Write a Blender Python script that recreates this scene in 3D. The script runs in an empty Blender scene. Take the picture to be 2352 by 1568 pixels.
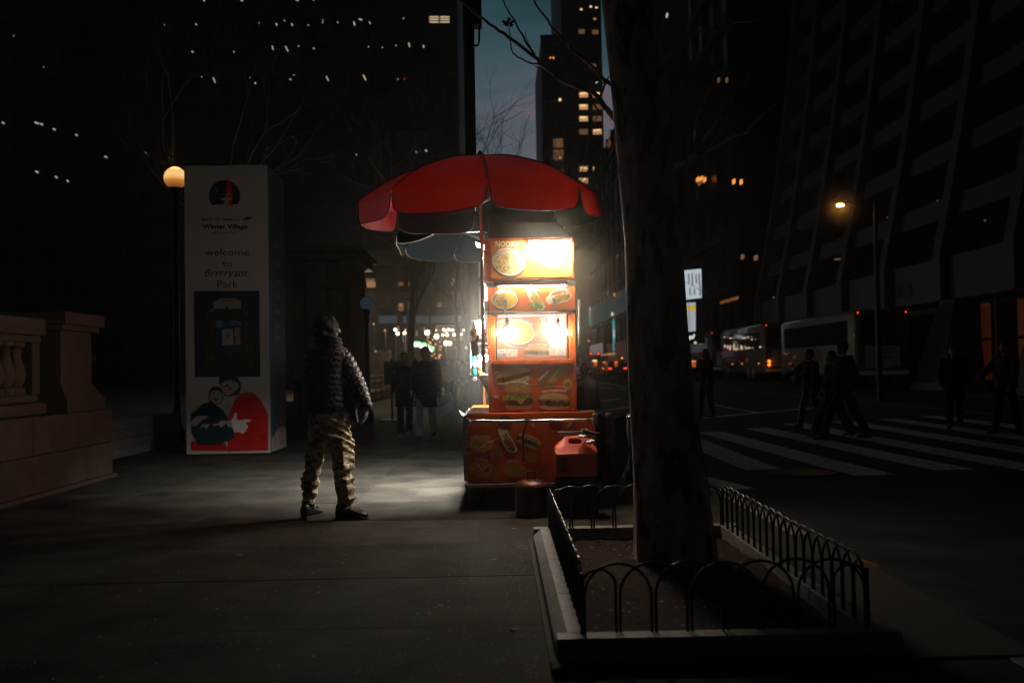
import bpy, bmesh, math, random
import numpy as np
from mathutils import Matrix, Vector
random.seed(7)
R = math.radians
scene = bpy.context.scene
COL = scene.collection

# ---------------------------------------------------------------- camera
CAM = Vector((0.0, 0.0, 1.32))
YAW, PITCH, ROLL = R(0.78), R(1.53), R(1.0)
FPX = 2287.0
_f = Vector((math.sin(YAW)*math.cos(PITCH), math.cos(YAW)*math.cos(PITCH), math.sin(PITCH)))
_r0 = Vector((math.cos(YAW), -math.sin(YAW), 0))
_u0 = _r0.cross(_f)
_r = _r0*math.cos(ROLL) - _u0*math.sin(ROLL)
_u = _u0*math.cos(ROLL) + _r0*math.sin(ROLL)
cd = bpy.data.cameras.new("camera")
cam = bpy.data.objects.new("camera", cd)
COL.objects.link(cam)
cam.matrix_world = Matrix(((_r.x, _u.x, -_f.x, CAM.x), (_r.y, _u.y, -_f.y, CAM.y), (_r.z, _u.z, -_f.z, CAM.z), (0, 0, 0, 1)))
cd.sensor_width = 36.0
cd.lens = 35.0
cd.clip_start = 0.05
cd.clip_end = 3000
cd.dof.use_dof = True
cd.dof.focus_distance = 9.1
cd.dof.aperture_fstop = 1.8
scene.camera = cam

# ---------------------------------------------------------------- world: dusk sky with streaky cloud
world = bpy.data.worlds.new("World")
scene.world = world
world.use_nodes = True
wt = world.node_tree
wt.nodes.clear()
def WN(t, **k):
    n = wt.nodes.new(t)
    for a, b in k.items(): setattr(n, a, b)
    return n
_out = WN('ShaderNodeOutputWorld'); _bg = WN('ShaderNodeBackground')
_tc = WN('ShaderNodeTexCoord'); _sep = WN('ShaderNodeSeparateXYZ')
wt.links.new(_tc.outputs['Generated'], _sep.inputs[0])
_ramp = WN('ShaderNodeValToRGB')
els = _ramp.color_ramp.elements
els[0].position = 0.0; els[0].color = (0.10, 0.10, 0.13, 1)
els[1].position = 1.0; els[1].color = (0.0016, 0.004, 0.006, 1)
for p, c in ((0.19, (0.095, 0.115, 0.135)), (0.235, (0.062, 0.095, 0.115)), (0.28, (0.040, 0.076, 0.092)), (0.36, (0.020, 0.058, 0.070)), (0.5, (0.008, 0.022, 0.028))):
    e = els.new(p); e.color = (*c, 1)
_map = WN('ShaderNodeMapping'); _map.inputs['Scale'].default_value = (2.2, 1.0, 7.0); _map.inputs['Rotation'].default_value = (0.0, R(-14), 0)
wt.links.new(_tc.outputs['Generated'], _map.inputs[0])
_no = WN('ShaderNodeTexNoise'); _no.inputs['Scale'].default_value = 2.6; _no.inputs['Detail'].default_value = 5; _no.inputs['Roughness'].default_value = 0.55
wt.links.new(_map.outputs[0], _no.inputs['Vector'])
_ma = WN('ShaderNodeMath', operation='MULTIPLY_ADD'); _ma.inputs[1].default_value = 0.46; _ma.inputs[2].default_value = -0.23
wt.links.new(_no.outputs['Fac'], _ma.inputs[0])
_ad = WN('ShaderNodeMath', operation='ADD')
wt.links.new(_sep.outputs['Z'], _ad.inputs[0]); wt.links.new(_ma.outputs[0], _ad.inputs[1])
wt.links.new(_ad.outputs[0], _ramp.inputs[0])
# the afterglow sits ahead, low over the street; the sky behind is already dark
_yr = WN('ShaderNodeMapRange'); _yr.inputs['From Min'].default_value = -0.3; _yr.inputs['From Max'].default_value = 0.85
_yr.inputs['To Min'].default_value = 0.03; _yr.inputs['To Max'].default_value = 1.0
wt.links.new(_sep.outputs['Y'], _yr.inputs['Value'])
_pk = WN('ShaderNodeMapRange'); _pk.inputs['From Min'].default_value = 0.245; _pk.inputs['From Max'].default_value = 0.185
_pk.inputs['To Min'].default_value = 0.0; _pk.inputs['To Max'].default_value = 0.28
wt.links.new(_ad.outputs[0], _pk.inputs['Value'])
_mix = WN('ShaderNodeMixRGB'); _mix.inputs[2].default_value = (0.20, 0.10, 0.14, 1)
wt.links.new(_pk.outputs[0], _mix.inputs[0]); wt.links.new(_ramp.outputs[0], _mix.inputs[1])
_sky = WN('ShaderNodeTexSky', sky_type='NISHITA')
_sky.sun_disc = False; _sky.sun_elevation = R(1.0); _sky.sun_rotation = R(150)
_sk = WN('ShaderNodeMixRGB', blend_type='ADD'); _sk.inputs[0].default_value = 0.0008
wt.links.new(_mix.outputs[0], _sk.inputs[1]); wt.links.new(_sky.outputs[0], _sk.inputs[2])
_mu = WN('ShaderNodeVectorMath', operation='SCALE')
wt.links.new(_sk.outputs[0], _mu.inputs[0]); wt.links.new(_yr.outputs[0], _mu.inputs['Scale'])
wt.links.new(_mu.outputs[0], _bg.inputs['Color'])
_bg.inputs['Strength'].default_value = 1.1
wt.links.new(_bg.outputs[0], _out.inputs['Surface'])

# the last of the daylight, from high on the left behind the camera
sd = bpy.data.lights.new("sun", 'SUN'); sd.energy = 0.0085; sd.angle = R(9); sd.color = (1.0, 0.80, 0.68)
sun = bpy.data.objects.new("sun", sd); COL.objects.link(sun)
sun.rotation_euler = (R(66), 0, R(-42))

vs = scene.view_settings
scene.display_settings.display_device = 'sRGB'
vs.view_transform = 'Standard'; vs.look = 'None'; vs.exposure = 0.0; vs.gamma = 1.0; vs.use_curve_mapping = False
cy = scene.cycles
cy.use_denoising = True
cy.use_adaptive_sampling = True
cy.adaptive_threshold = 0.015
scene.render.filter_size = 1.5
cy.pixel_filter_type = 'BLACKMAN_HARRIS'; cy.filter_width = 1.25
cy.max_bounces = 6; cy.diffuse_bounces = 3; cy.glossy_bounces = 3; cy.transmission_bounces = 5; cy.volume_bounces = 0
cy.transparent_max_bounces = 12
cy.sample_clamp_indirect = 4.0
cy.caustics_reflective = False; cy.caustics_refractive = False
cy.light_sampling_threshold = 0.002

# ---------------------------------------------------------------- sight lines (photo measured on a 2352 x 1568 grid)
def ray(U, V):
    return _f + _r*((U-1176)/FPX) + _u*((784-V)/FPX)
def P(U, V, Y):
    d = ray(U, V); return CAM + d*(Y/d.y)
def PX(U, V, X):
    d = ray(U, V); return CAM + d*(X/d.x)
def G(U, V, z=0.0):
    d = ray(U, V); return CAM + d*((z-CAM.z)/d.z)
def road_z(Y):
    return -0.13 + max(0.0, Y-15)*0.006

# ---------------------------------------------------------------- materials
MATS = {}
def mat(name, base, rough=0.6, metal=0.0, var=0.25, vscale=6.0, bump=0.0, bscale=40.0, coat=0.0, spec=0.5, emit=None, estr=0.0, alpha=1.0, trans=0.0, sample=True, attr=None, col2=None):
    if name in MATS: return MATS[name]
    m = bpy.data.materials.new(name); m.use_nodes = True
    nt = m.node_tree; b = nt.nodes['Principled BSDF']
    b.inputs['Roughness'].default_value = rough; b.inputs['Metallic'].default_value = metal
    b.inputs['Specular IOR Level'].default_value = spec
    b.inputs['Coat Weight'].default_value = coat
    b.inputs['Alpha'].default_value = alpha
    b.inputs['Transmission Weight'].default_value = trans
    tc = nt.nodes.new('ShaderNodeTexCoord')
    n = nt.nodes.new('ShaderNodeTexNoise'); n.inputs['Scale'].default_value = vscale; n.inputs['Detail'].default_value = 6; n.inputs['Roughness'].default_value = 0.6
    nt.links.new(tc.outputs['Object'], n.inputs['Vector'])
    if attr:
        a = nt.nodes.new('ShaderNodeAttribute'); a.attribute_name = attr
        mx = nt.nodes.new('ShaderNodeMixRGB'); mx.blend_type = 'MULTIPLY'; mx.inputs[0].default_value = var
        nt.links.new(a.outputs['Color'], mx.inputs[1]); nt.links.new(n.outputs['Fac'], mx.inputs[2])
        nt.links.new(mx.outputs[0], b.inputs['Base Color'])
    else:
        cr = nt.nodes.new('ShaderNodeValToRGB')
        lo = tuple(max(0, c*(1-var)) for c in base) if col2 is None else col2
        hi = tuple(min(1, c*(1+var)) for c in base)
        cr.color_ramp.elements[0].position = 0.32; cr.color_ramp.elements[0].color = (*lo, 1)
        cr.color_ramp.elements[1].position = 0.68; cr.color_ramp.elements[1].color = (*hi, 1)
        nt.links.new(n.outputs['Fac'], cr.inputs[0]); nt.links.new(cr.outputs[0], b.inputs['Base Color'])
    rr = nt.nodes.new('ShaderNodeMapRange'); rr.inputs['To Min'].default_value = max(0.02, rough-0.1); rr.inputs['To Max'].default_value = min(1, rough+0.1)
    nt.links.new(n.outputs['Fac'], rr.inputs['Value']); nt.links.new(rr.outputs[0], b.inputs['Roughness'])
    if bump:
        n2 = nt.nodes.new('ShaderNodeTexNoise'); n2.inputs['Scale'].default_value = bscale; n2.inputs['Detail'].default_value = 5
        nt.links.new(tc.outputs['Object'], n2.inputs['Vector'])
        bp = nt.nodes.new('ShaderNodeBump'); bp.inputs['Strength'].default_value = 1.0; bp.inputs['Distance'].default_value = bump
        nt.links.new(n2.outputs['Fac'], bp.inputs['Height']); nt.links.new(bp.outputs[0], b.inputs['Normal'])
    if emit:
        b.inputs['Emission Color'].default_value = (*emit, 1); b.inputs['Emission Strength'].default_value = estr
        if not sample: m.cycles.emission_sampling = 'NONE'
    MATS[name] = m
    return m
def glow(name, colr, s, sample=False):
    return mat(name, (0.3, 0.3, 0.3), 0.5, var=0.05, emit=colr, estr=s, sample=sample)

# ---------------------------------------------------------------- mesh builder
class MB:
    def __init__(s): s.v = []; s.f = []; s.c = []
    def add(s, vs_, fs, col=(1, 1, 1)):
        o = len(s.v); s.v.extend([tuple(p) for p in vs_])
        for f in fs: s.f.append(tuple(i+o for i in f)); s.c.append(col)
        return s
    def box(s, x0, x1, y0, y1, z0, z1, col=(1, 1, 1)):
        return s.add([(x0, y0, z0), (x1, y0, z0), (x1, y1, z0), (x0, y1, z0), (x0, y0, z1), (x1, y0, z1), (x1, y1, z1), (x0, y1, z1)],
              [(3, 2, 1, 0), (4, 5, 6, 7), (0, 1, 5, 4), (1, 2, 6, 5), (2, 3, 7, 6), (3, 0, 4, 7)], col)
    def prism(s, pts, d, col=(1, 1, 1)):
        """closed outline pts (3d) extruded along vector d"""
        n = len(pts); d = Vector(d); a = [Vector(p) for p in pts]; b = [p+d for p in a]
        return s.add(a+b, [tuple(range(n))[::-1], tuple(range(n, 2*n))]+[(i, (i+1) % n, n+(i+1) % n, n+i) for i in range(n)], col)
    def loft(s, rings, closed=True, caps=True, col=(1, 1, 1)):
        n = len(rings[0]); vs_ = [p for r in rings for p in r]; fs = []
        for k in range(len(rings)-1):
            for i in range(n if closed else n-1):
                j = (i+1) % n
                fs.append((k*n+i, k*n+j, (k+1)*n+j, (k+1)*n+i))
        if caps and closed:
            fs.append(tuple(range(n))[::-1]); fs.append(tuple(range((len(rings)-1)*n, len(rings)*n)))
        return s.add(vs_, fs, col)
    def tube(s, pts, rad, n=8, col=(1, 1, 1), caps=True):
        pts = [Vector(p) for p in pts]
        if not isinstance(rad, (list, tuple)): rad = [rad]*len(pts)
        rings = []; up = None
        for i, p in enumerate(pts):
            t = (pts[min(i+1, len(pts)-1)]-pts[max(i-1, 0)])
            if t.length < 1e-9: t = Vector((0, 0, 1))
            t.normalize()
            if up is None: up = t.orthogonal().normalized()
            else:
                up = up - t*up.dot(t)
                up = up.normalized() if up.length > 1e-6 else t.orthogonal().normalized()
            w = t.cross(up)
            rings.append([p+(up*math.cos(2*math.pi*k/n)+w*math.sin(2*math.pi*k/n))*rad[i] for k in range(n)])
        return s.loft(rings, True, caps, col)
    def lathe(s, prof, c=(0, 0, 0), n=24, col=(1, 1, 1), sx=1, sy=1):
        return s.loft([[(c[0]+r*sx*math.cos(2*math.pi*k/n), c[1]+r*sy*math.sin(2*math.pi*k/n), c[2]+z) for k in range(n)] for r, z in prof], True, True, col)
    def ball(s, c, r, n=16, m=10, col=(1, 1, 1), sx=1, sy=1, sz=1):
        prof = [(r*math.sin(math.pi*k/m)+1e-4, -r*sz*math.cos(math.pi*k/m)) for k in range(m+1)]
        return s.lathe(prof, c, n, col, sx, sy)
    def mesh(s, name, m, smooth=False):
        me = bpy.data.meshes.new(name); me.from_pydata(s.v, [], s.f)
        if any(c != (1, 1, 1) for c in s.c):
            a = me.color_attributes.new("Col", 'FLOAT_COLOR', 'CORNER')
            arr = []
            for f, c in zip(s.f, s.c): arr.extend((*c, 1)*len(f))
            a.data.foreach_set('color', arr)
        me.materials.append(m)
        if smooth: me.polygons.foreach_set('use_smooth', [True]*len(me.polygons))
        me.update(); return me
    def build(s, name, m, parent=None, smooth=False, bevel=0.0, world=True, autos=None):
        me = s.mesh(name, m, smooth)
        o = bpy.data.objects.new(name, me); COL.objects.link(o)
        if parent is not None: adopt(o, parent, world)
        if bevel:
            b = o.modifiers.new('bevel', 'BEVEL'); b.width = bevel; b.segments = 2; b.limit_method = 'ANGLE'; b.angle_limit = R(40)
        if smooth and autos: 
            me.polygons.foreach_set('use_smooth', [True]*len(me.polygons))
            e = o.modifiers.new('split', 'EDGE_SPLIT'); e.split_angle = R(autos)
        return o
def wm(o):
    m = Matrix.Translation(o.location) @ o.rotation_euler.to_matrix().to_4x4()
    if o.parent: m = wm(o.parent) @ o.matrix_parent_inverse @ m
    return m
def adopt(o, parent, world=True):
    o.parent = parent
    if world: o.matrix_parent_inverse = wm(parent).inverted()
def tag(o, label, cat, group=None, kind=None):
    o['label'] = label; o['category'] = cat
    if group: o['group'] = group
    if kind: o['kind'] = kind
    return o
def thing(name, label, cat, loc=(0, 0, 0), rz=0.0, group=None, kind=None):
    o = bpy.data.objects.new(name, None); COL.objects.link(o); o.empty_display_size = 0.2
    o.location = loc; o.rotation_euler = (0, 0, rz)
    return tag(o, label, cat, group, kind)
def struct(o): o['kind'] = 'structure'; return o
def kids(o): return [c for c in list(o.children)]
def dup(o, loc, rz=None, label=None, parent=None):
    c = o.copy(); COL.objects.link(c)
    if parent is None:
        c.location = loc
        if rz is not None: c.rotation_euler = (0, 0, rz)
        if label: c['label'] = label
    else: c.parent = parent
    for k in kids(o): dup(k, None, None, None, c)
    return c

# ---------------------------------------------------------------- lettering and printed art
_tc_cache = {}
def glyphs(txt, shear=0.0, bold=0.0):
    key = (txt, shear, bold)
    if key in _tc_cache: return _tc_cache[key]
    cu = bpy.data.curves.new('t', 'FONT'); cu.body = txt; cu.size = 1.0; cu.shear = shear; cu.offset = bold; cu.resolution_u = 3
    o = bpy.data.objects.new('t', cu); COL.objects.link(o)
    dg = bpy.context.evaluated_depsgraph_get()
    me = bpy.data.meshes.new_from_object(o.evaluated_get(dg))
    v = np.array([tuple(x.co) for x in me.vertices]) if len(me.vertices) else np.zeros((0, 3))
    f = [tuple(p.vertices) for p in me.polygons]
    bpy.data.objects.remove(o); bpy.data.curves.remove(cu); bpy.data.meshes.remove(me)
    v = v[:, :2]; v[:, 0] -= v[:, 0].min()
    _tc_cache[key] = (v, f); return v, f
class Art(MB):
    """flat printed picture drawn in photo-grid units on the plane y = Y (or any mapping q)"""
    def __init__(s, Y=None, q=None):
        super().__init__(); s.q = q or (lambda u, v, k: (lambda p: (p.x, Y-0.0005*k, p.z))(P(u, v, Y))); s.k = 1
    def poly(s, pts, col, k=None):
        if k is not None: s.k = k
        vs_ = [s.q(u, v, s.k) for u, v in pts]
        # orient toward -y (viewer)
        a = 0
        for i in range(len(pts)):
            x0, y0 = pts[i]; x1, y1 = pts[(i+1) % len(pts)]; a += x0*y1-x1*y0
        if a > 0: vs_ = vs_[::-1]
        s.add(vs_, [tuple(range(len(vs_)))], col)
        return s
    def ell(s, u, v, ru, rv, col, rot=0.0, k=None, n=22, jag=0.0, a0=0, a1=360):
        pts = []
        m = n if a1-a0 >= 360 else n+1
        for i in range(m):
            a = R(a0+(a1-a0)*i/n); j = 1+random.uniform(-jag, jag)
            x, y = ru*math.cos(a)*j, rv*math.sin(a)*j
            pts.append((u+x*math.cos(rot)-y*math.sin(rot), v+x*math.sin(rot)+y*math.cos(rot)))
        return s.poly(pts, col, k)
    def bits(s, u, v, ru, rv, n, size, cols, rot=0.0, k=None, asp=0.5):
        if k is not None: s.k = k
        k0 = s.k
        for i in range(n):
            a = random.uniform(0, 2*math.pi); r = math.sqrt(random.random())
            x, y = ru*r*math.cos(a), rv*r*math.sin(a)
            c = random.choice(cols); b = random.uniform(0.75, 1.2); sz = size*random.uniform(0.6, 1.3)
            s.k = k0+(i % 9)*0.3
            s.ell(u+x*math.cos(rot)-y*math.sin(rot), v+x*math.sin(rot)+y*math.cos(rot), sz, sz*asp, tuple(min(1, q*b) for q in c), random.uniform(0, 3.14), None, 6, 0.25)
        s.k = k0
        return s
    def line(s, pts, w, col, k=None):
        if k is not None: s.k = k
        for (x0, y0), (x1, y1) in zip(pts[:-1], pts[1:]):
            d = math.hypot(x1-x0, y1-y0) or 1; nx, ny = -(y1-y0)/d*w/2, (x1-x0)/d*w/2
            s.poly([(x0+nx, y0+ny), (x1+nx, y1+ny), (x1-nx, y1-ny), (x0-nx, y0-ny)], col)
        return s
    def text(s, txt, u, v, w=None, h=10, col=(1, 1, 1), k=None, rot=0.0, arc=0.0, shear=0.0, bold=0.01, shadow=None):
        """centre (u, v); cap height h; arc = total bend in radians (+ arches up)"""
        if k is not None: s.k = k
        g, f = glyphs(txt, shear, bold)
        if not len(g): return s
        W = g[:, 0].max(); sc = h/0.72; sx = (w/W) if w else sc
        def emit(du, dv, c, kk):
            out = []
            for gx, gy in g:
                x = (gx-W/2)*sx; y = (gy-0.36)*sc
                if abs(arc) > 1e-4:
                    Rr = W*sx/arc; a = x/Rr; x, y = (Rr+y)*math.sin(a), (Rr+y)*math.cos(a)-Rr
                X = x*math.cos(rot)-(-y)*math.sin(rot); Y_ = x*math.sin(rot)+(-y)*math.cos(rot)
                out.append(s.q(u+X+du, v+Y_+dv, kk))
            s.add(out, f, c)
        if shadow: emit(h*0.09, h*0.10, shadow, s.k-0.4)
        emit(0, 0, col, s.k)
        return s
HAZE = 0.0008; STEAM = 0.15
# ================================================================ shared materials
M_black = mat('black_paint', (0.012, 0.012, 0.013), 0.35, 0.2, bump=0.0006, bscale=60)
M_dark = mat('dark_metal', (0.02, 0.02, 0.022), 0.45, 0.6)
M_steel = mat('brushed_steel', (0.36, 0.35, 0.34), 0.42, 1.0, vscale=14)
M_chrome = mat('scuffed_chrome', (0.62, 0.61, 0.60), 0.2, 1.0, vscale=9, bump=0.0004, bscale=14)
M_rubber = mat('rubber', (0.024, 0.024, 0.026), 0.8, bump=0.001, bscale=80)
M_print = mat('printed_vinyl', (1, 1, 1), 0.32, var=0.25, vscale=5, attr='Col')
M_granite = mat('granite', (0.18, 0.17, 0.165), 0.65, var=0.35, vscale=28, bump=0.002, bscale=90)
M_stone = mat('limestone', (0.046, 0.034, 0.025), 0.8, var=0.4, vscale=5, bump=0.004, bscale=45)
M_brown = mat('brownstone', (0.10, 0.065, 0.045), 0.85, var=0.4, vscale=3, bump=0.004, bscale=30)
M_wall = mat('dark_curtain_wall', (0.018, 0.024, 0.034), 0.6, var=0.3, vscale=0.2, spec=0.25)
M_glass = mat('office_glass', (0.006, 0.010, 0.016), 0.3, var=0.4, vscale=0.3, spec=0.2)
M_trav = mat('travertine', (0.034, 0.042, 0.058), 0.7, var=0.25, vscale=0.6)

# ================================================================ sidewalk
def sidewalk_mat():
    m = bpy.data.materials.new('sidewalk_concrete'); m.use_nodes = True; nt = m.node_tree; b = nt.nodes['Principled BSDF']
    N = nt.nodes.new; L = nt.links.new
    geo = N('ShaderNodeNewGeometry'); tc = N('ShaderNodeTexCoord')
    n1 = N('ShaderNodeTexNoise'); n1.inputs['Scale'].default_value = 1.7; n1.inputs['Detail'].default_value = 8; n1.inputs['Roughness'].default_value = 0.65
    L(tc.outputs['Object'], n1.inputs['Vector'])
    cr = N('ShaderNodeValToRGB'); cr.color_ramp.elements[0].position = 0.3; cr.color_ramp.elements[0].color = (0.012, 0.0115, 0.0105, 1)
    cr.color_ramp.elements[1].position = 0.72; cr.color_ramp.elements[1].color = (0.062, 0.058, 0.050, 1)
    L(n1.outputs['Fac'], cr.inputs[0])
    rnd = N('ShaderNodeMapRange'); rnd.inputs['To Min'].default_value = 0.72; rnd.inputs['To Max'].default_value = 1.18
    L(geo.outputs['Random Per Island'], rnd.inputs['Value'])
    mx = N('ShaderNodeVectorMath'); mx.operation = 'SCALE'; L(cr.outputs[0], mx.inputs[0]); L(rnd.outputs[0], mx.inputs['Scale'])
    # pale aggregate and gum spots
    vo = N('ShaderNodeTexVoronoi'); vo.inputs['Scale'].default_value = 42; L(tc.outputs['Object'], vo.inputs['Vector'])
    sp = N('ShaderNodeMapRange'); sp.inputs['From Min'].default_value = 0.19; sp.inputs['From Max'].default_value = 0.10
    L(vo.outputs['Distance'], sp.inputs['Value'])
    n2 = N('ShaderNodeTexNoise'); n2.inputs['Scale'].default_value = 2.3; n2.inputs['Detail'].default_value = 3; L(tc.outputs['Object'], n2.inputs['Vector'])
    s2 = N('ShaderNodeMapRange'); s2.inputs['From Min'].default_value = 0.46; s2.inputs['From Max'].default_value = 0.62; s2.inputs['To Max'].default_value = 0.85
    L(n2.outputs['Fac'], s2.inputs['Value'])
    sm = N('ShaderNodeMath'); sm.operation = 'MULTIPLY'; L(sp.outputs[0], sm.inputs[0]); L(s2.outputs[0], sm.inputs[1])
    vg = N('ShaderNodeTexVoronoi'); vg.inputs['Scale'].default_value = 2.6; vg.inputs['Randomness'].default_value = 1.0; L(tc.outputs['Object'], vg.inputs['Vector'])
    gg = N('ShaderNodeMapRange'); gg.inputs['From Min'].default_value = 0.058; gg.inputs['From Max'].default_value = 0.045; gg.inputs['To Max'].default_value = 0.8
    L(vg.outputs['Distance'], gg.inputs['Value'])
    m2 = N('ShaderNodeMixRGB'); m2.inputs[2].default_value = (0.30, 0.27, 0.22, 1); L(sm.outputs[0], m2.inputs[0]); L(mx.outputs[0], m2.inputs[1])
    m3 = N('ShaderNodeMixRGB'); m3.inputs[2].default_value = (0.012, 0.012, 0.011, 1); L(gg.outputs[0], m3.inputs[0]); L(m2.outputs[0], m3.inputs[1])
    L(m3.outputs[0], b.inputs['Base Color'])
    b.inputs['Roughness'].default_value = 0.85; b.inputs['Specular IOR Level'].default_value = 0.10
    n3 = N('ShaderNodeTexNoise'); n3.inputs['Scale'].default_value = 140; n3.inputs['Detail'].default_value = 3; L(tc.outputs['Object'], n3.inputs['Vector'])
    bp = N('ShaderNodeBump'); bp.inputs['Distance'].default_value = 0.0022; bp.inputs['Strength'].default_value = 1.0
    L(n3.outputs['Fac'], bp.inputs['Height']); L(bp.outputs[0], b.inputs['Normal'])
    return m
M_side = sidewalk_mat()
KX = 2.23
struct(MB().box(-40, KX, -8, 130, -0.30, -0.0025).build('sidewalk_bed', mat('joint_dirt', (0.02, 0.019, 0.018), 0.9)))
s = MB()
rowsY = [-6.0]
while rowsY[-1] < 60: rowsY.append(rowsY[-1]+1.222)
off = 5.16-min(rowsY, key=lambda y: abs(y-5.16)); rowsY = [y+off for y in rowsY]
xs = [KX]+[-0.2-1.25*k for k in range(-1, 10)]
xs = sorted(xs)
for j in range(len(rowsY)-1):
    for i in range(len(xs)-1):
        g = 0.0035; x0, x1, y0, y1 = xs[i]+0.0025, xs[i+1]-0.0025, rowsY[j]+g, rowsY[j+1]-g
        if abs(rowsY[j]-6.38) < 0.1: y0 += 0.007
        if x0 > 0.2 and y1 > 4.4 and y0 < 7.6 and x1 < 1.9: continue
        t = random.uniform(-0.0005, 0.0005)
        s.add([(x0, y0, -0.02), (x1, y0, -0.02), (x1, y1, -0.02), (x0, y1, -0.02), (x0, y0, t), (x1, y0, t), (x1, y1, t), (x0, y1, t)],
              [(0, 1, 5, 4), (1, 2, 6, 5), (2, 3, 7, 6), (3, 0, 4, 7), (4, 5, 6, 7)])
struct(s.build('sidewalk', M_side))
struct(MB().box(-40, xs[0]-0.01, -8, 130, -0.02, -0.001).build('park_pavement', mat('park_paving', (0.07, 0.066, 0.06), 0.85, var=0.4, vscale=3, bump=0.003, bscale=30, spec=0.15)))
struct(MB().box(xs[0]-0.01, KX, rowsY[-1], 130, -0.02, -0.0015).build('far_sidewalk', MATS['park_paving']))
# granite kerb in lengths
s = MB(); y = -6.0
while y < 110:
    l = random.uniform(1.6, 2.4); s.box(KX+0.002, KX+0.15, y+0.003, y+l-0.003, -0.32, 0.004+random.uniform(-0.003, 0.003)); y += l
struct(s.build('kerb', M_granite, bevel=0.012))

# ================================================================ street
def asphalt_mat():
    m = mat('asphalt', (0.034, 0.035, 0.040), 0.85, spec=0.12, var=0.45, vscale=1.6, bump=0.004, bscale=150)
    return m
M_asph = asphalt_mat()
s = MB()
ys = [-10, 2, 9, 15, 40, 80, 140, 260]
for a, b_ in zip(ys[:-1], ys[1:]):
    s.add([(KX+0.14, a, road_z(a)), (60, a, road_z(a)), (60, b_, road_z(b_)), (KX+0.14, b_, road_z(b_))], [(0, 1, 2, 3)])
struct(s.build('street', M_asph))
struct(MB().box(-400, 400, -200, 900, -1.2, -0.9).build('ground', mat('city_ground', (0.03, 0.03, 0.03), 0.9)))
M_paint = mat('road_paint', (0.72, 0.70, 0.64), 0.6, var=0.35, vscale=9, bump=0.002, bscale=120, col2=(0.16, 0.16, 0.15))
M_yel = mat('yellow_road_paint', (0.42, 0.30, 0.06), 0.6, var=0.4, vscale=9)
def strip(x0, y0, x1, y1, w, name, m, thick=0.004):
    d = Vector((x1-x0, y1-y0, 0)).normalized(); n = Vector((d.y, -d.x, 0))*w/2; k = 8
    l = MB(); r1 = []; 
    for i in range(k+1):
        t = i/k; p = Vector((x0+(x1-x0)*t, y0+(y1-y0)*t, 0)); jit = random.uniform(-0.012, 0.012)
        z = road_z(p.y)+thick
        r1.append([(p.x-n.x*(1+jit), p.y-n.y, z), (p.x+n.x*(1+jit), p.y+n.y, z)])
    for a, b_ in zip(r1[:-1], r1[1:]): l.add([a[0], a[1], b_[1], b_[0]], [(0, 1, 2, 3)])
    o = l.build(name, m); struct(o)
    return o
def GR(U, V):
    p = G(U, V, -0.13)
    for _ in range(4): p = G(U, V, road_z(p.y))
    return p
# crosswalk bars (each follows the traffic direction)
for (a, b_, w) in (((1500, 1075), (1690, 1124), 0.50), ((1560, 1000), (1752, 1078), 0.52), ((1632, 992), (2010, 1091), 0.55), ((1738, 983), (2195, 1079), 0.55),
                   ((1822, 973), (2420, 1084), 0.55), ((1930, 967), (2520, 1060), 0.55), ((2040, 962), (2560, 1036), 0.55), ((2130, 955), (2600, 1012), 0.55)):
    p, q = GR(*a), GR(*b_); strip(p.x, p.y, q.x, q.y, w, 'crosswalk_bar', M_paint)
for (a, b_, w, m) in (((1600, 961), (1870, 936), 0.30, M_paint), ((1640, 930), (1740, 948), 0.14, M_paint), ((1330, 868), (1440, 890), 0.14, M_paint), ((1322, 884), (1442, 896), 0.14, M_paint),
                      ((1372, 922), (1425, 915), 0.20, M_paint), ((1392, 942), (1445, 935), 0.22, M_paint), ((1636, 891), (1850, 911), 0.12, M_yel), ((1850, 911), (2300, 952), 0.12, M_yel)):
    p, q = GR(*a), GR(*b_); strip(p.x, p.y, q.x, q.y, w, 'lane_marking', m)
# manhole cover in the crosswalk
p = GR(1842, 1086)
t = thing('manhole_cover', 'round iron manhole cover set in the asphalt between crosswalk bars', 'manhole cover', (p.x, p.y, road_z(p.y)))
s = MB(); s.lathe([(0.36, 0.002), (0.36, 0.010), (0.33, 0.012), (0.33, 0.008), (0.001, 0.008)], n=40)
for k in range(-5, 6):
    h = math.sqrt(0.3**2-(k*0.055)**2); s.box(k*0.055-0.012, k*0.055+0.012, -h, h, 0.008, 0.013)
s.build('cover_plate', mat('cast_iron', (0.03, 0.028, 0.026), 0.5, 0.7, bump=0.002), t, world=False)
MB().lathe([(0.37, 0.001), (0.42, 0.001), (0.42, 0.011), (0.37, 0.011)], n=40).build('cover_frame', MATS['cast_iron'], t, world=False)
# gutter puddle below the kerb
pc = GR(1985, 1298); pts = []
for k in range(30):
    a = 2*math.pi*k/30; rr = 1+0.18*math.sin(3*a+1)+0.1*math.sin(7*a)
    pts.append((max(KX+0.155, pc.x+0.10*rr*math.cos(a)), pc.y+0.30*rr*math.sin(a), -0.1255))
tag(MB().add(pts, [tuple(range(30))]).build('puddle', mat('standing_water', (0.016, 0.016, 0.017), 0.10, var=0.3, bump=0.006, bscale=30)), 'small wet gutter puddle glinting by the kerb', 'puddle', kind='structure')

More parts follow.
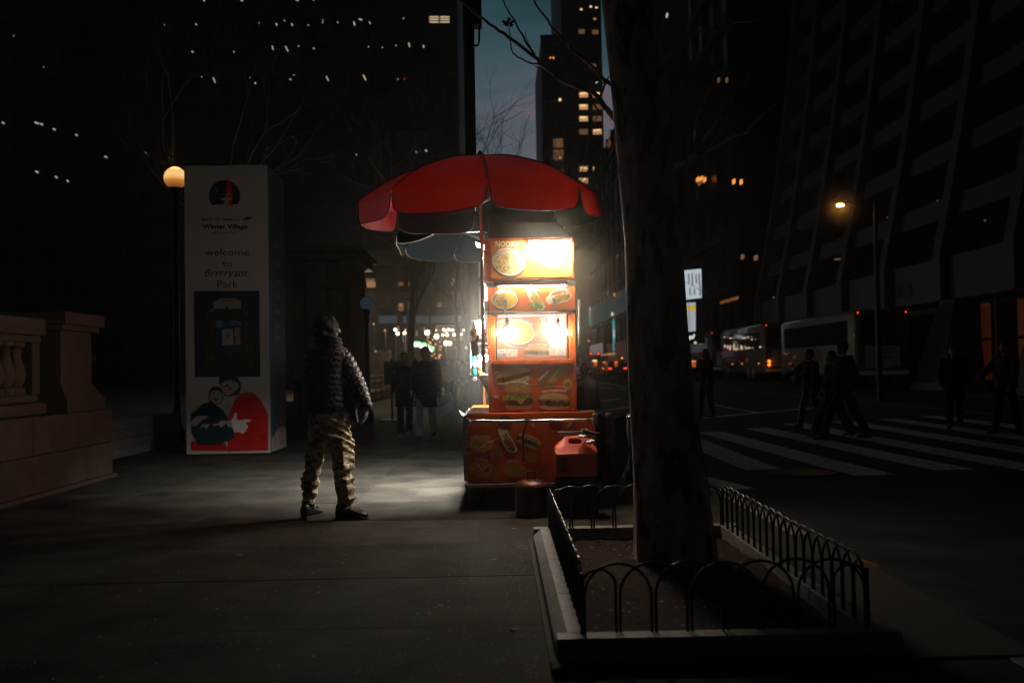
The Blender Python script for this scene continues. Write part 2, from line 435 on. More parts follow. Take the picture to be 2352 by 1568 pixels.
# ================================================================ tree pit with granite kerb and hoop fence
PX0, PX1, PY0, PY1 = 0.235, 1.78, 4.42, 7.62
zT = 0.115
soil = MB(); nx, ny = 26, 44
for j in range(ny+1):
    for i in range(nx+1):
        x = PX0+0.1+(PX1-PX0-0.2)*i/nx; y = PY0+0.1+(PY1-PY0-0.2)*j/ny
        d = math.hypot(x-1.1, y-6.2); z = 0.03+0.05*math.exp(-d*d/0.5)+random.uniform(-0.008, 0.008)
        soil.v.append((x, y, z))
for j in range(ny):
    for i in range(nx):
        a = j*(nx+1)+i; soil.f.append((a, a+1, a+nx+2, a+nx+1)); soil.c.append((1, 1, 1))
struct(soil.build('soil', mat('soil', (0.032, 0.018, 0.013), 0.95, spec=0.1, var=0.6, vscale=30, bump=0.01, bscale=60), smooth=True))
lit = MB()
for i in range(420):
    x = random.uniform(PX0+0.12, PX1-0.12); y = random.uniform(PY0+0.12, PY1-0.12); a = random.uniform(0, 6.28); r_ = random.uniform(0.006, 0.022)
    if math.hypot(x-1.12, y-6.3) < 0.3: continue
    z = 0.045+0.05*math.exp(-math.hypot(x-1.1, y-6.2)**2/0.5)
    c = random.choice([(0.25, 0.16, 0.07), (0.10, 0.05, 0.03), (0.3, 0.25, 0.15), (0.06, 0.03, 0.02), (0.35, 0.33, 0.28)])
    pts = [(x+r_*math.cos(a+k*1.57)*(1 if k % 2 else 0.5), y+r_*math.sin(a+k*1.57)*(1 if k % 2 else 0.5), z+random.uniform(0, 0.012)) for k in range(4)]
    lit.add(pts, [(0, 1, 2, 3)], c)
tag(lit.build('leaf_litter', mat('litter', (1, 1, 1), 0.8, attr='Col')), 'scattered dead leaves and chips on the tree pit soil', 'leaf litter', kind='stuff')
t = thing('tree_pit_kerb', 'low granite kerb of cut blocks framing the tree pit', 'kerb', (PX0, PY0, 0))
def kerb_block(a, b_, horiz):
    s = MB(); w = 0.14; bv = 0.035
    if horiz: # along x at y
        x0, x1, y = a, b_[0], b_[1]; o = b_[2]
        y0, y1 = (y, y+w) if o > 0 else (y-w, y)
        yo, yi = (y0, y1) if o > 0 else (y1, y0); sg = 1 if o > 0 else -1
        sec = [(yo, -0.05), (yo, zT-0.035), (yo+sg*0.03, zT), (yi, zT), (yi, -0.05)]
        s.loft([[(x0+0.003, p[0], p[1]) for p in sec], [(x1-0.003, p[0], p[1]) for p in sec]])
    else:
        y0, y1, x = a, b_[0], b_[1]; o = b_[2]; xo, xi = (x, x+w) if o > 0 else (x, x-w); sg = 1 if o > 0 else -1
        sec = [(xo, -0.05), (xo, zT-0.045), (xo+sg*0.055, zT), (xi, zT), (xi, -0.05)]
        s.loft([[(p[0], y0+0.003, p[1]) for p in sec], [(p[0], y1-0.003, p[1]) for p in sec]])
    return s
ycuts = [PY0+0.14, 5.35, 6.3, PY1-0.14]
for a, b_ in zip(ycuts[:-1], ycuts[1:]):
    kerb_block(a, (b_, PX0, 1), False).build('kerb_block', M_granite, t, bevel=0.004)
    kerb_block(a, (b_, PX1, -1), False).build('kerb_block', M_granite, t, bevel=0.004)
for (x0, x1, y, o) in ((PX0, 1.0, PY0, 1), (1.0, PX1, PY0, 1), (PX0, 1.0, PY1, -1), (1.0, PX1, PY1, -1)):
    kerb_block(x0, (x1, y, o), True).build('kerb_block', M_granite, t, bevel=0.004)
# footing slab round the kerb
struct(MB().box(PX0-0.03, PX1+0.03, PY0-0.13, PY0-0.002, -0.03, 0.035).build('footing_slab', M_side, bevel=0.01))
struct(MB().box(PX0-0.03, PX1+0.6, PY0, PY1, -0.03, 0.012).build('pit_bed', mat('pit_bed', (0.03, 0.022, 0.018), 0.9)))

gr = MB()
for i in range(700):
    x = KX*0+random.choice((random.uniform(-0.5, 0.2), random.gauss(0.12, 0.06), random.uniform(-2.5, 0.1))); y = random.uniform(4.2, 7.6); r_ = random.uniform(0.002, 0.007); a = random.uniform(0, 6.28)
    if x > 0.2: continue
    c = random.choice([(0.35, 0.31, 0.24), (0.25, 0.22, 0.18), (0.4, 0.36, 0.3), (0.16, 0.10, 0.05)])
    gr.add([(x+r_*math.cos(a+k*1.26)*(1.3 if k % 2 else 0.8), y+r_*math.sin(a+k*1.26), 0.002+0.001*(k % 2)) for k in range(5)], [tuple(range(5))], c)
for (x, y, r_) in ((-0.06, 6.9, 0.016), (-1.9, 7.25, 0.022), (-0.35, 5.6, 0.014), (0.05, 5.05, 0.018), (-2.2, 6.1, 0.014), (-3.1, 8.6, 0.02), (0.1, 8.2, 0.016)):
    gr.add([(x+r_*math.cos(k*1.05)*(1.2+0.3*math.sin(k*2+x)), y+r_*math.sin(k*1.05), 0.003+0.006*(k % 2)) for k in range(6)], [tuple(range(6))], random.choice([(0.2, 0.12, 0.06), (0.3, 0.27, 0.22), (0.16, 0.09, 0.04)]))
tag(gr.build('pavement_grit', mat('grit', (1, 1, 1), 0.85, attr='Col', var=0.1)), 'pale grit, gum and dead leaves scattered on the pavement near the kerb', 'grit', kind='stuff')
hf = thing('hoop_fence', 'low black fence of interlaced iron hoops round the tree pit', 'fence', (PX0+0.1, PY0+0.1, zT))
hoops = {}
def hoop(p0, p1, h):
    """U shaped bar from p0 to p1 (both on the kerb)"""
    p0, p1 = Vector(p0), Vector(p1); d = p1-p0; w = d.length; r_ = w/2; pts = [p0-Vector((0, 0, 0.05))]
    zc = h-r_*0.95; pts.append(p0+Vector((0, 0, zc*0.5)))
    for k in range(13):
        a = math.pi*k/12; pts.append((p0+p1)/2 - d/2*math.cos(a) + Vector((0, 0, zc+r_*0.95*math.sin(a))))
    pts.append(p1+Vector((0, 0, zc*0.5))); pts.append(p1-Vector((0, 0, 0.05)))
    return MB().tube(pts, 0.0068, 8)
def hoop_side(ax, ay, bx, by, n):
    st = Vector(((bx-ax)/n, (by-ay)/n, 0)); off_ = st.normalized()*0.010
    for i in range(-1, n):
        a = Vector((ax, ay, zT))+st*max(i, 0)+off_*(1 if i >= 0 else 0); b_ = Vector((ax, ay, zT))+st*min(i+2, n)-off_*(1 if i+2 <= n else 0)
        if (b_-a).length < 0.1: continue
        jt = random.uniform(-0.006, 0.006)
        hoop(a, b_, 0.312+jt if 0 <= i < n-1 else 0.285).build('hoop', M_black, hf, smooth=True)
fx0, fx1, fy0, fy1 = PX0+0.125, PX1-0.12, PY0+0.125, PY1-0.12
hoop_side(fx0, fy0, fx1, fy0, 8)
hoop_side(fx0, fy1, fx1, fy1, 8)
hoop_side(fx0, fy0+0.02, fx0, fy1-0.02, 19)
hoop_side(fx1, fy0+0.02, fx1, fy1-0.02, 19)
for (x, y) in ((fx0, fy0), (fx1, fy0), (fx0, fy1), (fx1, fy1)):
    MB().tube([(x, y, zT-0.05), (x, y, zT+0.27)], 0.011, 8).build('corner_post', M_black, hf, smooth=True)

# ================================================================ plane tree
def bark_mat():
    m = bpy.data.materials.new('plane_bark'); m.use_nodes = True; nt = m.node_tree; b = nt.nodes['Principled BSDF']; N = nt.nodes.new; L = nt.links.new
    tc = N('ShaderNodeTexCoord'); mp = N('ShaderNodeMapping'); mp.inputs['Scale'].default_value = (1, 1, 0.42); L(tc.outputs['Object'], mp.inputs[0])
    n = N('ShaderNodeTexNoise'); n.inputs['Scale'].default_value = 9; n.inputs['Detail'].default_value = 3; n.inputs['Distortion'].default_value = 0.6; L(mp.outputs[0], n.inputs['Vector'])
    cr = N('ShaderNodeValToRGB'); cr.color_ramp.interpolation = 'EASE'
    e = cr.color_ramp.elements; e[0].position = 0.42; e[0].color = (0.11, 0.060, 0.042, 1); e[1].position = 0.47; e[1].color = (0.40, 0.235, 0.17, 1)
    q = e.new(0.60); q.color = (0.44, 0.26, 0.19, 1); q = e.new(0.64); q.color = (0.55, 0.40, 0.30, 1)
    L(n.outputs['Fac'], cr.inputs[0]); L(cr.outputs[0], b.inputs['Base Color']); b.inputs['Roughness'].default_value = 0.8
    bp = N('ShaderNodeBump'); bp.inputs['Distance'].default_value = 0.012; L(n.outputs['Fac'], bp.inputs['Height']); L(bp.outputs[0], b.inputs['Normal'])
    return m
M_bark = bark_mat()
tr = thing('plane_tree', 'thick leaning plane tree with mottled bark inside the hoop fence', 'tree', (1.14, 6.4, 0.0))
path = [(1345, 1558, 215), (1310, 1554, 191), (1240, 1549, 182), (1160, 1544, 173), (1091, 1540, 167), (1000, 1529, 156), (880, 1517, 148), (763, 1508, 142), (650, 1503, 138), (545, 1499, 134), (400, 1484, 131), (273, 1472, 131), (130, 1460, 131), (0, 1448, 131), (-160, 1436, 130), (-330, 1422, 134)]
rings = []; cen = []
for V, U, W in path:
    c = P(U, V, 6.42); r_ = W/2*6.42/FPX*0.985; ring = []
    for k in range(40):
        a = 2*math.pi*k/40; low = max(0, min(1, (V-850)/450))
        rr = r_*(1+0.03*math.sin(3*a+V*0.004)+0.02*math.sin(5*a+V*0.011)+low*(0.05*math.cos(2*(a+0.6))+0.045*math.cos(5*a+1)+0.03*math.cos(9*a)))
        rr *= 1-0.16*low*math.exp(-((((a+math.pi/2+0.15+math.pi) % (2*math.pi))-math.pi)/0.22)**2)
        ring.append((c.x+rr*math.cos(a), c.y+rr*math.sin(a), c.z))
    rings.append(ring); cen.append((c, r_))
rings[0] = [(x, y, -0.02) for x, y, z in rings[0]]
MB().loft(rings).build('trunk', M_bark, tr, smooth=True)
def limb(pts, r0, r1, parent, m=None, name='limb', n=7, jit=0.0):
    q = []; pts = [Vector(p) for p in pts]
    for a, b_ in zip(pts[:-1], pts[1:]):
        for k in range(3): q.append(a.lerp(b_, k/3)+Vector([random.uniform(-jit, jit) for _ in range(3)]))
    q.append(pts[-1]); L_ = len(q)
    return MB().tube(q, [r0+(r1-r0)*i/(L_-1) for i in range(L_)], n).build(name, m or M_bark, parent, smooth=True)
top = cen[-1][0]
for (dx, dy, dz, r_) in ((-1.3, 0.6, 2.6, 0.13), (0.9, -0.3, 3.0, 0.15), (0.3, 1.6, 2.6, 0.12), (-0.4, -1.2, 2.4, 0.11)):
    limb([top-Vector((0, 0, 0.15)), top+Vector((dx*0.4, dy*0.4, dz*0.35)), top+Vector((dx, dy, dz)), top+Vector((dx*2.0, dy*2.2, dz*1.7))], r_, 0.03, tr, jit=0.03)
def sz(zx, zy, Y=6.6): return P(zx/3.9008+1033.6, zy/3.9008, Y)
T = [(([(1560, 1150), (1470, 1062), (1420, 1000), (1380, 950), (1340, 885), (1290, 830), (1180, 795), (1040, 745), (830, 590), (750, 500), (520, 330), (400, 245), (258, 140), (90, 0), (-60, -120)]), 0.022, 0.006),
     ([(1350, 880), (1355, 830), (1375, 790), (1400, 735), (1425, 690)], 0.010, 0.005), ([(1410, 735), (1350, 745), (1290, 755)], 0.007, 0.003),
     ([(1290, 930), (1330, 980), (1310, 1060), (1295, 1110)], 0.007, 0.003),
     ([(760, 500), (690, 390), (650, 320), (590, 215), (510, 75), (465, -10), (430, -90)], 0.008, 0.004),
     ([(720, 420), (685, 350), (676, 290), (686, 258)], 0.004, 0.002),
     ([(1100, 455), (1010, 350), (920, 250), (850, 150), (780, 55), (745, -20)], 0.010, 0.005), ([(1230, 560), (1160, 500), (1100, 455)], 0.012, 0.010), ([(1500, 800), (1420, 740), (1360, 700), (1300, 620), (1230, 560)], 0.014, 0.012),
     ([(826, 580), (700, 560), (612, 520), (565, 478), (545, 400), (533, 330), (532, 285), (537, 215)], 0.006, 0.003),
     ([(830, 630), (780, 602), (735, 583)], 0.004, 0.002)]
for pts, r0, r1 in T:
    limb([sz(*p) for p in pts], r0, r1, tr, name='twig', n=6, jit=0.004)
s = MB(); c = sz(528, 200)
for k in range(5):
    a = k*1.2; s.add([c, c+Vector((0.05*math.cos(a), 0.01, 0.03*math.sin(a))), c+Vector((0.05*math.cos(a+0.6), -0.015, 0.03*math.sin(a+0.6))), c+Vector((0.02*math.cos(a+0.9), 0.01, -0.03))], [(0, 1, 2), (0, 2, 3)])
s.build('dead_leaf', mat('dead_leaf', (0.10, 0.06, 0.03), 0.8), tr)
def pr(zx, zy): return P(zx*0.4385+1320.7, zx*0+zy*0.4385, 7.2)
for pts, r0, r1 in (([(440, 920), (530, 880), (640, 800), (700, 700), (780, 580), (860, 480), (930, 380)], 0.02, 0.005), ([(430, 910), (540, 870), (760, 750), (900, 690), (1000, 590), (1100, 490), (1230, 410)], 0.016, 0.004),
                    ([(400, 360), (480, 300), (560, 220), (680, 160), (850, 120), (1000, 90)], 0.014, 0.004), ([(620, 740), (650, 600), (700, 500), (750, 350)], 0.008, 0.003)):
    limb([pr(*p) for p in pts], r0, r1, tr, name='twig', n=6, jit=0.01)

# ---------------------------------------------------------------- bare trees of the park
M_twig = mat('bare_twig', (0.035, 0.028, 0.024), 0.85)
def bare_tree(x, y, h, seed, label, spread=0.9, depth=5, group='bare trees in the park', z=0.0, trunk_r=0.16, forks=3, fine=True):
    rnd = random.Random(seed); t = thing('bare_tree', label, 'tree', (x, y, z), group=group)
    tr_ = MB(); cr_ = MB()
    def grow(p, d, l, r_, lev, mb):
        pts = [p]; q = p.copy(); dd = d.copy()
        for k in range(3):
            dd = (dd+Vector((rnd.uniform(-.16, .16), rnd.uniform(-.16, .16), rnd.uniform(-.03, .14)))).normalized(); q = q+dd*l/3; pts.append(q.copy())
        mb.tube(pts, [r_, r_*0.85, r_*0.72, r_*0.6], 6 if lev < 2 else 4, caps=False)
        if lev >= depth: return
        for k in range(forks if lev else 4):
            a = rnd.uniform(0, 6.28); tilt = rnd.uniform(0.3, 0.85)*spread
            o1 = dd.orthogonal().normalized(); o2 = dd.cross(o1)
            nd = (dd*math.cos(tilt)+(o1*math.cos(a)+o2*math.sin(a))*math.sin(tilt)).normalized()
            grow(pts[rnd.choice((1, 2, 3, 3))] if lev else pts[-1 if k else 2], nd, l*rnd.uniform(0.62, 0.82), r_*0.55, lev+1, cr_)
    grow(Vector((0, 0, 0)), Vector((rnd.uniform(-.05, .05), 0, 1)), h*0.36, trunk_r, 0, tr_)
    tr_.build('trunk', M_bark if trunk_r > 0.2 else M_twig, t, smooth=True, world=False); cr_.build('crown', M_twig, t, smooth=True, world=False)
    return t
p = P(1150, 400, 30)
bare_tree(0.25, 31, 10.8, 5, 'bare leafless tree against the dusk sky just above the red umbrella', spread=1.05, depth=6, trunk_r=0.15)
p = G(900, 905); bare_tree(-3.4, 38, 13, 11, 'slender bare tree beyond the walking couple, left of the steam', depth=5)
bare_tree(-8.6, 30, 14, 21, 'tall bare tree rising behind the stone kiosk', depth=5, spread=0.8)
bare_tree(-14.5, 26, 14, 31, 'bare park tree behind the welcome pillar, under the office lights', depth=5)
bare_tree(-1.9, 52, 13, 41, 'farthest thin bare tree beside the street in front of the shop lights', depth=5)
# ================================================================ lamps' glass
G_warm = glow('lamp_warm', (1.0, 0.52, 0.15), 2.2)
G_white = glow('lamp_white', (1.0, 0.80, 0.50), 4.5)
G_cool = glow('lamp_cool', (0.62, 0.85, 1.0), 0.9)
G_amber = glow('lamp_amber', (1.0, 0.34, 0.06), 1.1)
G_dim = glow('window_dim', (0.42, 0.20, 0.085), 0.30)
G_win = glow('window_warm', (1.0, 0.50, 0.20), 0.55)
G_winb = glow('window_bright', (1.0, 0.66, 0.34), 1.3)
G_ceil = glow('ceiling_tube', (1.0, 0.78, 0.48), 0.75)
G_ceilc = glow('ceiling_tube_cool', (0.8, 0.95, 1.0), 0.55)
G_red = glow('tail_red', (1.0, 0.035, 0.012), 2.6)
G_redo = glow('tail_orange', (1.0, 0.16, 0.02), 3.0)
G_green = glow('lamp_green', (0.12, 1.0, 0.25), 1.1)
G_teal = glow('sign_teal', (0.03, 0.55, 0.55), 0.45)
G_lobby = glow('lobby_glass', (0.55, 0.10, 0.015), 0.030)

def quadY(u0, v0, u1, v1, Y, d=0.05):
    a, b = P((u0+u1)/2, (v0+v1)/2, Y), abs(u1-u0)*Y/FPX/2; c = abs(v1-v0)*Y/FPX/2
    return MB().box(a.x-b, a.x+b, Y-d, Y, a.z-c, a.z+c)
def barY(u0, v0, u1, v1, Y, w):
    a, b = P(u0, v0, Y), P(u1, v1, Y); return MB().tube([a, b], w*Y/FPX/2, 6)

# ================================================================ office tower, left, beyond the park
def facade(x0, x1, Y, z0, z1, fl, bay, dep, body_d, name, label, cat, pier=0.22, span=0.35, m=None, top=None, group=None):
    t = thing(name, label, cat, (0.5*(x0+x1), Y, 0), group=group)
    m = m or M_wall
    s = MB(); s.box(x0, x1, Y+dep, Y+body_d, z0-1.3, z1); s.box(x0, x1, Y+0.2, Y+dep-0.001, z0-1.3, z0+0.3)
    nb = max(1, round((x1-x0)/bay)); bw = (x1-x0)/nb; nf = max(1, round((z1-z0)/fl)); fh = (z1-z0)/nf
    for i in range(nb+1):
        x = x0+i*bw; w = pier*bw/2; s.box(max(x0-0.02, x-w), min(x1+0.02, x+w), Y-0.15, Y+dep-0.03, z0, z1+0.3)
    for k in range(nf+1):
        z = z0+k*fh; s.box(x0-0.05, x1+0.05, Y, Y+dep-0.05, max(z0, z-span*fh/2), z+span*fh/2)
    s.build('wall', m, t)
    MB().add([(x0+.1, Y+dep-0.02, z0+.1), (x1-.1, Y+dep-0.02, z0+.1), (x1-.1, Y+dep-0.02, z1-.1), (x0+.1, Y+dep-0.02, z1-.1)], [(0, 1, 2, 3)]).build('glazing', M_glass, t)
    return t
YT = 140.0
xr = P(1054.5, 300, YT).x
ot = facade(-95, xr, YT, 0, 72, 4.0, 2.25, 0.7, 32, 'office_tower', 'wide dark office tower behind the park with rows of small ceiling lights', 'building')
def z5(a): return a/2.1558
lights = [(815, 123, 0), (971, 121, 1), (1283, 115, 0), (1369, 121, 2), (1408, 102, 0), (1446, 122, 2), (1526, 125, 0), (1598, 100, 0), (1597, 112, 0), (1672, 111, 0), (1754, 117, 3), (1785, 97, 4), (1831, 113, 2), (1998, 91, 0),
          (953, 257, 1), (1158, 257, 0), (1350, 237, 3), (1420, 242, 5), (1478, 228, 0), (1553, 240, 1), (1825, 232, 0), (1893, 235, 0), (2026, 222, 3), (2097, 230, 2), (1960, 225, 0),
          (1061, 397, 5), (1240, 385, 0), (1264, 412, 1), (1438, 393, 1), (1455, 372, 0), (1620, 387, 5), (1805, 384, 5), (1970, 392, 0), (1010, 3, 1), (1195, 2, 4), (1470, 0, 4), (1552, 0, 0),
          (1387, 684, 0), (1765, 765, 0), (1000, 380, 0), (838, 781, 0), (216, 332, 0), (68, 178, 0)]
for a, b_, k in lights:
    u, v = z5(a), z5(b_); Yl = YT-0.3
    d = {0: (1, 1), 1: (2.4, 2), 2: (2.2, 4), 3: (2.5, 8), 4: (7, 1.5), 5: (6, 11)}[k]
    barY(u-d[0]/2, v-d[1]/2, u+d[0]/2, v+d[1]/2+0.6, Yl, 2.2 if k else 1.9).build('ceiling_light', G_ceil if (a+b_) % 3 else G_ceilc, ot)
for a, b_, w in ((15, 608, 4), (182, 608, 9), (206, 614, 4), (268, 640, 4), (378, 668, 3), (524, 777, 6), (718, 757, 4), (183, 850, 6), (278, 876, 4), (335, 895, 3), (2062, 752, 3), (2110, 745, 4)):
    barY(z5(a)-w/2, z5(b_)-1, z5(a)+w/2, z5(b_)+2, YT-0.3, 3.2).build('window_light', G_ceilc, ot)
barY(z5(2001), z5(392), z5(2001)+1, z5(392), YT-0.3, 2).build('warning_light', G_red, ot)
f = quadY(z5(2122), z5(80), z5(2228), z5(117), YT-0.25, 0.06).build('lit_window', mat('lit_room', (0.02, 0.015, 0.01), 0.6, emit=(0.35, 0.16, 0.05), estr=0.12, sample=False), ot)
for v in (85, 97, 110):
    for a in (2127, 2180): barY(z5(a), z5(v), z5(a+45), z5(v), YT-0.35, 2.2).build('ceiling_light', G_ceil, f)

# ================================================================ towers ahead
YC = 150.0
xa, xb, xc = P(1246, 300, YC).x, P(1293, 300, YC).x, P(1384, 300, YC).x
zt = P(1265, 91, YC).z
lt = facade(xa, xb-0.02, YC, 0, zt, 4.2, 1.6, 0.5, 24, 'stepped_tower', 'shorter dark tower standing left of the tall lit tower', 'building', pier=0.3)
MB().box(xa+1.0, xb-0.5, YC+3, YC+9, zt, zt+1.2).build('roof_plant', M_wall, lt)
for u, v, w, h, m in ((1283.5, 329.5, 26, 20, G_dim), (1283, 356, 25, 24, G_dim), (1286, 230, 5, 5, G_winb), (1264, 134, 4, 3, G_amber), (1271, 134, 4, 3, G_amber), (1280, 395, 28, 8, G_dim), (1286, 363, 4, 4, G_winb)):
    quadY(u-w/2, v-h/2, u+w/2, v+h/2, YC+0.1, 0.3).build('lit_window', m, lt)
tt = facade(xb, xc, YC-1, 0, 78, 3.6, 2.1, 0.5, 26, 'lit_tower', 'tall tower with stacked yellow windows right of the dusk sky', 'building', pier=0.36, span=0.5)
for (z_, rows) in ((None, [(218, 1, 1), (246, 1, 0), (273, 1, 0), (303, 0, 1), (388, 1, 1), (415, 1, 1)]),):
    for v, a, b_ in rows:
        for u, on in ((1340.5, a), (1372, b_)):
            f = quadY(u-10, v-6, u+10, v+6, YC-1.2, 0.06).build('lit_window', G_win if on else G_dim, tt)
            if on:
                barY(u-8, v-2.5+random.uniform(-1, 1), u+6, v-2.5+random.uniform(-3, 1), YC-1.35, 2.6).build('ceiling_light', G_winb, f)
for u, v, m in ((1335, 22, G_winb), (1357, 16, G_winb), (1370, 18, G_winb), (1366, 44, G_win), (1336, 73, G_dim), (1367, 74, G_dim), (1362, 152, G_dim), (1371, 190, G_ceilc), (1359, 438, G_winb), (1341, 442, G_dim)):
    w = 7 if m is G_dim else 2.5
    quadY(u-w, v-w*0.7, u+w, v+w*0.7, YC-1.2, 0.06).build('lit_window', m, tt)

# right side of the street ahead: long glass block
def sideblock(X, Y0, Y1, z1, fl, bay, name, label, m=None, depth=20, z0=-0.2):
    t = thing(name, label, 'building', (X, Y0, 0)); m = m or M_wall
    MB().box(X+0.35, X+depth, Y0, Y1, z0, z1).build('wall', M_glass, t)
    s = MB(); y = Y0
    while y <= Y1: s.box(X, X+0.5, y-0.12, y+0.12, z0, z1); y += bay
    z = 3.0
    while z <= z1: s.box(X-0.1, X+0.6, Y0-0.05, Y1, z-0.25, z+0.25); z += fl
    s.box(X-0.15, X+depth, Y0-0.1, Y0+0.4, z1-1, z1+0.6); s.build('frame', m, t)
    return t
ba = sideblock(14.0, 95, 214, 30, 4.0, 5.0, 'glass_office_block', 'long glass block lining the street ahead, between tower and tree trunk')
def onX(u0, v0, u1, v1, X, name, m, par, d=0.08):
    a = PX(u0, v0, X); b_ = PX(u1, v1, X); ya, yb = sorted((a.y, b_.y)); za, zb = sorted((a.z, b_.z))
    return MB().box(X-d, X, ya, yb, za, zb).build(name, m, par)
onX(1330, 728, 1441, 712, 13.8, 'soffit_strip', glow('soffit_glow', (0.04, 0.22, 0.26), 0.09), ba)
onX(1335, 719, 1357, 733, 13.8, 'lit_panel', glow('panel_white', (0.8, 0.95, 1.0), 0.75), ba)
onX(1334, 736, 1360, 748, 13.8, 'lit_panel', G_teal, ba)
onX(1408, 733, 1413, 806, 13.75, 'vertical_sign', G_teal, ba)
onX(1409, 757, 1413, 775, 13.6, 'sign_text_panel', glow('panel_grey', (0.8, 0.8, 0.85), 0.5), ba)
onX(1330, 800, 1385, 812, 13.75, 'shop_window', glow('shop_violet', (0.5, 0.38, 0.45), 0.28), ba)
onX(1396, 790, 1440, 832, 13.75, 'shop_window', glow('shop_brown', (0.30, 0.12, 0.10), 0.10), ba)
for u, v, w, m in ((1401, 673, 9, G_dim), (1417, 677, 3, G_amber), (1428, 678, 3, G_dim), (1349, 661, 6, G_dim), (1412, 721, 4, G_winb), (1385, 746, 3, G_dim), (1403, 327, 12, G_dim), (1406, 333, 10, G_dim), (1352, 745, 3, G_dim), (1425, 588, 7, G_dim)):
    a = P(u, v, 0.0001+abs(14*FPX/(u-1145))*0.985); MB().box(a.x-0.05-0.3, a.x-0.3, a.y-w*0.12, a.y+w*0.12, a.z-0.18, a.z+0.18).build('window_light', m, ba)
onX(1382, 816, 1412, 811, 13.5, 'lit_canopy', glow('canopy_amber', (1.0, 0.42, 0.12), 1.0), ba)

bb = sideblock(18.0, 76, 94.5, 46, 4.2, 4.5, 'dark_glass_tower', 'dark glass tower with lit advertising screens seen right of the trunk')
a = P(1573, 617, 92); b_ = P(1612, 685, 92)
Mp = mat('screen_print', (1, 1, 1), 0.4, var=0.0, attr='Col')
def screen_mat(name, s_):
    m = bpy.data.materials.new(name); m.use_nodes = True; nt = m.node_tree; b = nt.nodes['Principled BSDF']
    a = nt.nodes.new('ShaderNodeAttribute'); a.attribute_name = 'Col'; nt.links.new(a.outputs['Color'], b.inputs['Emission Color']); b.inputs['Emission Strength'].default_value = s_
    b.inputs['Base Color'].default_value = (0.02, 0.02, 0.02, 1); m.cycles.emission_sampling = 'NONE'; return m
M_screen = screen_mat('led_screen', 0.62)
Yb = 74.0
sc = thing('advertising_screens', 'stack of bright white and yellow advertising screens beside the tree trunk', 'sign', (P(1590, 700, Yb).x, Yb+0.3, 4))
quadY(1560, 610, 1616, 790, Yb+0.5, 0.4).build('cabinet', M_dark, sc)
ar = Art(Yb+0.08); ar.poly([(1560, 622), (1611, 617), (1612, 684), (1560, 690)], (0.72, 0.82, 0.88), 1)
for (u, v, h) in ((1580, 628, 22), (1588, 626, 30), (1597, 630, 20), (1604, 628, 28), (1583, 660, 18), (1593, 663, 14), (1606, 655, 24)):
    ar.poly([(u, v), (u+3.4, v), (u+4.4, v+h), (u+0.6, v+h)], (0.20, 0.25, 0.28), 3)
ar.line([(1560, 640), (1612, 668)], 1.2, (0.1, 0.12, 0.14), 5)
ar.build('upper_screen', M_screen, sc)
ar = Art(Yb+0.08); ar.poly([(1560, 696), (1598, 694), (1598, 760), (1560, 764)], (0.55, 0.60, 0.66), 1); ar.poly([(1560, 704), (1598, 701), (1598, 712), (1560, 715)], (0.85, 0.55, 0.06), 2)
ar.line([(1582, 696), (1582, 760)], 1.3, (0.15, 0.17, 0.2), 3); ar.line([(1586, 714), (1587, 760)], 0.8, (0.2, 0.24, 0.28), 3); ar.build('lower_screen', M_screen, sc)
ar = Art(Yb+0.08); ar.ell(1582, 776, 10, 4.5, (1, 1, 1), -0.25, 1, 14, 0.12); ar.poly([(1588, 776), (1594, 766), (1597, 769), (1593, 779)], (1, 1, 1), 1); ar.ell(1597, 787, 3.5, 3, (1, 0.85, 0.5), 0, 2); ar.build('lit_logo', M_screen, sc)
for u, v, w, m in ((1545, 228, 5, G_amber), (1553, 303, 5, G_dim), (1604, 412, 5, G_amber), (1612, 411, 6, G_amber), (1620, 413, 4, G_amber), (1610, 419, 9, G_dim), (1687, 417, 3, G_amber), (1704, 418, 2.5, G_amber), (1533, 36, 3, G_ceilc),
                   (1738, 592, 4, G_dim), (1707, 590, 4, G_dim), (1652, 184, 2, G_dim), (1671, 184, 2, G_dim)):
    a = PX(u, v, 17.8); MB().box(17.7, 17.8, a.y-w*0.1, a.y+w*0.1, a.z-0.16, a.z+0.16).build('window_light', m, bb)
onX(1656, 692, 1697, 687, 17.6, 'lit_canopy', glow('canopy_dim', (0.8, 0.25, 0.05), 0.16), bb)

xq = P(1500, 300, 170).x
fb = facade(xq, xq+75, 170, 0, 105, 4.0, 3.0, 0.5, 20, 'dark_tower', 'very tall black tower filling the sky right of the trunk', 'building')
for u, v in ((1534, 36), (1546, 228), (1553, 303), (1562, 150), (1588, 260), (1640, 90)): quadY(u-1.5, v-1.5, u+1.5, v+1.5, 169.8, 0.05).build('window_light', G_dim, fb)
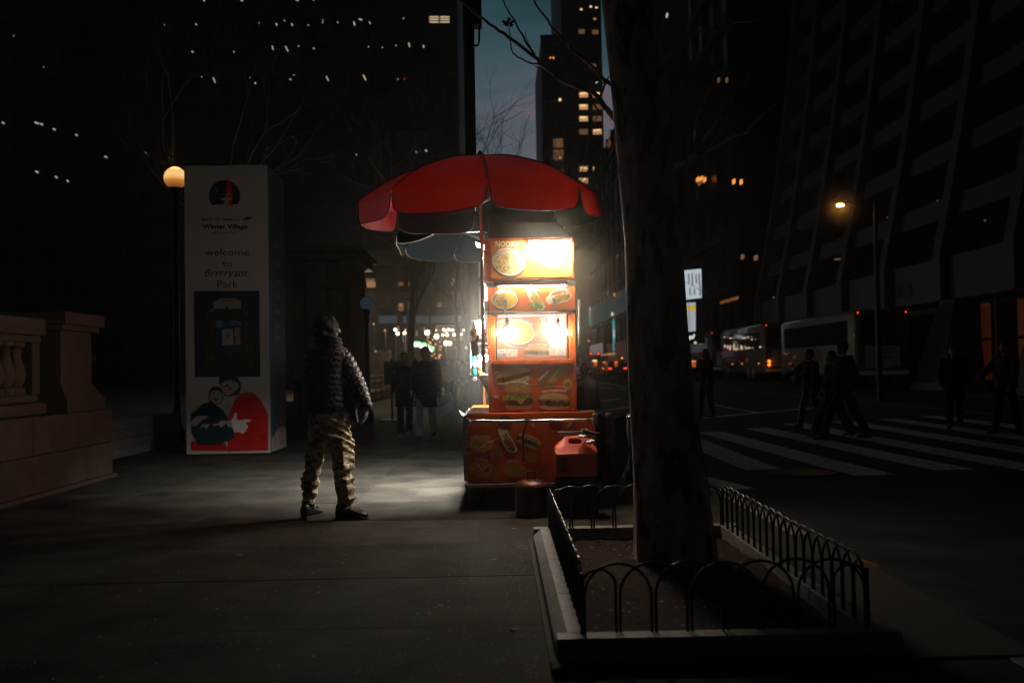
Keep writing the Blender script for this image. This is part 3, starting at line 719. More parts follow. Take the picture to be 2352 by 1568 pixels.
# ---------------------------------------------------------------- sloping travertine tower across the street
def GX(z):
    d = max(0, z-5.9); return 20+0.22*d-0.003*d*d
gt = thing('sloping_tower', 'tall tower with an inward sloping white grid facade across the street', 'building', (24, 50, 0))
zs = [5.9+2.75*k for k in range(0, 14)]
s = MB()
for z in [4.95]+[q for q in zs[1:]]:
    h0, h1 = (z-0.95, z+0.95) if z < 5 else (z-0.9, z+0.05)
    x0, x1 = GX(h0), GX(h1)
    s.loft([[(x0-0.15, y, h0), (x0+1.2, y, h0), (x1+1.2, y, h1), (x1-0.15, y, h1)] for y in (24, 74.6)])
s.build('spandrel_bands', M_trav, gt)
cols = [69+6.3*0.9, 69, 62.6, 56.3, 50.0, 43.7, 37.4, 31.1, 24.8]
for y in cols:
    s = MB(); zz = [4.0]+zs; w = 0.38
    s.loft([[(GX(z)-0.6, y-w, z), (GX(z)+0.9, y-w, z), (GX(z)+0.9, y+w, z), (GX(z)-0.6, y+w, z)] for z in zz]); s.build('column', M_trav, gt)
s = MB()
s.loft([[(GX(z)+0.5, 24, z), (GX(z)+14, 24, z), (GX(z)+14, 74.5, z), (GX(z)+0.5, 74.5, z)] for z in [4.2]+zs]); s.build('glazing', M_glass, gt)
for y, wt, wb in ((69, 0.5, 1.0), (56.3, 0.5, 1.0), (43.7, 0.7, 1.9), (35.5, 0.6, 1.2)):
    s = MB(); s.loft([[(19.9, y-wt, 4.1), (21.0, y-wt, 4.1), (21.0, y+wt, 4.1), (19.9, y+wt, 4.1)], [(19.3, y-wb*0.6, 2.0), (20.8, y-wb*0.6, 2.0), (20.8, y+wb*0.6, 2.0), (19.3, y+wb*0.6, 2.0)], [(18.8, y-wb, -0.1), (20.6, y-wb, -0.1), (20.6, y+wb, -0.1), (18.8, y+wb, -0.1)]][::-1])
    s.build('splayed_leg', M_trav, gt)
for y0, y1 in ((31, 37), (38.5, 42.5), (44.5, 48.5)):
    f = MB().box(22.3, 22.4, y0, y1, 0.3, 3.9).build('lobby_window', G_lobby, gt)
    s = MB()
    for y in (y0, (y0+y1)/2, y1): s.box(22.22, 22.32, y-0.08, y+0.08, 0.2, 4)
    s.box(22.2, 22.34, y0, y1, 2.2, 2.32); s.box(22.2, 22.34, y0, y1, 0.2, 0.4); s.build('mullions', M_dark, f)
MB().box(22.5, 36, 24, 74, 0, 4.1).build('core_wall', M_brown, gt)
for u, v, w in ((1800, 568, 5), (1853, 568, 7), (1841, 600, 4), (2030, 478, 7), (2020, 508, 9), (1965, 512, 5), (2110, 375, 5), (2120, 375, 4), (2192, 372, 8), (1890, 837, 6), (1902, 1054, 14), (1955, 1037, 14), (2015, 1015, 16), (2068, 997, 8),
                (2185, 1007, 12), (2245, 1043, 12), (2280, 920, 16), (2340, 900, 10), (1745, 1109, 5), (1675, 1128, 4), (1710, 1122, 8), (1640, 1140, 8), (2152, 1155, 12)):
    U, V = u*0.4385+1320.7, v*0.4385; X = 21.0
    for _ in range(6):
        a = PX(U, V, X); X = GX(a.z)+0.45
    w *= 0.4385/2; da = PX(U+w, V, X).y
    MB().tube([(X-0.06, a.y, a.z), (X-0.06, da, a.z)], 0.035, 5).build('ceiling_light', G_dim if w > 1.4 else G_win, gt)
for u0, u1, v in ((1918, 1935, 596), (1955, 1969, 595), (1758, 1766, 684), (1775, 1790, 683), (2120, 2131, 640)):
    X = 20.5; a, b_ = PX(u0, v, X), PX(u1, v-1.5, X); MB().tube([a, b_], 0.05, 5).build('ceiling_light', G_dim, gt)
ar = Art(q=lambda u, v, k: (lambda p: (p.x-0.01*k, p.y, p.z))(PX(u, v, 19.78)))
ar.text('GRACE', 2063, 671, 58, 27, (0.02, 0.02, 0.02), 3, rot=-0.14); ar.build('wall_lettering', M_print, gt)
struct(MB().box(17.2, 19.2, -10, 75, -0.2, 0.02).build('opposite_sidewalk', MATS['park_paving']))
struct(MB().box(19.2, 30, -10, 75, -0.2, 0.015).build('plaza', MATS['park_paving']))
# brown block beyond the park on the left side of the street
YL = 92.0
bl = facade(P(835, 700, YL).x, P(1066, 700, YL).x, YL, 0, 15.6, 3.9, 3.0, 0.6, 18, 'park_side_block', 'low block beyond the park with dim orange windows over lit shops', 'building', m=M_brown)
for u, v, w, h, m in ((843, 650, 34, 20, G_dim), (851, 653, 22, 14, glow('window_mid', (0.65, 0.33, 0.13), 0.4)), (921, 705, 12, 18, G_dim), (943, 703, 9, 16, G_dim), (921, 652, 11, 9, G_dim), (941, 652, 6, 8, G_dim), (850, 596, 16, 16, G_dim), (1043, 647, 12, 16, G_dim), (921, 700, 4, 4, G_win), (1010, 700, 10, 10, G_dim)):
    quadY(u-w/2, v-h/2, u+w/2, v+h/2, YL-0.2, 0.08).build('lit_window', m, bl)
for u0, u1 in ((870, 912), (925, 934), (955, 985), (990, 1062)):
    quadY(u0, 725, u1, 742, YL-0.25, 0.1).build('blue_fascia', glow('fascia_blue', (0.05, 0.12, 0.19), 0.22), bl)
quadY(1000, 745, 1062, 782, YL-0.25, 0.1).build('shop_window', glow('shop_glow', (0.30, 0.20, 0.15), 0.30), bl)
for u, v, w, h in ((915, 758, 4, 18), (927, 775, 4, 20), (944, 765, 4, 28), (957, 765, 3, 12), (975, 757, 5, 10)):
    quadY(u-w/2, v-h/2, u+w/2, v+h/2, YL-0.3, 0.06).build('shop_display', glow('display_grey', (0.5, 0.42, 0.36), 0.35), bl)
for u, v, w in ((1019, 757, 6), (1024, 760, 5), (1030, 757, 6), (1039.5, 758, 6), (1049, 762, 6.5), (1017, 769, 6), (1027, 769, 7), (1043, 768.5, 7), (1060, 767.5, 4.5), (1065, 758, 4), (1055, 756, 3), (1002, 758, 3), (1036, 757, 3)):
    c = P(u, v, 80); MB().ball(c, w/2*80/FPX, 12, 8).build('shop_bulb', G_white, bl)

# ================================================================ park lamps
M_post = mat('lamp_iron', (0.014, 0.016, 0.014), 0.5, 0.4)
def globe_lamp(u, v, r_, Y, m, label, name='park_lamp', z0=0.0, group='globe lamps of the park', arms=1):
    c = P(u, v, Y); rr = r_*Y/FPX
    t = thing(name, label, 'lamp', (c.x, Y, z0), group=group)
    MB().ball(c, rr, 24, 16).build('globe', m, t, smooth=True)
    s = MB(); h = c.z-rr
    s.lathe([(0.14, z0), (0.14, z0+0.25), (0.09, z0+0.35), (0.06, z0+0.9), (0.045, h-0.3), (0.07, h-0.25), (0.05, h-0.15), (rr*0.55, h+0.0), (rr*0.6, h+rr*0.12), (rr*0.3, h+rr*0.15)], (c.x, Y, 0), 14); s.build('lamp_post', M_post, t, smooth=True)
    return t, c
m_big = mat('globe_glass_lit', (0.3, 0.2, 0.1), 0.4, var=0.0)
nt = m_big.node_tree; b = nt.nodes['Principled BSDF']
tcn = nt.nodes.new('ShaderNodeTexCoord'); sp = nt.nodes.new('ShaderNodeSeparateXYZ'); nt.links.new(tcn.outputs['Generated'], sp.inputs[0])
cr = nt.nodes.new('ShaderNodeValToRGB'); e = cr.color_ramp.elements; e[0].position = 0.05; e[0].color = (0.16, 0.04, 0.006, 1); e[1].position = 0.95; e[1].color = (0.75, 0.36, 0.09, 1)
for p_, c_ in ((0.35, (0.48, 0.19, 0.035)), (0.46, (0.85, 0.42, 0.11)), (0.62, (1.0, 0.62, 0.24))):
    q = e.new(p_); q.color = (*c_, 1)
nt.links.new(sp.outputs['Z'], cr.inputs[0]); nt.links.new(cr.outputs[0], b.inputs['Emission Color']); b.inputs['Emission Strength'].default_value = 1.0
t, c = globe_lamp(402.5, 409, 25.5, 19.5, m_big, 'large amber globe lamp partly hidden behind the welcome pillar', group='globe lamps of the park')
ld = bpy.data.lights.new('lamp_light', 'POINT'); ld.energy = 14; ld.color = (1, 0.55, 0.22); ld.shadow_soft_size = 0.2
lo = bpy.data.objects.new('lamp_light', ld); COL.objects.link(lo); lo.location = c+Vector((0, 0, 0)); adopt(lo, t)
t.children[0].visible_shadow = True
lo.location = c+Vector((0, 0, 0.35))
globe_lamp(814, 680, 12.5, 33, glow('globe_mid', (1.0, 0.72, 0.36), 1.7), 'bright globe lamp half hidden by the stone kiosk')
globe_lamp(842, 697, 15, 25, mat('unlit_globe', (0.16, 0.2, 0.26), 0.3, var=0.1, emit=(0.03, 0.045, 0.07), estr=0.35, sample=False), 'unlit globe lamp given a faint blue glow, right of the stone kiosk')  # faint blue glow put into the material of an unlit globe
globe_lamp(834, 729, 6, 45, G_white, 'small lit globe lamp just below the unlit bluish globe')
far_l = [(884, 759, 3.0, 58), (908, 757, 4.2, 62), (913.5, 766, 4.6, 55), (929, 764.5, 4.0, 60), (931, 757, 2.6, 66), (981, 764, 6.5, 60), (1002.5, 772.6, 6.2, 66), (1024.5, 788, 6.2, 62), (1033, 788.5, 5.5, 68), (1051, 799, 4.4, 70), (1071, 798.7, 4.0, 74), (947, 799, 3.4, 66), (858, 744, 2.5, 70)]
labs = ['faintest small lamp at the left end of the distant lamps', 'upper of the two close lamps over the couple', 'lower of the two close lamps over the couple', 'single distant lamp right of the close pair', 'tiny distant lamp above the single one', 'large distant lamp above the green lights', 'distant lamp between the green lights and the shop bulbs', 'left of the touching pair of lamps above the bag', 'right of the touching pair of lamps above the bag', 'pale distant lamp in the steam, left one', 'pale distant lamp in the steam nearest the cart', 'dim lamp above the dark coated woman', 'tiny lamp near the blue fascia']
for (u, v, r_, Y), l in zip(far_l, labs):
    m = G_white if r_ > 3.9 else G_win
    if u in (1051, 1071): m = glow('lamp_misty', (0.9, 0.75, 0.55), 0.6)
    globe_lamp(u, v, r_*0.9, Y, m, l, name='street_lamp', group='distant lamps along the park')
def real_light(p, e, par, colr=(1, 0.78, 0.5), r_=0.15):
    l_ = bpy.data.lights.new('lamp_light', 'POINT'); l_.energy = e; l_.color = colr; l_.shadow_soft_size = r_
    o_l = bpy.data.objects.new('lamp_light', l_); COL.objects.link(o_l); o_l.location = p; adopt(o_l, par)
for o_ in [q for q in COL.objects if q.name.startswith(('park_lamp', 'street_lamp')) and q.parent is None]:
    g_ = [k for k in o_.children if k.name.startswith('globe')][0]; me_ = g_.data; z_ = sum(v_.co.z for v_ in me_.vertices)/len(me_.vertices)
    if o_['label'].startswith(('bright globe', 'large distant', 'distant lamp between', 'left of the touching', 'pale distant lamp in the steam, left', 'small lit globe')):
        real_light(Vector((o_.location.x, o_.location.y-0.6, z_)), 230 if o_.location.y < 50 else 260, o_)
# green-topped lamps on a marquee
ga = thing('green_lit_marquee', 'curved marquee with a row of green topped white lights over the couple', 'marquee', (P(975, 800, 64).x, 64, 0))
pts = [(954, 792), (961, 792), (968, 795), (975, 795), (982, 799), (989, 802), (994, 804)]
for u, v in pts:
    c = P(u, v, 64); MB().ball(c, 0.12, 12, 8, sx=1.3).build('white_lamp', glow('marquee_white', (0.85, 1.0, 0.8), 2.0), ga)
    c = P(u-1, v-5.5, 64.1); MB().ball(c, 0.11, 12, 8, sx=1.5, sz=0.8).build('green_lamp', G_green, ga)
s = MB(); s.tube([P(u, v+4, 64.2) for u, v in pts], 0.06, 6)
for u in (955, 994): s.tube([P(u, 800, 64.2), G(u, 892, 0.0) if False else Vector((P(u, 800, 64.2).x, 64.2, 0))], 0.05, 6)
s.build('marquee_frame', M_post, ga)
ft = thing('fairy_light_tree', 'small tree strung with orange fairy lights behind the couple', 'tree', (P(1000, 800, 58).x, 58, 0))
s = MB(); c0 = P(998, 800, 58); s.tube([(c0.x, 58, 0), (c0.x, 58, c0.z-0.4)], 0.07, 6)
for k in range(14):
    a = k*2.4; s.tube([(c0.x, 58, c0.z-0.7+0.05*k), (c0.x+0.5*math.cos(a), 58+0.5*math.sin(a), c0.z+0.02*k)], [0.03, 0.01], 4)
s.build('trunk', M_twig, ft)
for a, b_ in ((820, 528), (857, 550), (830, 572), (838, 582), (882, 592), (920, 572), (935, 612), (915, 612), (925, 640), (910, 645), (872, 682), (918, 690), (930, 692), (884, 720), (915, 718), (912, 705), (850, 700)):
    c = P(a/4.017+780.9, b_/4.017+643.1, 58+random.uniform(-0.5, 0.5)); MB().ball(c, 0.045, 8, 6).build('fairy_light', glow('fairy_orange', (1.0, 0.4, 0.12), 1.3), ft)
for a, b_, w in ((205, 645, 5), (243, 632, 6), (330, 657, 5)):
    pass
tk = thing('teal_lit_booth', 'low booth with small teal lit panels right of the man', 'booth', (P(850, 805, 48).x, 48, 0))
c = P(850, 820, 48); MB().box(c.x-0.6, c.x+0.9, 48, 49.2, 0, 2.3).build('booth_body', M_brown, tk)
for u, v, w, h in ((832, 803.5, 4, 10), (841.5, 800, 6, 10), (863, 806.5, 4.5, 4.5)):
    quadY(u-w/2, v-h/2, u+w/2, v+h/2, 47.95, 0.05).build('teal_panel', G_teal, tk)

# stone kiosk at the park gate
kk = thing('stone_kiosk', 'dark brown stone kiosk with a rounded pediment behind the man', 'kiosk', (-5.3, 28, 0))
x0, x1 = P(672, 800, 27).x, P(806, 800, 27).x; zt = P(740, 600, 27).z
s = MB(); s.box(x0, x1, 27, 30, 0, zt); s.box(x0-0.15, x1+0.15, 26.85, 30.2, 0, 0.5); s.build('wall', M_brown, kk, bevel=0.02)
s = MB(); s.box(x0-0.2, x1+0.25, 26.75, 30.2, zt, zt+0.22); s.box(x0-0.3, x1+0.35, 26.65, 30.2, zt+0.224, zt+0.36); s.build('cornice', M_brown, kk, bevel=0.02)
s = MB(); n = 16; cx = P(795, 640, 26.8).x; prof = []
for k in range(n+1):
    a = math.pi*k/n; prof.append((cx+0.55*math.cos(a), 26.6, zt-0.75+0.75*math.sin(a)))
s.prism(prof, (0, 0.25, 0)); s.build('pediment', M_brown, kk, bevel=0.02)
s = MB()
for k in range(3):
    xx = x0+0.2+k*(x1-x0-0.4)/2; s.box(xx-0.16, xx+0.16, 26.86, 26.99, 0.5, zt)
s.build('pilasters', M_brown, kk, bevel=0.01)

# signboard with teal poster, low iron fence
st = thing('poster_stand', 'standing sign with a teal poster left of the walking couple', 'sign', (P(903, 960, 26).x, 26, 0))
c = P(903, 960, 26).x
MB().box(c-0.22, c+0.22, 25.95, 26.0, 0.95, 1.55).build('poster', mat('teal_poster', (0.02, 0.16, 0.20), 0.5, var=0.4, vscale=6), st)
MB().tube([(c-0.03, 26.05, 0), (c-0.03, 26.05, 1.6)], 0.03, 8).build('post', M_post, st); MB().box(c-0.3, c+0.25, 25.8, 26.3, 0, 0.03).build('base', M_post, st)
pf = thing('park_fence', 'dark iron park fence running back behind the man', 'fence', (-4.3, 24, 0))
s = MB()
for y in range(22, 60, 2): s.tube([(-5.2, y, 0), (-5.2, y, 1.15)], 0.03, 6)
for z in (0.2, 0.9, 1.1): s.tube([(-5.2, 22, z), (-5.2, 58, z)], 0.02, 6)
s.build('rails', M_post, pf)
tag(MB().box(-8, -5.25, 30, 58, 0, 0.45).build('planter_wall', M_brown, bevel=0.02), 'low brown planter wall behind the iron park fence', 'wall')

# ================================================================ balustrade at the left edge
bw = thing('balustrade', 'pale stone park balustrade on a block base at the left edge', 'wall', (-5.1, 10, 0))
Xw = -5.06; Ye = 13.1
s = MB()
yb = [3.0, 5.2, 7.0, 8.9, 10.9, Ye]
for a, b_ in zip(yb[:-1], yb[1:]): s.box(Xw-0.95, Xw, a+0.006, b_-0.006, 0.46, 0.88)
yb = [3.0, 4.4, 6.1, 8.0, 9.9, 12.3, Ye]
for a, b_ in zip(yb[:-1], yb[1:]): s.box(Xw-0.95, Xw+0.004, a+0.006, b_-0.006, 0.05, 0.452)
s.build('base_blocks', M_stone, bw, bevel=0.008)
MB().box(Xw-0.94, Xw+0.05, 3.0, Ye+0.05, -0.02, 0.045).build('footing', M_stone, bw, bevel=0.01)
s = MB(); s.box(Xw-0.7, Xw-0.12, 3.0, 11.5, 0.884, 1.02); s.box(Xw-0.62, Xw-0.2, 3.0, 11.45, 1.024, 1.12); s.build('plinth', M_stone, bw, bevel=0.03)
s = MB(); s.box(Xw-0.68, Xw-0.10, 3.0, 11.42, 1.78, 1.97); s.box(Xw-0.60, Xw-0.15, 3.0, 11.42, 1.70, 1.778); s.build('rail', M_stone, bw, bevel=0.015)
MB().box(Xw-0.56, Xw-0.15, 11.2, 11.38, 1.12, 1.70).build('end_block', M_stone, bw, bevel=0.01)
y = 11.08
prof = [(0.108, 1.12), (0.108, 1.19), (0.065, 1.21), (0.10, 1.27), (0.115, 1.34), (0.10, 1.42), (0.07, 1.50), (0.06, 1.57), (0.075, 1.60), (0.05, 1.63), (0.10, 1.66), (0.10, 1.70)]
while y > 3.2:
    MB().lathe(prof, (Xw-0.29, y, 0), 16).build('baluster', M_stone, bw, smooth=True, autos=35); y -= 0.245
y0, y1 = 11.85, 12.74
s = MB(); x1 = Xw-0.12
s.box(Xw-0.88, Xw-0.02, y0-0.05, y1+0.2, 0.884, 1.05)
s.loft([[(x-0.0, y, 1.05) for x, y in ((Xw-0.86, y0-0.03), (Xw-0.04, y0-0.03), (Xw-0.04, y1+0.16), (Xw-0.86, y1+0.16))], [(x, y, 1.22) for x, y in ((Xw-0.78, y0), (x1, y0), (x1, y1), (Xw-0.78, y1))], [(x, y, 1.86) for x, y in ((Xw-0.78, y0), (x1, y0), (x1, y1), (Xw-0.78, y1))]])
s.box(Xw-0.86, x1+0.06, y0-0.07, y1+0.1, 1.86, 1.93); s.box(Xw-0.94, x1+0.11, y0-0.12, y1+0.16, 1.934, 2.08)
s.build('pedestal', M_stone, bw, bevel=0.01)
ar = Art(q=lambda u, v, k: (x1+0.001*k, u, v)); 
g, f = glyphs('BRYANT PARK', 0, 0.0); W = g[:, 0].max()
ar.add([(x1+0.002, y0+0.18+gx/W*0.86, 1.50+gy*0.13) for gx, gy in g], f, (0.06, 0.045, 0.04)); ar.build('carved_lettering', mat('cut_letters', (0.05, 0.04, 0.035), 0.9), bw)
# steps up into the park
for k in range(4):
    struct(MB().box(-12, Xw-1.0-0.0*k, 14.2+0.4*k, 19, 0.15*k, 0.15*k+0.148).build('step', M_granite, bevel=0.01))

# ================================================================ street lamp over the avenue
Yl = 34.0; c = P(1930, 471, Yl)
sl = thing('sodium_street_lamp', 'street lamp on a long arm glowing orange over the avenue', 'lamp', (P(2010, 500, Yl).x, Yl, road_z(Yl)))
MB().ball(c, 0.085, 14, 10, sx=1.5, sy=1.0, sz=0.6).build('lamp_lens', glow('sodium', (1.0, 0.40, 0.07), 130, sample=True), sl, smooth=True)
xp = P(2010, 484, Yl).x
LAMP_AT = c.copy()
MB().tube([(c.x-0.15, Yl, c.z+0.07), (c.x+0.35, Yl, c.z+0.10)], [0.06, 0.10], 10).build('lamp_head', M_dark, sl)
MB().tube([(c.x+0.3, Yl, c.z+0.08), P(1970, 470, Yl), P(1995, 476, Yl), (xp, Yl, P(2008, 492, Yl).z)], 0.035, 8).build('arm', M_dark, sl)
MB().tube([(xp, Yl, c.z+0.2), (xp, Yl, road_z(Yl)-0.02)], [0.07, 0.11], 10).build('pole', M_dark, sl)

# dark pole with signal box above the umbrella
Yp = 13.5; a = P(1080, 300, Yp)
pl = thing('signal_pole', 'thick dark pole with a hooked box, rising behind the red umbrella', 'pole', (a.x, Yp, 0))
MB().tube([(a.x, Yp, 0), (a.x, Yp, 7.5)], 0.078, 16).build('pole', M_post, pl, smooth=True)
b_ = P(1091, 28, Yp); s = MB(); s.box(b_.x-0.09, b_.x+0.09, Yp-0.12, Yp+0.12, P(1091, 62, Yp).z, P(1091, -30, Yp).z); s.build('signal_box', M_post, pl, bevel=0.01)
MB().tube([P(1082, 104, Yp), P(1097, 105, Yp), P(1100, 98, Yp), P(1101, 60, Yp)], 0.014, 6).build('bracket', M_post, pl)

# ================================================================ coaches
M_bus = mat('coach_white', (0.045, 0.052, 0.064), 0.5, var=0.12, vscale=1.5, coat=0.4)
M_busg = mat('coach_glass', (0.008, 0.010, 0.013), 0.08, var=0.2, spec=0.8)
def coach():
    t = thing('coach', '', 'bus', (0, 0, 0), group='white coaches parked along the far kerb')
    W, H, Ln = 2.55, 3.42, 12.0
    def sec(y, ins, hh): # rounded rectangle section
        r_ = 0.22; pts = []
        for cxx, czz, a0 in ((W/2-r_-ins, 0.38+0.08, -90), (W/2-r_-ins, hh-r_, 0), (-W/2+r_+ins, hh-r_, 90), (-W/2+r_+ins, 0.38+0.08, 180)):
            rr = r_ if czz > 1 else 0.08
            for k in range(5):
                an = R(a0+k*22.5); pts.append((cxx+(r_-rr)*(1 if cxx > 0 else -1)+rr*math.cos(an), y, czz+rr*math.sin(an)))
        return pts
    MB().loft([sec(0.0, 0.10, H-0.12), sec(0.08, 0.02, H-0.03), sec(0.3, 0, H), sec(Ln-0.6, 0, H), sec(Ln-0.1, 0.05, H-0.1), sec(Ln, 0.2, H-0.4)]).build('body', M_bus, t, smooth=True, autos=30, world=False)
    for sx in (-1, 1):
        MB().box(sx*W/2-0.012 if sx > 0 else -W/2-0.012, sx*W/2+0.012 if sx > 0 else -W/2+0.012, 0.9, Ln-0.9, 1.85, 2.95).build('side_glass', M_busg, t, world=False, bevel=0.01)
    MB().box(-0.98, 0.98, -0.02, 0.1, 2.0, 3.12).build('rear_window', M_busg, t, world=False, bevel=0.03)
    MB().box(-1.15, 1.15, -0.05, 0.1, 0.42, 0.62).build('bumper', mat('pale_bumper', (0.75, 0.78, 0.76), 0.3, 0.3, var=0.1), t, world=False, bevel=0.02)
    MB().box(-0.8, 0.8, -0.012, 0.05, 0.75, 1.75).build('engine_cover', mat('coach_cover', (0.34, 0.35, 0.37), 0.45), t, world=False, bevel=0.02)
    s = MB()
    for z, w in ((1.62, 0.62), (1.54, 0.5), (1.44, 0.58), (1.28, 0.45), (1.20, 0.5)): s.box(-w, w, -0.02, -0.013, z-0.014, z+0.014)
    s.build('rear_lettering', M_dark, t, world=False)
    for sx in (-1, 1):
        MB().box(sx*1.05-0.1, sx*1.05+0.1, -0.02, 0.06, 0.9, 1.45).build('tail_cluster', mat('dark_red_lens', (0.12, 0.01, 0.01), 0.2), t, world=False, bevel=0.02)
        MB().ball((sx*1.1, -0.01, H-0.16), 0.035, 8, 6).build('marker_light', G_red, t, world=False)
        for y in (2.6, 3.9, 9.6):
            w = MB().tube([(sx*(W/2-0.3), y, 0.5), (sx*(W/2+0.01), y, 0.5)], 0.5, 24).build('wheel', M_rubber, t, world=False)
            MB().tube([(sx*(W/2-0.1), y, 0.5), (sx*(W/2+0.02), y, 0.5)], 0.27, 18).build('rim', M_steel, w, world=False)
    for y in (1.2, 5.5, 8.2): MB().ball((-W/2-0.01, y, 0.95), 0.045, 8, 6).build('side_marker', G_amber, t, world=False)
    s = MB(); g, f = glyphs('MR', 0, 0.02); Wt = g[:, 0].max()
    s.add([(-W/2-0.013, 6.2-gx/Wt*1.6, 1.15+gy*0.85) for gx, gy in g], f); s.build('side_lettering', M_dark, t, world=False)
    return t
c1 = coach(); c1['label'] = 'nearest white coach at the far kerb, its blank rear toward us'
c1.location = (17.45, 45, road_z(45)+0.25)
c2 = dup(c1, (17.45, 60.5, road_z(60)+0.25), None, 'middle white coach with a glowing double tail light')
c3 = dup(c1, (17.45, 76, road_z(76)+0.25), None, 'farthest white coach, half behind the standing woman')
for k in (0, 1):
    c = P(1767, 829.5+8*k, 60.3); MB().ball(c, 0.10, 12, 8, sy=0.4).build('lit_tail_light', G_redo, c2)
for u, v in ((1759.5, 752),): pass
# shopfront reflections in the coach glass, put in as small glowing balls
cl = thing('coach_glass_glints', 'row of glowing glints added for reflections in the middle coach window', 'lights', (16.0, 62, 2.5))
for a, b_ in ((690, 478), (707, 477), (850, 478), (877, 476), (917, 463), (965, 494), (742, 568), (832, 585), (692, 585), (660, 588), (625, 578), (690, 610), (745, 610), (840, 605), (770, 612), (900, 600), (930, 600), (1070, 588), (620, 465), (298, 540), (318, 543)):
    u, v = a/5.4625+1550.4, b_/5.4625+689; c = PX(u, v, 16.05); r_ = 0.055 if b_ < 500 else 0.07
    MB().ball(c, r_, 8, 6, sz=1.6 if b_ > 560 and a < 900 else 1).build('bulb', glow('bus_glint', (1.0, 0.8, 0.55), 0.9 if b_ > 500 else 0.5), cl)  # each glowing ball stands for a glint in the glass
MB().tube([PX(1600, 789, 16.1), PX(1760, 776, 16.1)], 0.01, 5).build('glint_wire', M_dark, cl)  # wire added to carry the glints

# ================================================================ cars
def car(paint, name, label, taxi=False):
    t = thing(name, label, 'taxi' if taxi else 'car', (0, 0, 0), group='cars queueing up the avenue')
    m = mat('car_paint_'+str(paint), paint, 0.25, 0.2, var=0.05, coat=0.6)
    prof = [(0, 0.45), (0.02, 0.85), (0.12, 0.98), (0.75, 1.02), (1.25, 1.42), (1.6, 1.46), (2.6, 1.44), (3.25, 1.02), (4.2, 0.85), (4.5, 0.7), (4.55, 0.4), (4.2, 0.22), (0.3, 0.22)]
    rings = []
    for x, k in ((-0.88, 0.90), (-0.86, 0.97), (-0.6, 1.0), (0.6, 1.0), (0.86, 0.97), (0.88, 0.90)):
        rings.append([(x*(1 if z < 1.03 else 0.80), y*k+(1-k)*2.2, 0.6+(z-0.6)*(k if z > 0.6 else 1)) for y, z in prof])
    MB().loft(rings).build('body', m, t, smooth=True, autos=35, world=False)
    MB().add([(-0.58, 0.80, 1.04), (0.58, 0.80, 1.04), (0.5, 1.2, 1.38), (-0.5, 1.2, 1.38)], [(0, 1, 2, 3)]).build('rear_window', M_busg, t, world=False)
    for sx in (-1, 1):
        MB().box(sx*0.68-0.14, sx*0.68+0.14, -0.03, 0.06, 0.74, 0.86).build('tail_light', G_redo if paint[0] > 0.1 else G_red, t, world=False, bevel=0.02)
        for y in (0.85, 3.6):
            w = MB().tube([(sx*0.66, y, 0.33), (sx*0.885, y, 0.33)], 0.33, 20).build('wheel', M_rubber, t, world=False)
            MB().tube([(sx*0.8, y, 0.33), (sx*0.895, y, 0.33)], 0.19, 14).build('rim', M_steel, w, world=False)
    MB().box(-0.3, 0.3, -0.01, 0.03, 0.5, 0.62).build('number_plate', M_bus, t, world=False)
    MB().box(-0.14, 0.14, 1.18, 1.24, 1.34, 1.39).build('brake_light', G_redo, t, world=False)
    if taxi: MB().box(-0.22, 0.22, 1.9, 2.1, 1.47, 1.6).build('roof_sign', G_winb, t, world=False, bevel=0.02)
    return t
def at_car(c, u, Y): c.location = (P(u, 850, Y).x, Y, road_z(Y)+0.02); return c
at_car(car((0.05, 0.012, 0.012), 'parked_car', 'dark red car with glowing tail lights nearest the tree trunk'), 1419, 88)
at_car(car((0.02, 0.02, 0.025), 'parked_car', 'black car in the queue behind the dark red car'), 1391, 100)
at_car(car((0.5, 0.30, 0.02), 'yellow_taxi', 'yellow taxi in the queue beside the grey canister', True), 1371, 92)
at_car(car((0.12, 0.12, 0.13), 'parked_car', 'silver car at the left end of the queue'), 1352, 98)
at_car(car((0.03, 0.02, 0.05), 'parked_car', 'farthest dark car under the red traffic lights'), 1398, 125)
at_car(car((0.02, 0.022, 0.03), 'parked_car', 'dark car with dim tail lights near the left coach'), 1602, 66)
for k, (u, v, Y, m, l) in enumerate(((1357, 812, 100, G_red, 'left of the two red traffic signals over the cars'), (1374, 812, 100, G_red, 'right of the two red traffic signals over the cars'), (1352, 783, 90, G_amber, 'amber signal hanging highest above the car queue'), (1428.7, 822, 84, G_amber, 'amber signal right above the dark red car'))):
    c = P(u, v, Y); t = thing('traffic_signal', l, 'traffic light', (c.x, Y+0.1, road_z(Y)), group='signals over the avenue')
    MB().ball((c.x, Y-0.02, c.z), 0.10, 12, 8).build('lens', m, t); MB().box(c.x-0.17, c.x+0.17, Y+0.06, Y+0.3, c.z-0.55, c.z+0.18).build('housing', M_dark, t, bevel=0.02)
    MB().tube([(c.x, Y+0.35, road_z(Y)), (c.x, Y+0.35, c.z+0.2)], 0.05, 8).build('post', M_dark, t)
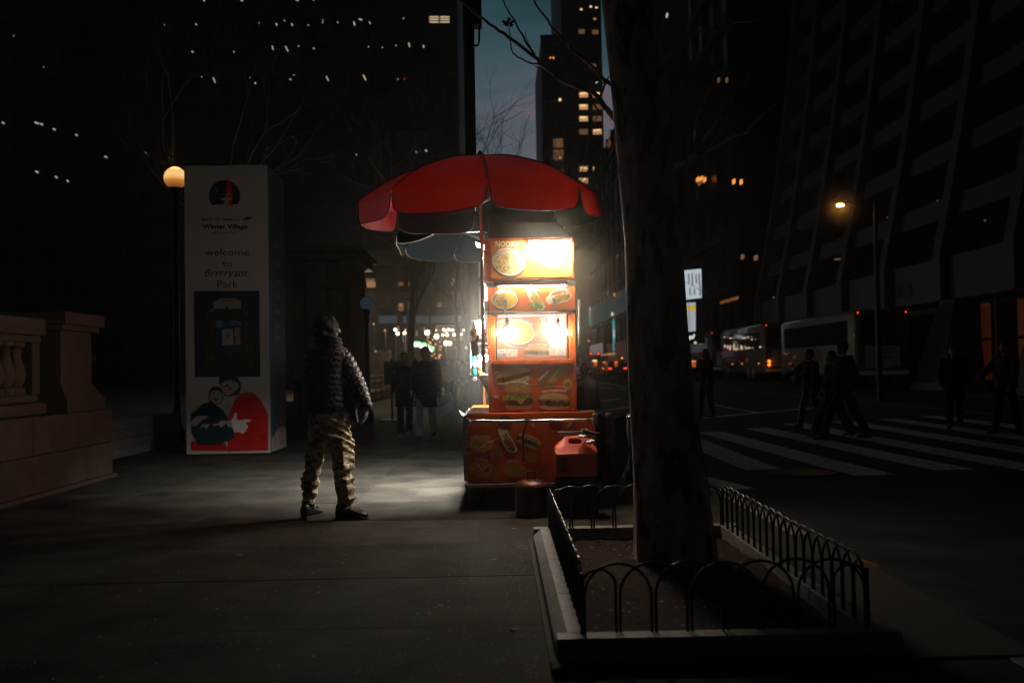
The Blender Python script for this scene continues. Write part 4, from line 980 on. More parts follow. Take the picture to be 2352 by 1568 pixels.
# ================================================================ food cart
YF = 9.30
M_red = mat('cart_enamel', (0.66, 0.105, 0.014), 0.30, var=0.12, vscale=3, bump=0.0006, bscale=12, coat=0.25)
M_redd = mat('cart_frame_enamel', (0.58, 0.10, 0.018), 0.28, 0.1, var=0.12, vscale=6, coat=0.3)
L_strip = glow('led_strip', (1.0, 0.93, 0.80), 60, sample=True)
L_top = glow('led_tube', (1.0, 0.84, 0.62), 900, sample=True)
L_case = glow('led_case', (1.0, 0.95, 0.86), 1.8, sample=True)
L_bulb = glow('bulb_glass', (1.0, 0.88, 0.68), 135, sample=True)
L_side = glow('led_side', (1.0, 0.96, 0.84), 1000, sample=True)
def X_(u, v=760): return P(u, v, YF).x
def Z_(v, u=1220): return P(u, v, YF).z
ct = thing('food_cart', 'tall red street food cart covered in lit food pictures under the red umbrella', 'food cart', (X_(1222, 1110), YF+0.9, 0))
xL, xR = X_(1120, 760), X_(1322, 760)
lx0, lx1 = X_(1074, 1030), X_(1369, 1030)
zb, zl, ztop = Z_(1108), Z_(947), Z_(545)
# lower cabinet
MB().box(lx0, lx1, YF, YF+2.1, zb, zl).build('lower_cabinet', M_red, ct, bevel=0.006)
s = MB(); s.box(lx0+0.0, xL-0.004, YF+0.003, YF+0.5, zl+0.001, zl+0.008); s.box(xR+0.004, lx1, YF+0.003, YF+2.1, zl+0.001, zl+0.008); s.build('counter_top', M_steel, ct, bevel=0.002)
MB().box(X_(1068, 1108), lx1+0.01, YF-0.03, YF+2.12, zb-0.035, zb-0.002).build('bottom_trim', M_steel, ct, bevel=0.004)
# louvred side panel, standing off the left side
s = MB(); zA, zB = Z_(1096), Z_(952); xo = X_(1065, 1030)
s.box(xo, xo+0.012, YF+0.0, YF+1.9, zA, zB); s.box(xo, lx0-0.001, YF-0.012, YF+0.012, zA-0.02, zB+0.01)
for k in range(9): z = zA+0.06+k*0.055; s.prism([(xo-0.002, YF+0.03, z), (xo-0.009, YF+0.03, z+0.006), (xo-0.002, YF+0.03, z+0.034)], (0, 1.7, 0))
s.build('louvre_panel', M_steel, ct)
# hitch hook + torn tape at the top left corner
s = MB(); a = P(1068, 950, YF-0.02)
s.add([a, a+Vector((0.05, -0.02, 0.015)), a+Vector((-0.01, -0.04, -0.02)), a+Vector((-0.055, -0.01, 0.035)), a+Vector((-0.03, -0.03, -0.012))], [(0, 1, 2), (0, 2, 4), (0, 4, 3)]); s.build('torn_foil', mat('foil', (0.6, 0.6, 0.62), 0.25, 0.6), ct)
MB().tube([P(1072.5, 1030, YF-0.03), P(1073, 1043, YF-0.03), P(1076, 1044, YF-0.035), P(1077.5, 1040, YF-0.03)], 0.006, 6).build('hook', M_chrome, ct)

# upper cabinet: box with glass case opening built of walls
yb0 = YF+0.04
s = MB()
s.box(xL, xR, yb0+0.10, yb0+1.75, Z_(945), ztop)                       # core
def fr(u0, v0, u1, v1, y0, y1): return s.box(X_(u0, v0) if u0 else xL, X_(u1, v0) if u1 else xR, y0, y1, Z_(v1), Z_(v0))
s.build('upper_cabinet', M_red, ct, bevel=0.004)
s = MB()
xa_, xb_ = X_(1132, 880), X_(1316, 880)
xg0, xg1 = X_(1138.5, 775), X_(1307, 775)
# uprights and rails
s.box(xL-0.002, xa_, yb0, yb0+0.099, Z_(945), Z_(722)); s.box(xb_, xR+0.002, yb0, yb0+0.099, Z_(945), Z_(722))
s.box(xa_+0.001, xg0, yb0+0.003, yb0+0.099, Z_(826), Z_(724)); s.box(xg1, xb_-0.001, yb0+0.003, yb0+0.099, Z_(826), Z_(724))
s.box(xa_-0.01, xb_+0.01, yb0-0.022, yb0+0.099, Z_(836), Z_(826))
s.box(xa_-0.004, xb_+0.004, yb0+0.02, yb0+0.099, Z_(838.5), Z_(836))
s.box(xa_, xb_, yb0+0.002, yb0+0.099, Z_(945), Z_(942))
s.build('cabinet_frame', M_redd, ct, bevel=0.004)
# glass case: recessed picture board, black side seals, glass pane
xs0, xs1 = X_(1142.5, 775), X_(1303, 775)
for q0, q1 in ((xg0, xs0-0.004), (xs1+0.004, xg1)): MB().box(q0, q1, yb0+0.012, yb0+0.09, Z_(826), Z_(722)).build('glass_seal', M_black, ct)
art0 = yb0+0.085
ORG, ORG2, ORG3 = (0.62, 0.115, 0.020), (0.80, 0.24, 0.045), (0.52, 0.045, 0.008)
WH, SH = (0.85, 0.84, 0.80), (0.06, 0.02, 0.01)
def poster(name, u0, v0, u1, v1, Y, label=None, par=None, col=ORG, t=0.006):
    a, b_ = P(u0, v0, Y), P(u1, v1, Y); a2 = P(u0, v1, Y)
    o = MB().box((a.x+a2.x)/2, (b_.x+P(u1, v0, Y).x)/2, Y, Y+t, (b_.z+a2.z)/2, (a.z+P(u1, v0, Y).z)/2, col).build(name, M_print, par or ct)
    if label: o['label'] = label
    return o
GAIN = [1.0]
def food(Y, par, fn, name='food_picture', m=None):
    ar = Art(Y-0.0015); fn(ar); ar.c = [tuple(min(0.9, q*GAIN[0]) for q in c) for c in ar.c]; return ar.build(name, m or M_print, par)
BREAD, CRUST, MEAT, MEAT2, RICE, LEAF, CHEESE, TOM = (0.55, 0.33, 0.13), (0.36, 0.17, 0.05), (0.16, 0.055, 0.03), (0.30, 0.13, 0.06), (0.62, 0.38, 0.06), (0.12, 0.26, 0.04), (0.75, 0.38, 0.05), (0.6, 0.12, 0.03)
def bowl(ar, u, v, ru, rv, left, right, rim=(0.62, 0.60, 0.56), rot=0.05, k=2):
    ar.ell(u+1, v+rv*0.16, ru*1.0, rv*1.02, (0.10, 0.07, 0.06), rot, k); ar.ell(u, v, ru, rv, rim, rot, k+1); ar.ell(u, v, ru*0.93, rv*0.90, right, rot, k+2)
    ar.bits(u+ru*0.3, v+rv*0.25, ru*0.5, rv*0.5, int(ru*3), ru*0.035, [right, tuple(c*0.75 for c in right), tuple(min(1, c*1.2) for c in right)], 0, k+4)
    ar.bits(u-ru*0.34, v, ru*0.5, rv*0.72, int(30+ru*2), max(1.0, ru*0.10), left, 0, k+7)
def wrap(ar, u, v, sc, rot, fill, k=2):
    def T(x, y): return (u+sc*(x*math.cos(rot)-y*math.sin(rot)), v+sc*(x*math.sin(rot)+y*math.cos(rot)))
    ar.poly([T(*p) for p in ((-1, -.35), (-.9, -.6), (-.6, -.62), (-.1, -.42), (.5, -.30), (.95, -.12), (1.0, .12), (.8, .36), (.4, .42), (-.1, .28), (-.6, .05), (-.95, -.1))], (0.66, 0.52, 0.36), k)
    ar.poly([T(*p) for p in ((-.45, -.35), (.1, -.30), (.6, -.18), (.88, .0), (.8, .24), (.45, .30), (.0, .15), (-.3, -.1))], (0.28, 0.20, 0.07), k+2)
    c = T(0.28, 0.0); ar.bits(c[0], c[1], sc*0.55, sc*0.22, int(26+sc), max(1.1, sc*0.09), fill, rot, k+4)
def sub(ar, u, v, w, h, rot, fill, k=2):
    def T(x, y): return (u+w*x*math.cos(rot)-h*y*math.sin(rot), v+w*x*math.sin(rot)+h*y*math.cos(rot))
    ar.poly([T(math.cos(a)*(1), 0.30+0.62*abs(math.sin(a))**0.7*(1 if math.sin(a) > 0 else -0.5)) for a in [2*math.pi*i/26 for i in range(26)]], (0.60, 0.44, 0.27), k)
    n = int(w*2.2)
    for i in range(n):
        x = -0.93+1.86*i/n; ar.k = k+2+(i % 5)*0.4; c = T(x, random.uniform(-0.12, 0.32)); ar.ell(c[0], c[1], h*random.uniform(0.16, 0.34), h*random.uniform(0.14, 0.26), random.choice(fill), random.uniform(-1, 1), None, 7, 0.25)
    ar.poly([T(math.cos(a)*0.98, -0.16-0.80*math.sin(a)**0.8 if math.sin(a) > 0 else -0.16) for a in [math.pi*i/20 for i in range(21)]], BREAD, k+5)
    ar.poly([T(math.cos(a)*0.90, -0.34-0.60*math.sin(a)**0.8) for a in [math.pi*i/20 for i in range(21)]], tuple(c*1.25 for c in BREAD), k+6)

# ---- panel A: name board
YA = yb0-0.03
pa = MB().box(xL-0.02, xR, YA+0.007, yb0+0.099, Z_(643), Z_(545)).build('sign_box', M_redd, ct, bevel=0.004)
pA = poster('name_board', 1127.5, 552, 1315, 637, YA, par=ct, col=ORG2)
def fA(ar):
    bowl(ar, 1168, 601, 38, 32, [(0.65, 0.45, 0.2), (0.7, 0.55, 0.35), (0.25, 0.4, 0.1), (0.75, 0.62, 0.45), (0.6, 0.3, 0.1)], (0.72, 0.55, 0.30), (0.8, 0.78, 0.74), 0.25)
    ar.bits(1144, 584, 9, 7, 26, 2.2, [LEAF, (0.2, 0.4, 0.08)], 0, 12)
food(YA, pA, fA)
food(YA, pA, lambda ar: wrap(ar, 1255, 598, 42, 0.1, [(0.65, 0.45, 0.2), (0.3, 0.45, 0.12), (0.7, 0.55, 0.35), TOM]))
food(YA, pA, lambda ar: (ar.poly([(1294, 622), (1312, 588), (1314, 612), (1304, 630)], (0.72, 0.42, 0.16), 2), ar.line([(1290, 618), (1313, 592)], 1.4, (0.5, 0.22, 0.05), 4), ar.bits(1305, 612, 6, 14, 14, 2, [(0.7, 0.5, 0.3), (0.6, 0.3, 0.12)], 0, 5)))
food(YA, pA, lambda ar: (ar.text("NOOR'S", 1164.5, 560.3, 53, 12.4, (0.95, 0.85, 0.50), 4, bold=0.05, shadow=(0.25, 0.16, 0.22), rot=0.01), ar.text('N', 1309, 561, 7, 9, (0.75, 0.5, 0.2), 4, bold=0.03)), 'lettering')
food(YA, pA, lambda ar: ar.text('CHICKEN OVER RICE', 1174, 579, 80, 6.0, WH, 14, arc=0.95, bold=0.035, shadow=SH), 'lettering')
food(YA, pA, lambda ar: ar.line([(1215, 553), (1215, 560), (1220, 562), (1219, 570), (1212, 576), (1221, 585)], 1.0, (0.95, 0.6, 0.2), 4), 'starburst_line')
for u, v in ((1131, 639), (1311.5, 640)): MB().tube([P(u, v, YA+0.007), P(u, v, YA+0.002)], 0.006, 8).build('screw', M_chrome, pa)
# LED tube over it
y_t = YA-0.095
tb = MB(); a, b_ = P(1215, 556, y_t), P(1310, 557.5, y_t); zt_ = (a.z+b_.z)/2
tb.box(a.x, b_.x, y_t-0.012, y_t+0.012, zt_-0.010, zt_+0.010)
tb = tb.build('light_tube', L_top, ct, bevel=0.004)
s = MB(); s.box(a.x-0.02, b_.x+0.02, y_t-0.02, YA+0.02, zt_+0.014, zt_+0.020); s.box(a.x-0.03, a.x-0.006, y_t-0.016, y_t+0.014, zt_-0.014, zt_+0.014); s.box(b_.x+0.006, b_.x+0.022, y_t-0.016, y_t+0.014, zt_-0.014, zt_+0.014); s.build('lamp_holder', M_redd, tb)

# ---- bar + light strip B
yB = yb0-0.035
s = MB(); s.box(X_(1134, 650), X_(1303, 650), yB-0.05, yb0+0.098, Z_(655.5), Z_(646)); s.build('lamp_bar', mat('bar_enamel', (0.16, 0.035, 0.02), 0.35, 0.3), ct, bevel=0.003)
MB().box(xL+0.01, X_(1303, 650), yB-0.055, yB-0.02, Z_(645.6), Z_(643.4)).build('bar_lip', M_chrome, ct, bevel=0.001)
s = MB(); s.box(X_(1145, 657), X_(1300, 657), yB-0.030, yB-0.012, Z_(658.2), Z_(656)); s.build('light_strip', L_strip, ct)
s = MB()
s.box(X_(1304, 652), X_(1321.5, 652), yB-0.05, yB-0.038, Z_(659), Z_(647)); s.box(X_(1116, 652), X_(1134, 652), yB-0.05, yB-0.038, Z_(659), Z_(649)); s.build('bar_bracket', M_steel, ct, bevel=0.002)
MB().box(xL, xR, yb0-0.005, yb0+0.099, Z_(716), Z_(657)).build('picture_board', M_redd, ct, bevel=0.004)
YB = yb0-0.014
pB = poster('menu_board', 1123.5, 659, 1320.5, 713, YB, col=(0.66, 0.13, 0.02))
food(YB, pB, lambda ar: (bowl(ar, 1158.5, 687.5, 31, 22.5, [(0.50, 0.33, 0.15), (0.58, 0.42, 0.24), (0.36, 0.2, 0.08), (0.62, 0.5, 0.32)], (0.70, 0.40, 0.05), rot=0.06), ar.bits(1137, 677, 6, 5, 14, 2.2, [(0.6, 0.5, 0.05), (0.3, 0.4, 0.06), TOM], 0, 14)))
food(YB, pB, lambda ar: (wrap(ar, 1226, 686, 34, 0.75, [(0.42, 0.24, 0.06), (0.22, 0.38, 0.08), (0.65, 0.5, 0.3), (0.5, 0.3, 0.1)]), ar.bits(1229, 703, 17, 6, 60, 2.4, [LEAF, (0.18, 0.36, 0.07), (0.08, 0.2, 0.03)], 0.15, 12), ar.ell(1229, 689, 6, 6, (0.42, 0.24, 0.05), 0, 14), ar.ell(1240, 688, 6.5, 6.5, (0.48, 0.26, 0.05), 0, 15)))
food(YB, pB, lambda ar: (wrap(ar, 1286, 687, 30, -0.5, [(0.62, 0.32, 0.06), (0.5, 0.25, 0.08), LEAF, (0.4, 0.14, 0.2), (0.66, 0.42, 0.1)]), ar.bits(1288, 683, 22, 9, 46, 3.0, [(0.62, 0.32, 0.05), (0.7, 0.42, 0.08), (0.55, 0.2, 0.04), LEAF], -0.45, 12), ar.line([(1256, 703), (1312, 668)], 0.7, (0.6, 0.45, 0.2), 14)))
food(YB, pB, lambda ar: ar.text('LAMB OVER RICE', 1158, 668.6, 47, 4.6, WH, 16, arc=1.0, bold=0.03, shadow=SH), 'lettering')
food(YB, pB, lambda ar: ar.text('CHICKEN KEBAB ON PITA', 1276, 667, 62, 4.4, WH, 16, arc=1.9, bold=0.03, shadow=SH, rot=-0.42), 'lettering')
food(YB, pB, lambda ar: ar.text('FALAFEL', 1226, 664.5, 24, 4.2, WH, 16, arc=0.6, bold=0.03, shadow=SH), 'lettering')
MB().box(xL-0.01, xR+0.004, yb0-0.03, yb0+0.099, Z_(719.6), Z_(716.6)).build('rain_lip', M_chrome, ct, bevel=0.002)
# strip C inside the top of the case
MB().box(X_(1144, 724), X_(1301, 724), yb0+0.022, yb0+0.045, Z_(725.6), Z_(722.2)).build('case_light', L_case, ct)
GAIN[0] = 0.50
pC = poster('case_picture_board', 1143, 725.5, 1302.5, 825.5, art0, col=(0.36, 0.075, 0.015))
food(art0, pC, lambda ar: (ar.poly([(1152, 781), (1234, 762), (1232, 772), (1222, 787), (1200, 797), (1175, 798), (1160, 793)], (0.36, 0.32, 0.28), 2), bowl(ar, 1190, 764, 38, 27, [(0.55, 0.38, 0.2), (0.5, 0.3, 0.1), (0.65, 0.5, 0.3), LEAF], (0.68, 0.38, 0.04), rot=0.10, k=3), ar.bits(1203, 757, 22, 18, 160, 1.2, [(0.62, 0.36, 0.03), (0.74, 0.48, 0.10), (0.8, 0.55, 0.14)], 0, 14), ar.bits(1162, 750, 12, 10, 40, 2.6, [(0.4, 0.3, 0.2), LEAF, (0.3, 0.2, 0.1)], 0, 14)))
food(art0, pC, lambda ar: (wrap(ar, 1262, 763, 40, 0.9, [(0.65, 0.5, 0.35), (0.5, 0.35, 0.2), (0.3, 0.36, 0.16), (0.7, 0.6, 0.5)]), ar.bits(1255, 737, 10, 5, 26, 2.4, [LEAF, (0.4, 0.4, 0.25)], 0, 12), ar.bits(1281, 790, 11, 5, 30, 2.2, [(0.35, 0.33, 0.2), (0.6, 0.5, 0.4), (0.3, 0.2, 0.1)], 0, 12)))
food(art0, pC, lambda ar: sub(ar, 1236, 808, 33, 14.5, 0.02, [MEAT, MEAT2, (0.12, 0.05, 0.03), (0.4, 0.22, 0.1)]))
food(art0, pC, lambda ar: (ar.ell(1287.5, 810.5, 11, 11, (0.62, 0.55, 0.5), 0, 3), ar.ell(1287.5, 810.5, 9.4, 9.4, (0.34, 0.10, 0.05), 0, 4), ar.ell(1289, 809, 6.5, 6.5, (0.26, 0.07, 0.04), 0, 5), ar.ell(1287, 811, 3, 2.5, (0.4, 0.16, 0.1), 0, 6)))
food(art0, pC, lambda ar: ar.text('CHICKEN OVER RICE', 1183, 733.5, 84, 6.2, WH, 22, arc=1.05, bold=0.035, shadow=SH, rot=0.06), 'lettering')
food(art0, pC, lambda ar: ar.text('LAMB GYRO', 1256, 730.8, 34, 4.4, WH, 22, arc=0.2, bold=0.03, shadow=SH, rot=0.05), 'lettering')
food(art0, pC, lambda ar: ar.text('PHILLY CHEESE STEAK', 1235.5, 791, 44, 4.0, WH, 22, arc=0.35, bold=0.03, shadow=SH, rot=0.0), 'lettering')
def card(ar):
    ar.poly([(1142.5, 802), (1188.5, 802), (1188.5, 819), (1142.5, 819)], (0.80, 0.78, 0.74), 4)
    ar.text('We Accept', 1165, 806.6, 37, 4.8, (0.08, 0.08, 0.08), 6, bold=0.015)
    ar.poly([(1143.5, 811), (1153, 811), (1153, 818), (1143.5, 818)], (0.25, 0.5, 0.65), 6); ar.poly([(1154.5, 811), (1163.5, 811), (1163.5, 818), (1154.5, 818)], (0.10, 0.14, 0.2), 6)
    ar.ell(1157.5, 814.5, 2.6, 2.4, (0.7, 0.12, 0.05), 0, 8); ar.ell(1160.6, 814.5, 2.6, 2.4, (0.75, 0.4, 0.06), 0, 9)
    ar.poly([(1165.5, 811.2), (1175.5, 811.2), (1175.5, 812.6), (1165.5, 812.6)], (0.06, 0.12, 0.3), 6); ar.text('VISA', 1170.5, 814.8, 8, 2.6, (0.1, 0.12, 0.2), 7, bold=0.03, shear=0.2)
    ar.text('DISCOVER', 1182, 813.5, 10, 1.9, (0.12, 0.1, 0.1), 7); ar.poly([(1177, 818), (1187, 815), (1187, 818)], (0.75, 0.45, 0.2), 7)
food(art0, pC, card, 'payment_sticker')
# frosted strip seen in the glass + glass pane
g_ = mat('case_glass', (0.9, 0.9, 0.9), 0.03, var=0.02, alpha=0.05, spec=0.5)
MB().box(xg0, xg1, yb0+0.050, yb0+0.053, Z_(826), Z_(727)).build('glass_pane', g_, ct)
MB().box(X_(1261, 770), X_(1301, 770), yb0+0.060, yb0+0.064, Z_(817), Z_(726.5)).build('frosted_sheet', mat('frosted', (0.85, 0.85, 0.85), 0.5, alpha=0.16), ct)
GAIN[0] = 1.35
# ---- panel E: lower pictures
YE = yb0+0.012
pE = poster('lower_menu_board', 1131.5, 838.5, 1315.5, 941.5, YE, col=(0.72, 0.115, 0.016), t=0.05)
food(YE, pE, lambda ar: (sub(ar, 1180, 865, 41, 20, -0.20, [MEAT, (0.2, 0.08, 0.06), (0.12, 0.045, 0.035), (0.26, 0.10, 0.07)]), ar.line([(1144, 880), (1160, 879), (1185, 873), (1215, 864)], 3.0, CHEESE, 16)))
food(YE, pE, lambda ar: ([(ar.line([(x0, y0), (x1, y1)], w, c, k), ar.ell(x0, y0, w/2, w/2, c, 0, k), ar.ell(x1, y1, w/2, w/2, c, 0, k)) for x0, y0, x1, y1, w, c, k in ((1246, 879, 1284, 850, 14, (0.30, 0.14, 0.035), 3), (1262, 884, 1290, 848, 15, (0.36, 0.18, 0.04), 4))], ar.line([(1290, 848), (1298, 838)], 1.6, (0.5, 0.4, 0.2), 3), ar.line([(1262, 877), (1268, 874), (1263, 870), (1272, 869), (1267, 863), (1276, 863), (1272, 857), (1281, 857), (1278, 851), (1286, 851)], 1.3, (0.62, 0.42, 0.05), 8), ar.ell(1303, 882, 10, 14, (0.50, 0.30, 0.08), 0.1, 3), ar.ell(1303, 883, 6, 7, (0.24, 0.11, 0.04), 0.1, 4)))
def burger(ar):
    ar.poly([(1160, 934), (1166, 925), (1218, 925), (1223, 932), (1216, 940), (1170, 940)], (0.46, 0.27, 0.12), 3)
    ar.poly([(1159, 916), (1170, 912), (1218, 912), (1226, 920), (1218, 930), (1196, 932), (1168, 930)], (0.10, 0.04, 0.025), 4)
    ar.poly([(1155, 912), (1170, 908), (1214, 909), (1208, 916), (1197, 929), (1186, 919), (1168, 919), (1154, 921)], CHEESE, 5)
    ar.bits(1190, 909, 36, 5, 110, 2.8, [(0.25, 0.34, 0.05), (0.4, 0.46, 0.08), (0.12, 0.2, 0.03)], 0, 8)
    ar.poly([(1162, 899), (1220, 899), (1219, 905), (1163, 905)], (0.5, 0.12, 0.06), 12)
    ar.poly([(1160, 899)]+[(1190-30*math.cos(math.pi*i/16), 898-24*math.sin(math.pi*i/16)**0.8) for i in range(17)]+[(1220, 899), (1205, 902), (1175, 902)], (0.42, 0.19, 0.06), 14)
    ar.bits(1190, 886, 20, 8, 26, 1.0, [(0.75, 0.6, 0.4)], 0, 18, 0.6)
food(YE, pE, burger)
food(YE, pE, lambda ar: sub(ar, 1273, 922, 37, 21, 0.03, [MEAT, MEAT2, (0.08, 0.03, 0.02), (0.5, 0.3, 0.08)]))
food(YE, pE, lambda ar: ar.text('CHILI CHEESE DOG', 1164.5, 848, 56, 4.6, (0.7, 0.66, 0.6), 22, arc=0.30, bold=0.025, shadow=SH, rot=-0.26), 'lettering')
food(YE, pE, lambda ar: ar.text('CORN DOG', 1249, 862, 34, 4.8, (0.7, 0.66, 0.6), 22, bold=0.03, shadow=SH, rot=-0.78), 'lettering')
food(YE, pE, lambda ar: ar.text('CHEESEBURGER', 1193, 876.5, 44, 4.4, (0.75, 0.7, 0.65), 22, arc=0.5, bold=0.03, shadow=SH, rot=0.10), 'lettering')
food(YE, pE, lambda ar: ar.text('PHILLY CHEESE STEAK', 1273, 896.5, 57, 4.4, (0.75, 0.7, 0.65), 22, arc=0.4, bold=0.03, shadow=SH, rot=-0.03), 'lettering')
food(YE, pE, lambda ar: [(ar.ell(u, v, 3.2, 3.2, (0.75, 0.74, 0.72), 0, 4), ar.ell(u, v, 1.2, 1.2, (0.03, 0.03, 0.03), 0, 6)) for u, v in ((1136.5, 910.5), (1142, 911.5))], 'round_stickers')
MB().tube([P(1136, 884, YE-0.03), P(1302, 886.5, YE-0.03)], 0.004, 8).build('thin_rail', M_chrome, ct)
MB().tube([P(1302, 886.5, YE-0.03), P(1303, 888.5, YE-0.01)], 0.007, 8).build('rail_end', M_chrome, ct)
MB().box(X_(1136, 940), X_(1311, 940), YE-0.016, YE-0.004, Z_(941.3), Z_(940.2)).build('edge_trim', M_redd, ct)
GAIN[0] = 1.7
# ---- lower cabinet pictures
YD = YF-0.004
pD = poster('cabinet_picture_board', 1075.5, 952, 1368, 1106, YD, col=(0.72, 0.125, 0.016), t=0.0035)
DM = lambda c: tuple(q*0.8 for q in c)
food(YD, pD, lambda ar: [(ar.ell(u, v, 16, 15.5, (0.035, 0.022, 0.02), 0, 3), ar.ell(u, v, 14, 13.5, (0.16, 0.022, 0.012), 0, 4)) for u, v in ((1160, 980-10), (1277, 982-10))], 'printed_wheels')
food(YD, pD, lambda ar: (ar.poly([(1082, 981), (1088, 962), (1100, 962), (1096, 981)], (0.45, 0.10, 0.015), 3), ar.poly([(1101, 981), (1104, 972), (1112, 972), (1112, 981)], (0.45, 0.10, 0.015), 3), ar.poly([(1119, 981), (1112, 962), (1122, 962), (1128, 981)], (0.45, 0.10, 0.015), 3),
                          ar.poly([(1221, 962), (1227, 962), (1226, 974), (1232, 979), (1226, 981), (1221, 976)], (0.5, 0.28, 0.06), 3), ar.poly([(1224.5, 962), (1228, 962), (1228, 974), (1232, 979)], (0.03, 0.05, 0.2), 4), ar.poly([(1299, 981), (1310, 967), (1318, 966), (1308, 982)], (0.5, 0.28, 0.06), 3), ar.poly([(1308, 982), (1318, 968), (1320, 972), (1314, 981)], (0.03, 0.05, 0.25), 4)), 'printed_letters')
food(YD, pD, lambda ar: bowl(ar, 1105.5, 1021, 25.5, 18, [(0.30, 0.16, 0.04), (0.4, 0.14, 0.02), (0.16, 0.18, 0.04), (0.42, 0.24, 0.08)], (0.50, 0.20, 0.02), rot=0.06, rim=(0.4, 0.33, 0.26)))
food(YD, pD, lambda ar: wrap(ar, 1163, 1012, 34, 0.8, [(0.42, 0.15, 0.03), (0.12, 0.16, 0.04), (0.4, 0.24, 0.14), (0.35, 0.12, 0.03)]))
food(YD, pD, lambda ar: sub(ar, 1215, 1013, 30, 14, 0.42, [(0.14, 0.06, 0.03), (0.26, 0.14, 0.06), (0.3, 0.22, 0.1), (0.10, 0.05, 0.02)]))
food(YD, pD, lambda ar: (ar.ell(1141, 1043, 16, 12, (0.30, 0.12, 0.02), -0.2, 2, jag=0.06), ar.bits(1141, 1043, 13, 9, 40, 2.5, [(0.4, 0.2, 0.04), (0.22, 0.08, 0.02), (0.34, 0.16, 0.03)], 0, 4)))
def pretzel(ar):
    ar.ell(1099, 1078, 23, 18.5, (0.34, 0.15, 0.035), 0.25, 2); ar.ell(1124, 1081, 17, 16, (0.26, 0.11, 0.025), 0.1, 2)
    ar.ell(1109, 1080, 21, 18, (0.42, 0.20, 0.05), 0.25, 5)
    for u, v, a, b_ in ((1103, 1073, 4.6, 6.5), (1118, 1078, 5.2, 7), (1105, 1087, 4.2, 6.2), (1117, 1092, 2.5, 2.2), (1094, 1080, 2.0, 6)): ar.ell(u, v, a, b_, (0.20, 0.03, 0.008), 0.5, 8)
    for rr in (0.96, 0.80): 
        pts = [(1109+21*rr*math.cos(a), 1080+18*rr*math.sin(a)) for a in [i*0.35 for i in range(19)]]; ar.line(pts, 1.2, (0.24, 0.09, 0.02), 7)
    ar.line([(1098, 1066), (1108, 1082), (1120, 1094)], 4.0, (0.46, 0.23, 0.06), 10); ar.line([(1120, 1068), (1110, 1080), (1100, 1094)], 4.0, (0.40, 0.19, 0.05), 11)
    ar.bits(1109, 1080, 19, 16, 40, 0.7, [(0.6, 0.4, 0.2)], 0, 14, 0.8)
food(YD, pD, pretzel)
food(YD, pD, lambda ar: (ar.ell(1186, 1081, 26, 17, (0.33, 0.19, 0.03), 0.1, 2, jag=0.12), [ar.line([(1186+24*math.cos(a)*r_, 1081+15*math.sin(a)*r_), (1186+24*math.cos(a+.5)*r_*0.5, 1081+15*math.sin(a+.5)*r_*0.5)], 2.0, random.choice([(0.42, 0.25, 0.05), (0.3, 0.16, 0.03), (0.36, 0.22, 0.05)]), 4+i % 6) for i, (a, r_) in enumerate([(random.uniform(0, 6.3), random.uniform(0.6, 1.05)) for _ in range(50)])]))
food(YD, pD, lambda ar: (ar.ell(1222, 1050, 15, 14, (0.30, 0.10, 0.02), 0, 2, jag=0.05), ar.bits(1240, 1078, 22, 14, 50, 3, [(0.24, 0.07, 0.012), (0.30, 0.10, 0.02), (0.2, 0.05, 0.01)], 0, 3)))
for txt, u, v, w, h, arc, rot in (('COMBO PLATTER', 1104, 1001, 44, 4.6, 0.6, 0.0), ('HOT PRETZEL', 1107, 1055, 29, 4.0, 0.1, 0.2), ('CHEESE FRIES', 1177, 1058, 32, 4.2, 0.8, 0.02), ('ITALIAN SAUSAGE', 1219, 1008-3, 38, 3.6, 0.1, 0.48)):
    food(YD, pD, lambda ar: ar.text(txt, u, v, w, h, (0.6, 0.52, 0.45) if 'ITAL' not in txt else (0.3, 0.14, 0.08), 22, arc=arc, bold=0.03, shadow=SH, rot=rot), 'lettering')
# steel vent plate behind the fuel can, small dent plate
s = MB(); s.box(X_(1281, 1005), X_(1350, 1005), YD-0.022, YD-0.002, Z_(1012), Z_(991)); s.box(X_(1281, 1005), X_(1350, 1005), YD-0.05, YD-0.0225, Z_(994), Z_(991.5)); s.build('vent_plate', M_steel, ct, bevel=0.003)
# push rail along the front
zr = Z_(965.5); a0_, a1_ = X_(1077, 966), X_(1362, 966)
pts = [(a0_+(a1_-a0_)*i/14, YF-0.075+0.002*math.sin(i*1.7), zr+0.002*math.sin(i*2.3)+(0.006 if i < 3 else 0)) for i in range(15)]
MB().tube(pts, 0.0165, 14).build('push_rail', M_chrome, ct, smooth=True)
s = MB(); s.box(a1_-0.005, a1_+0.035, YF-0.10, YF-0.001, zr-0.05, zr+0.055); s.box(a0_-0.022, a0_+0.006, YF-0.10, YF-0.001, zr-0.03, zr+0.03); s.build('rail_bracket', M_steel, ct, bevel=0.004)
s = MB(); s.lathe([(0.019, -0.01), (0.019, 0.01)], (0, 0, 0), 12); s2 = MB(); um = X_(1209.5, 966)
s2.tube([(um-0.006, YF-0.075, zr), (um+0.006, YF-0.075, zr)], 0.021, 12); s2.box(um-0.028, um+0.03, YF-0.09, YF-0.06, zr+0.018, zr+0.022); s2.build('rail_clamp', M_dark, ct)
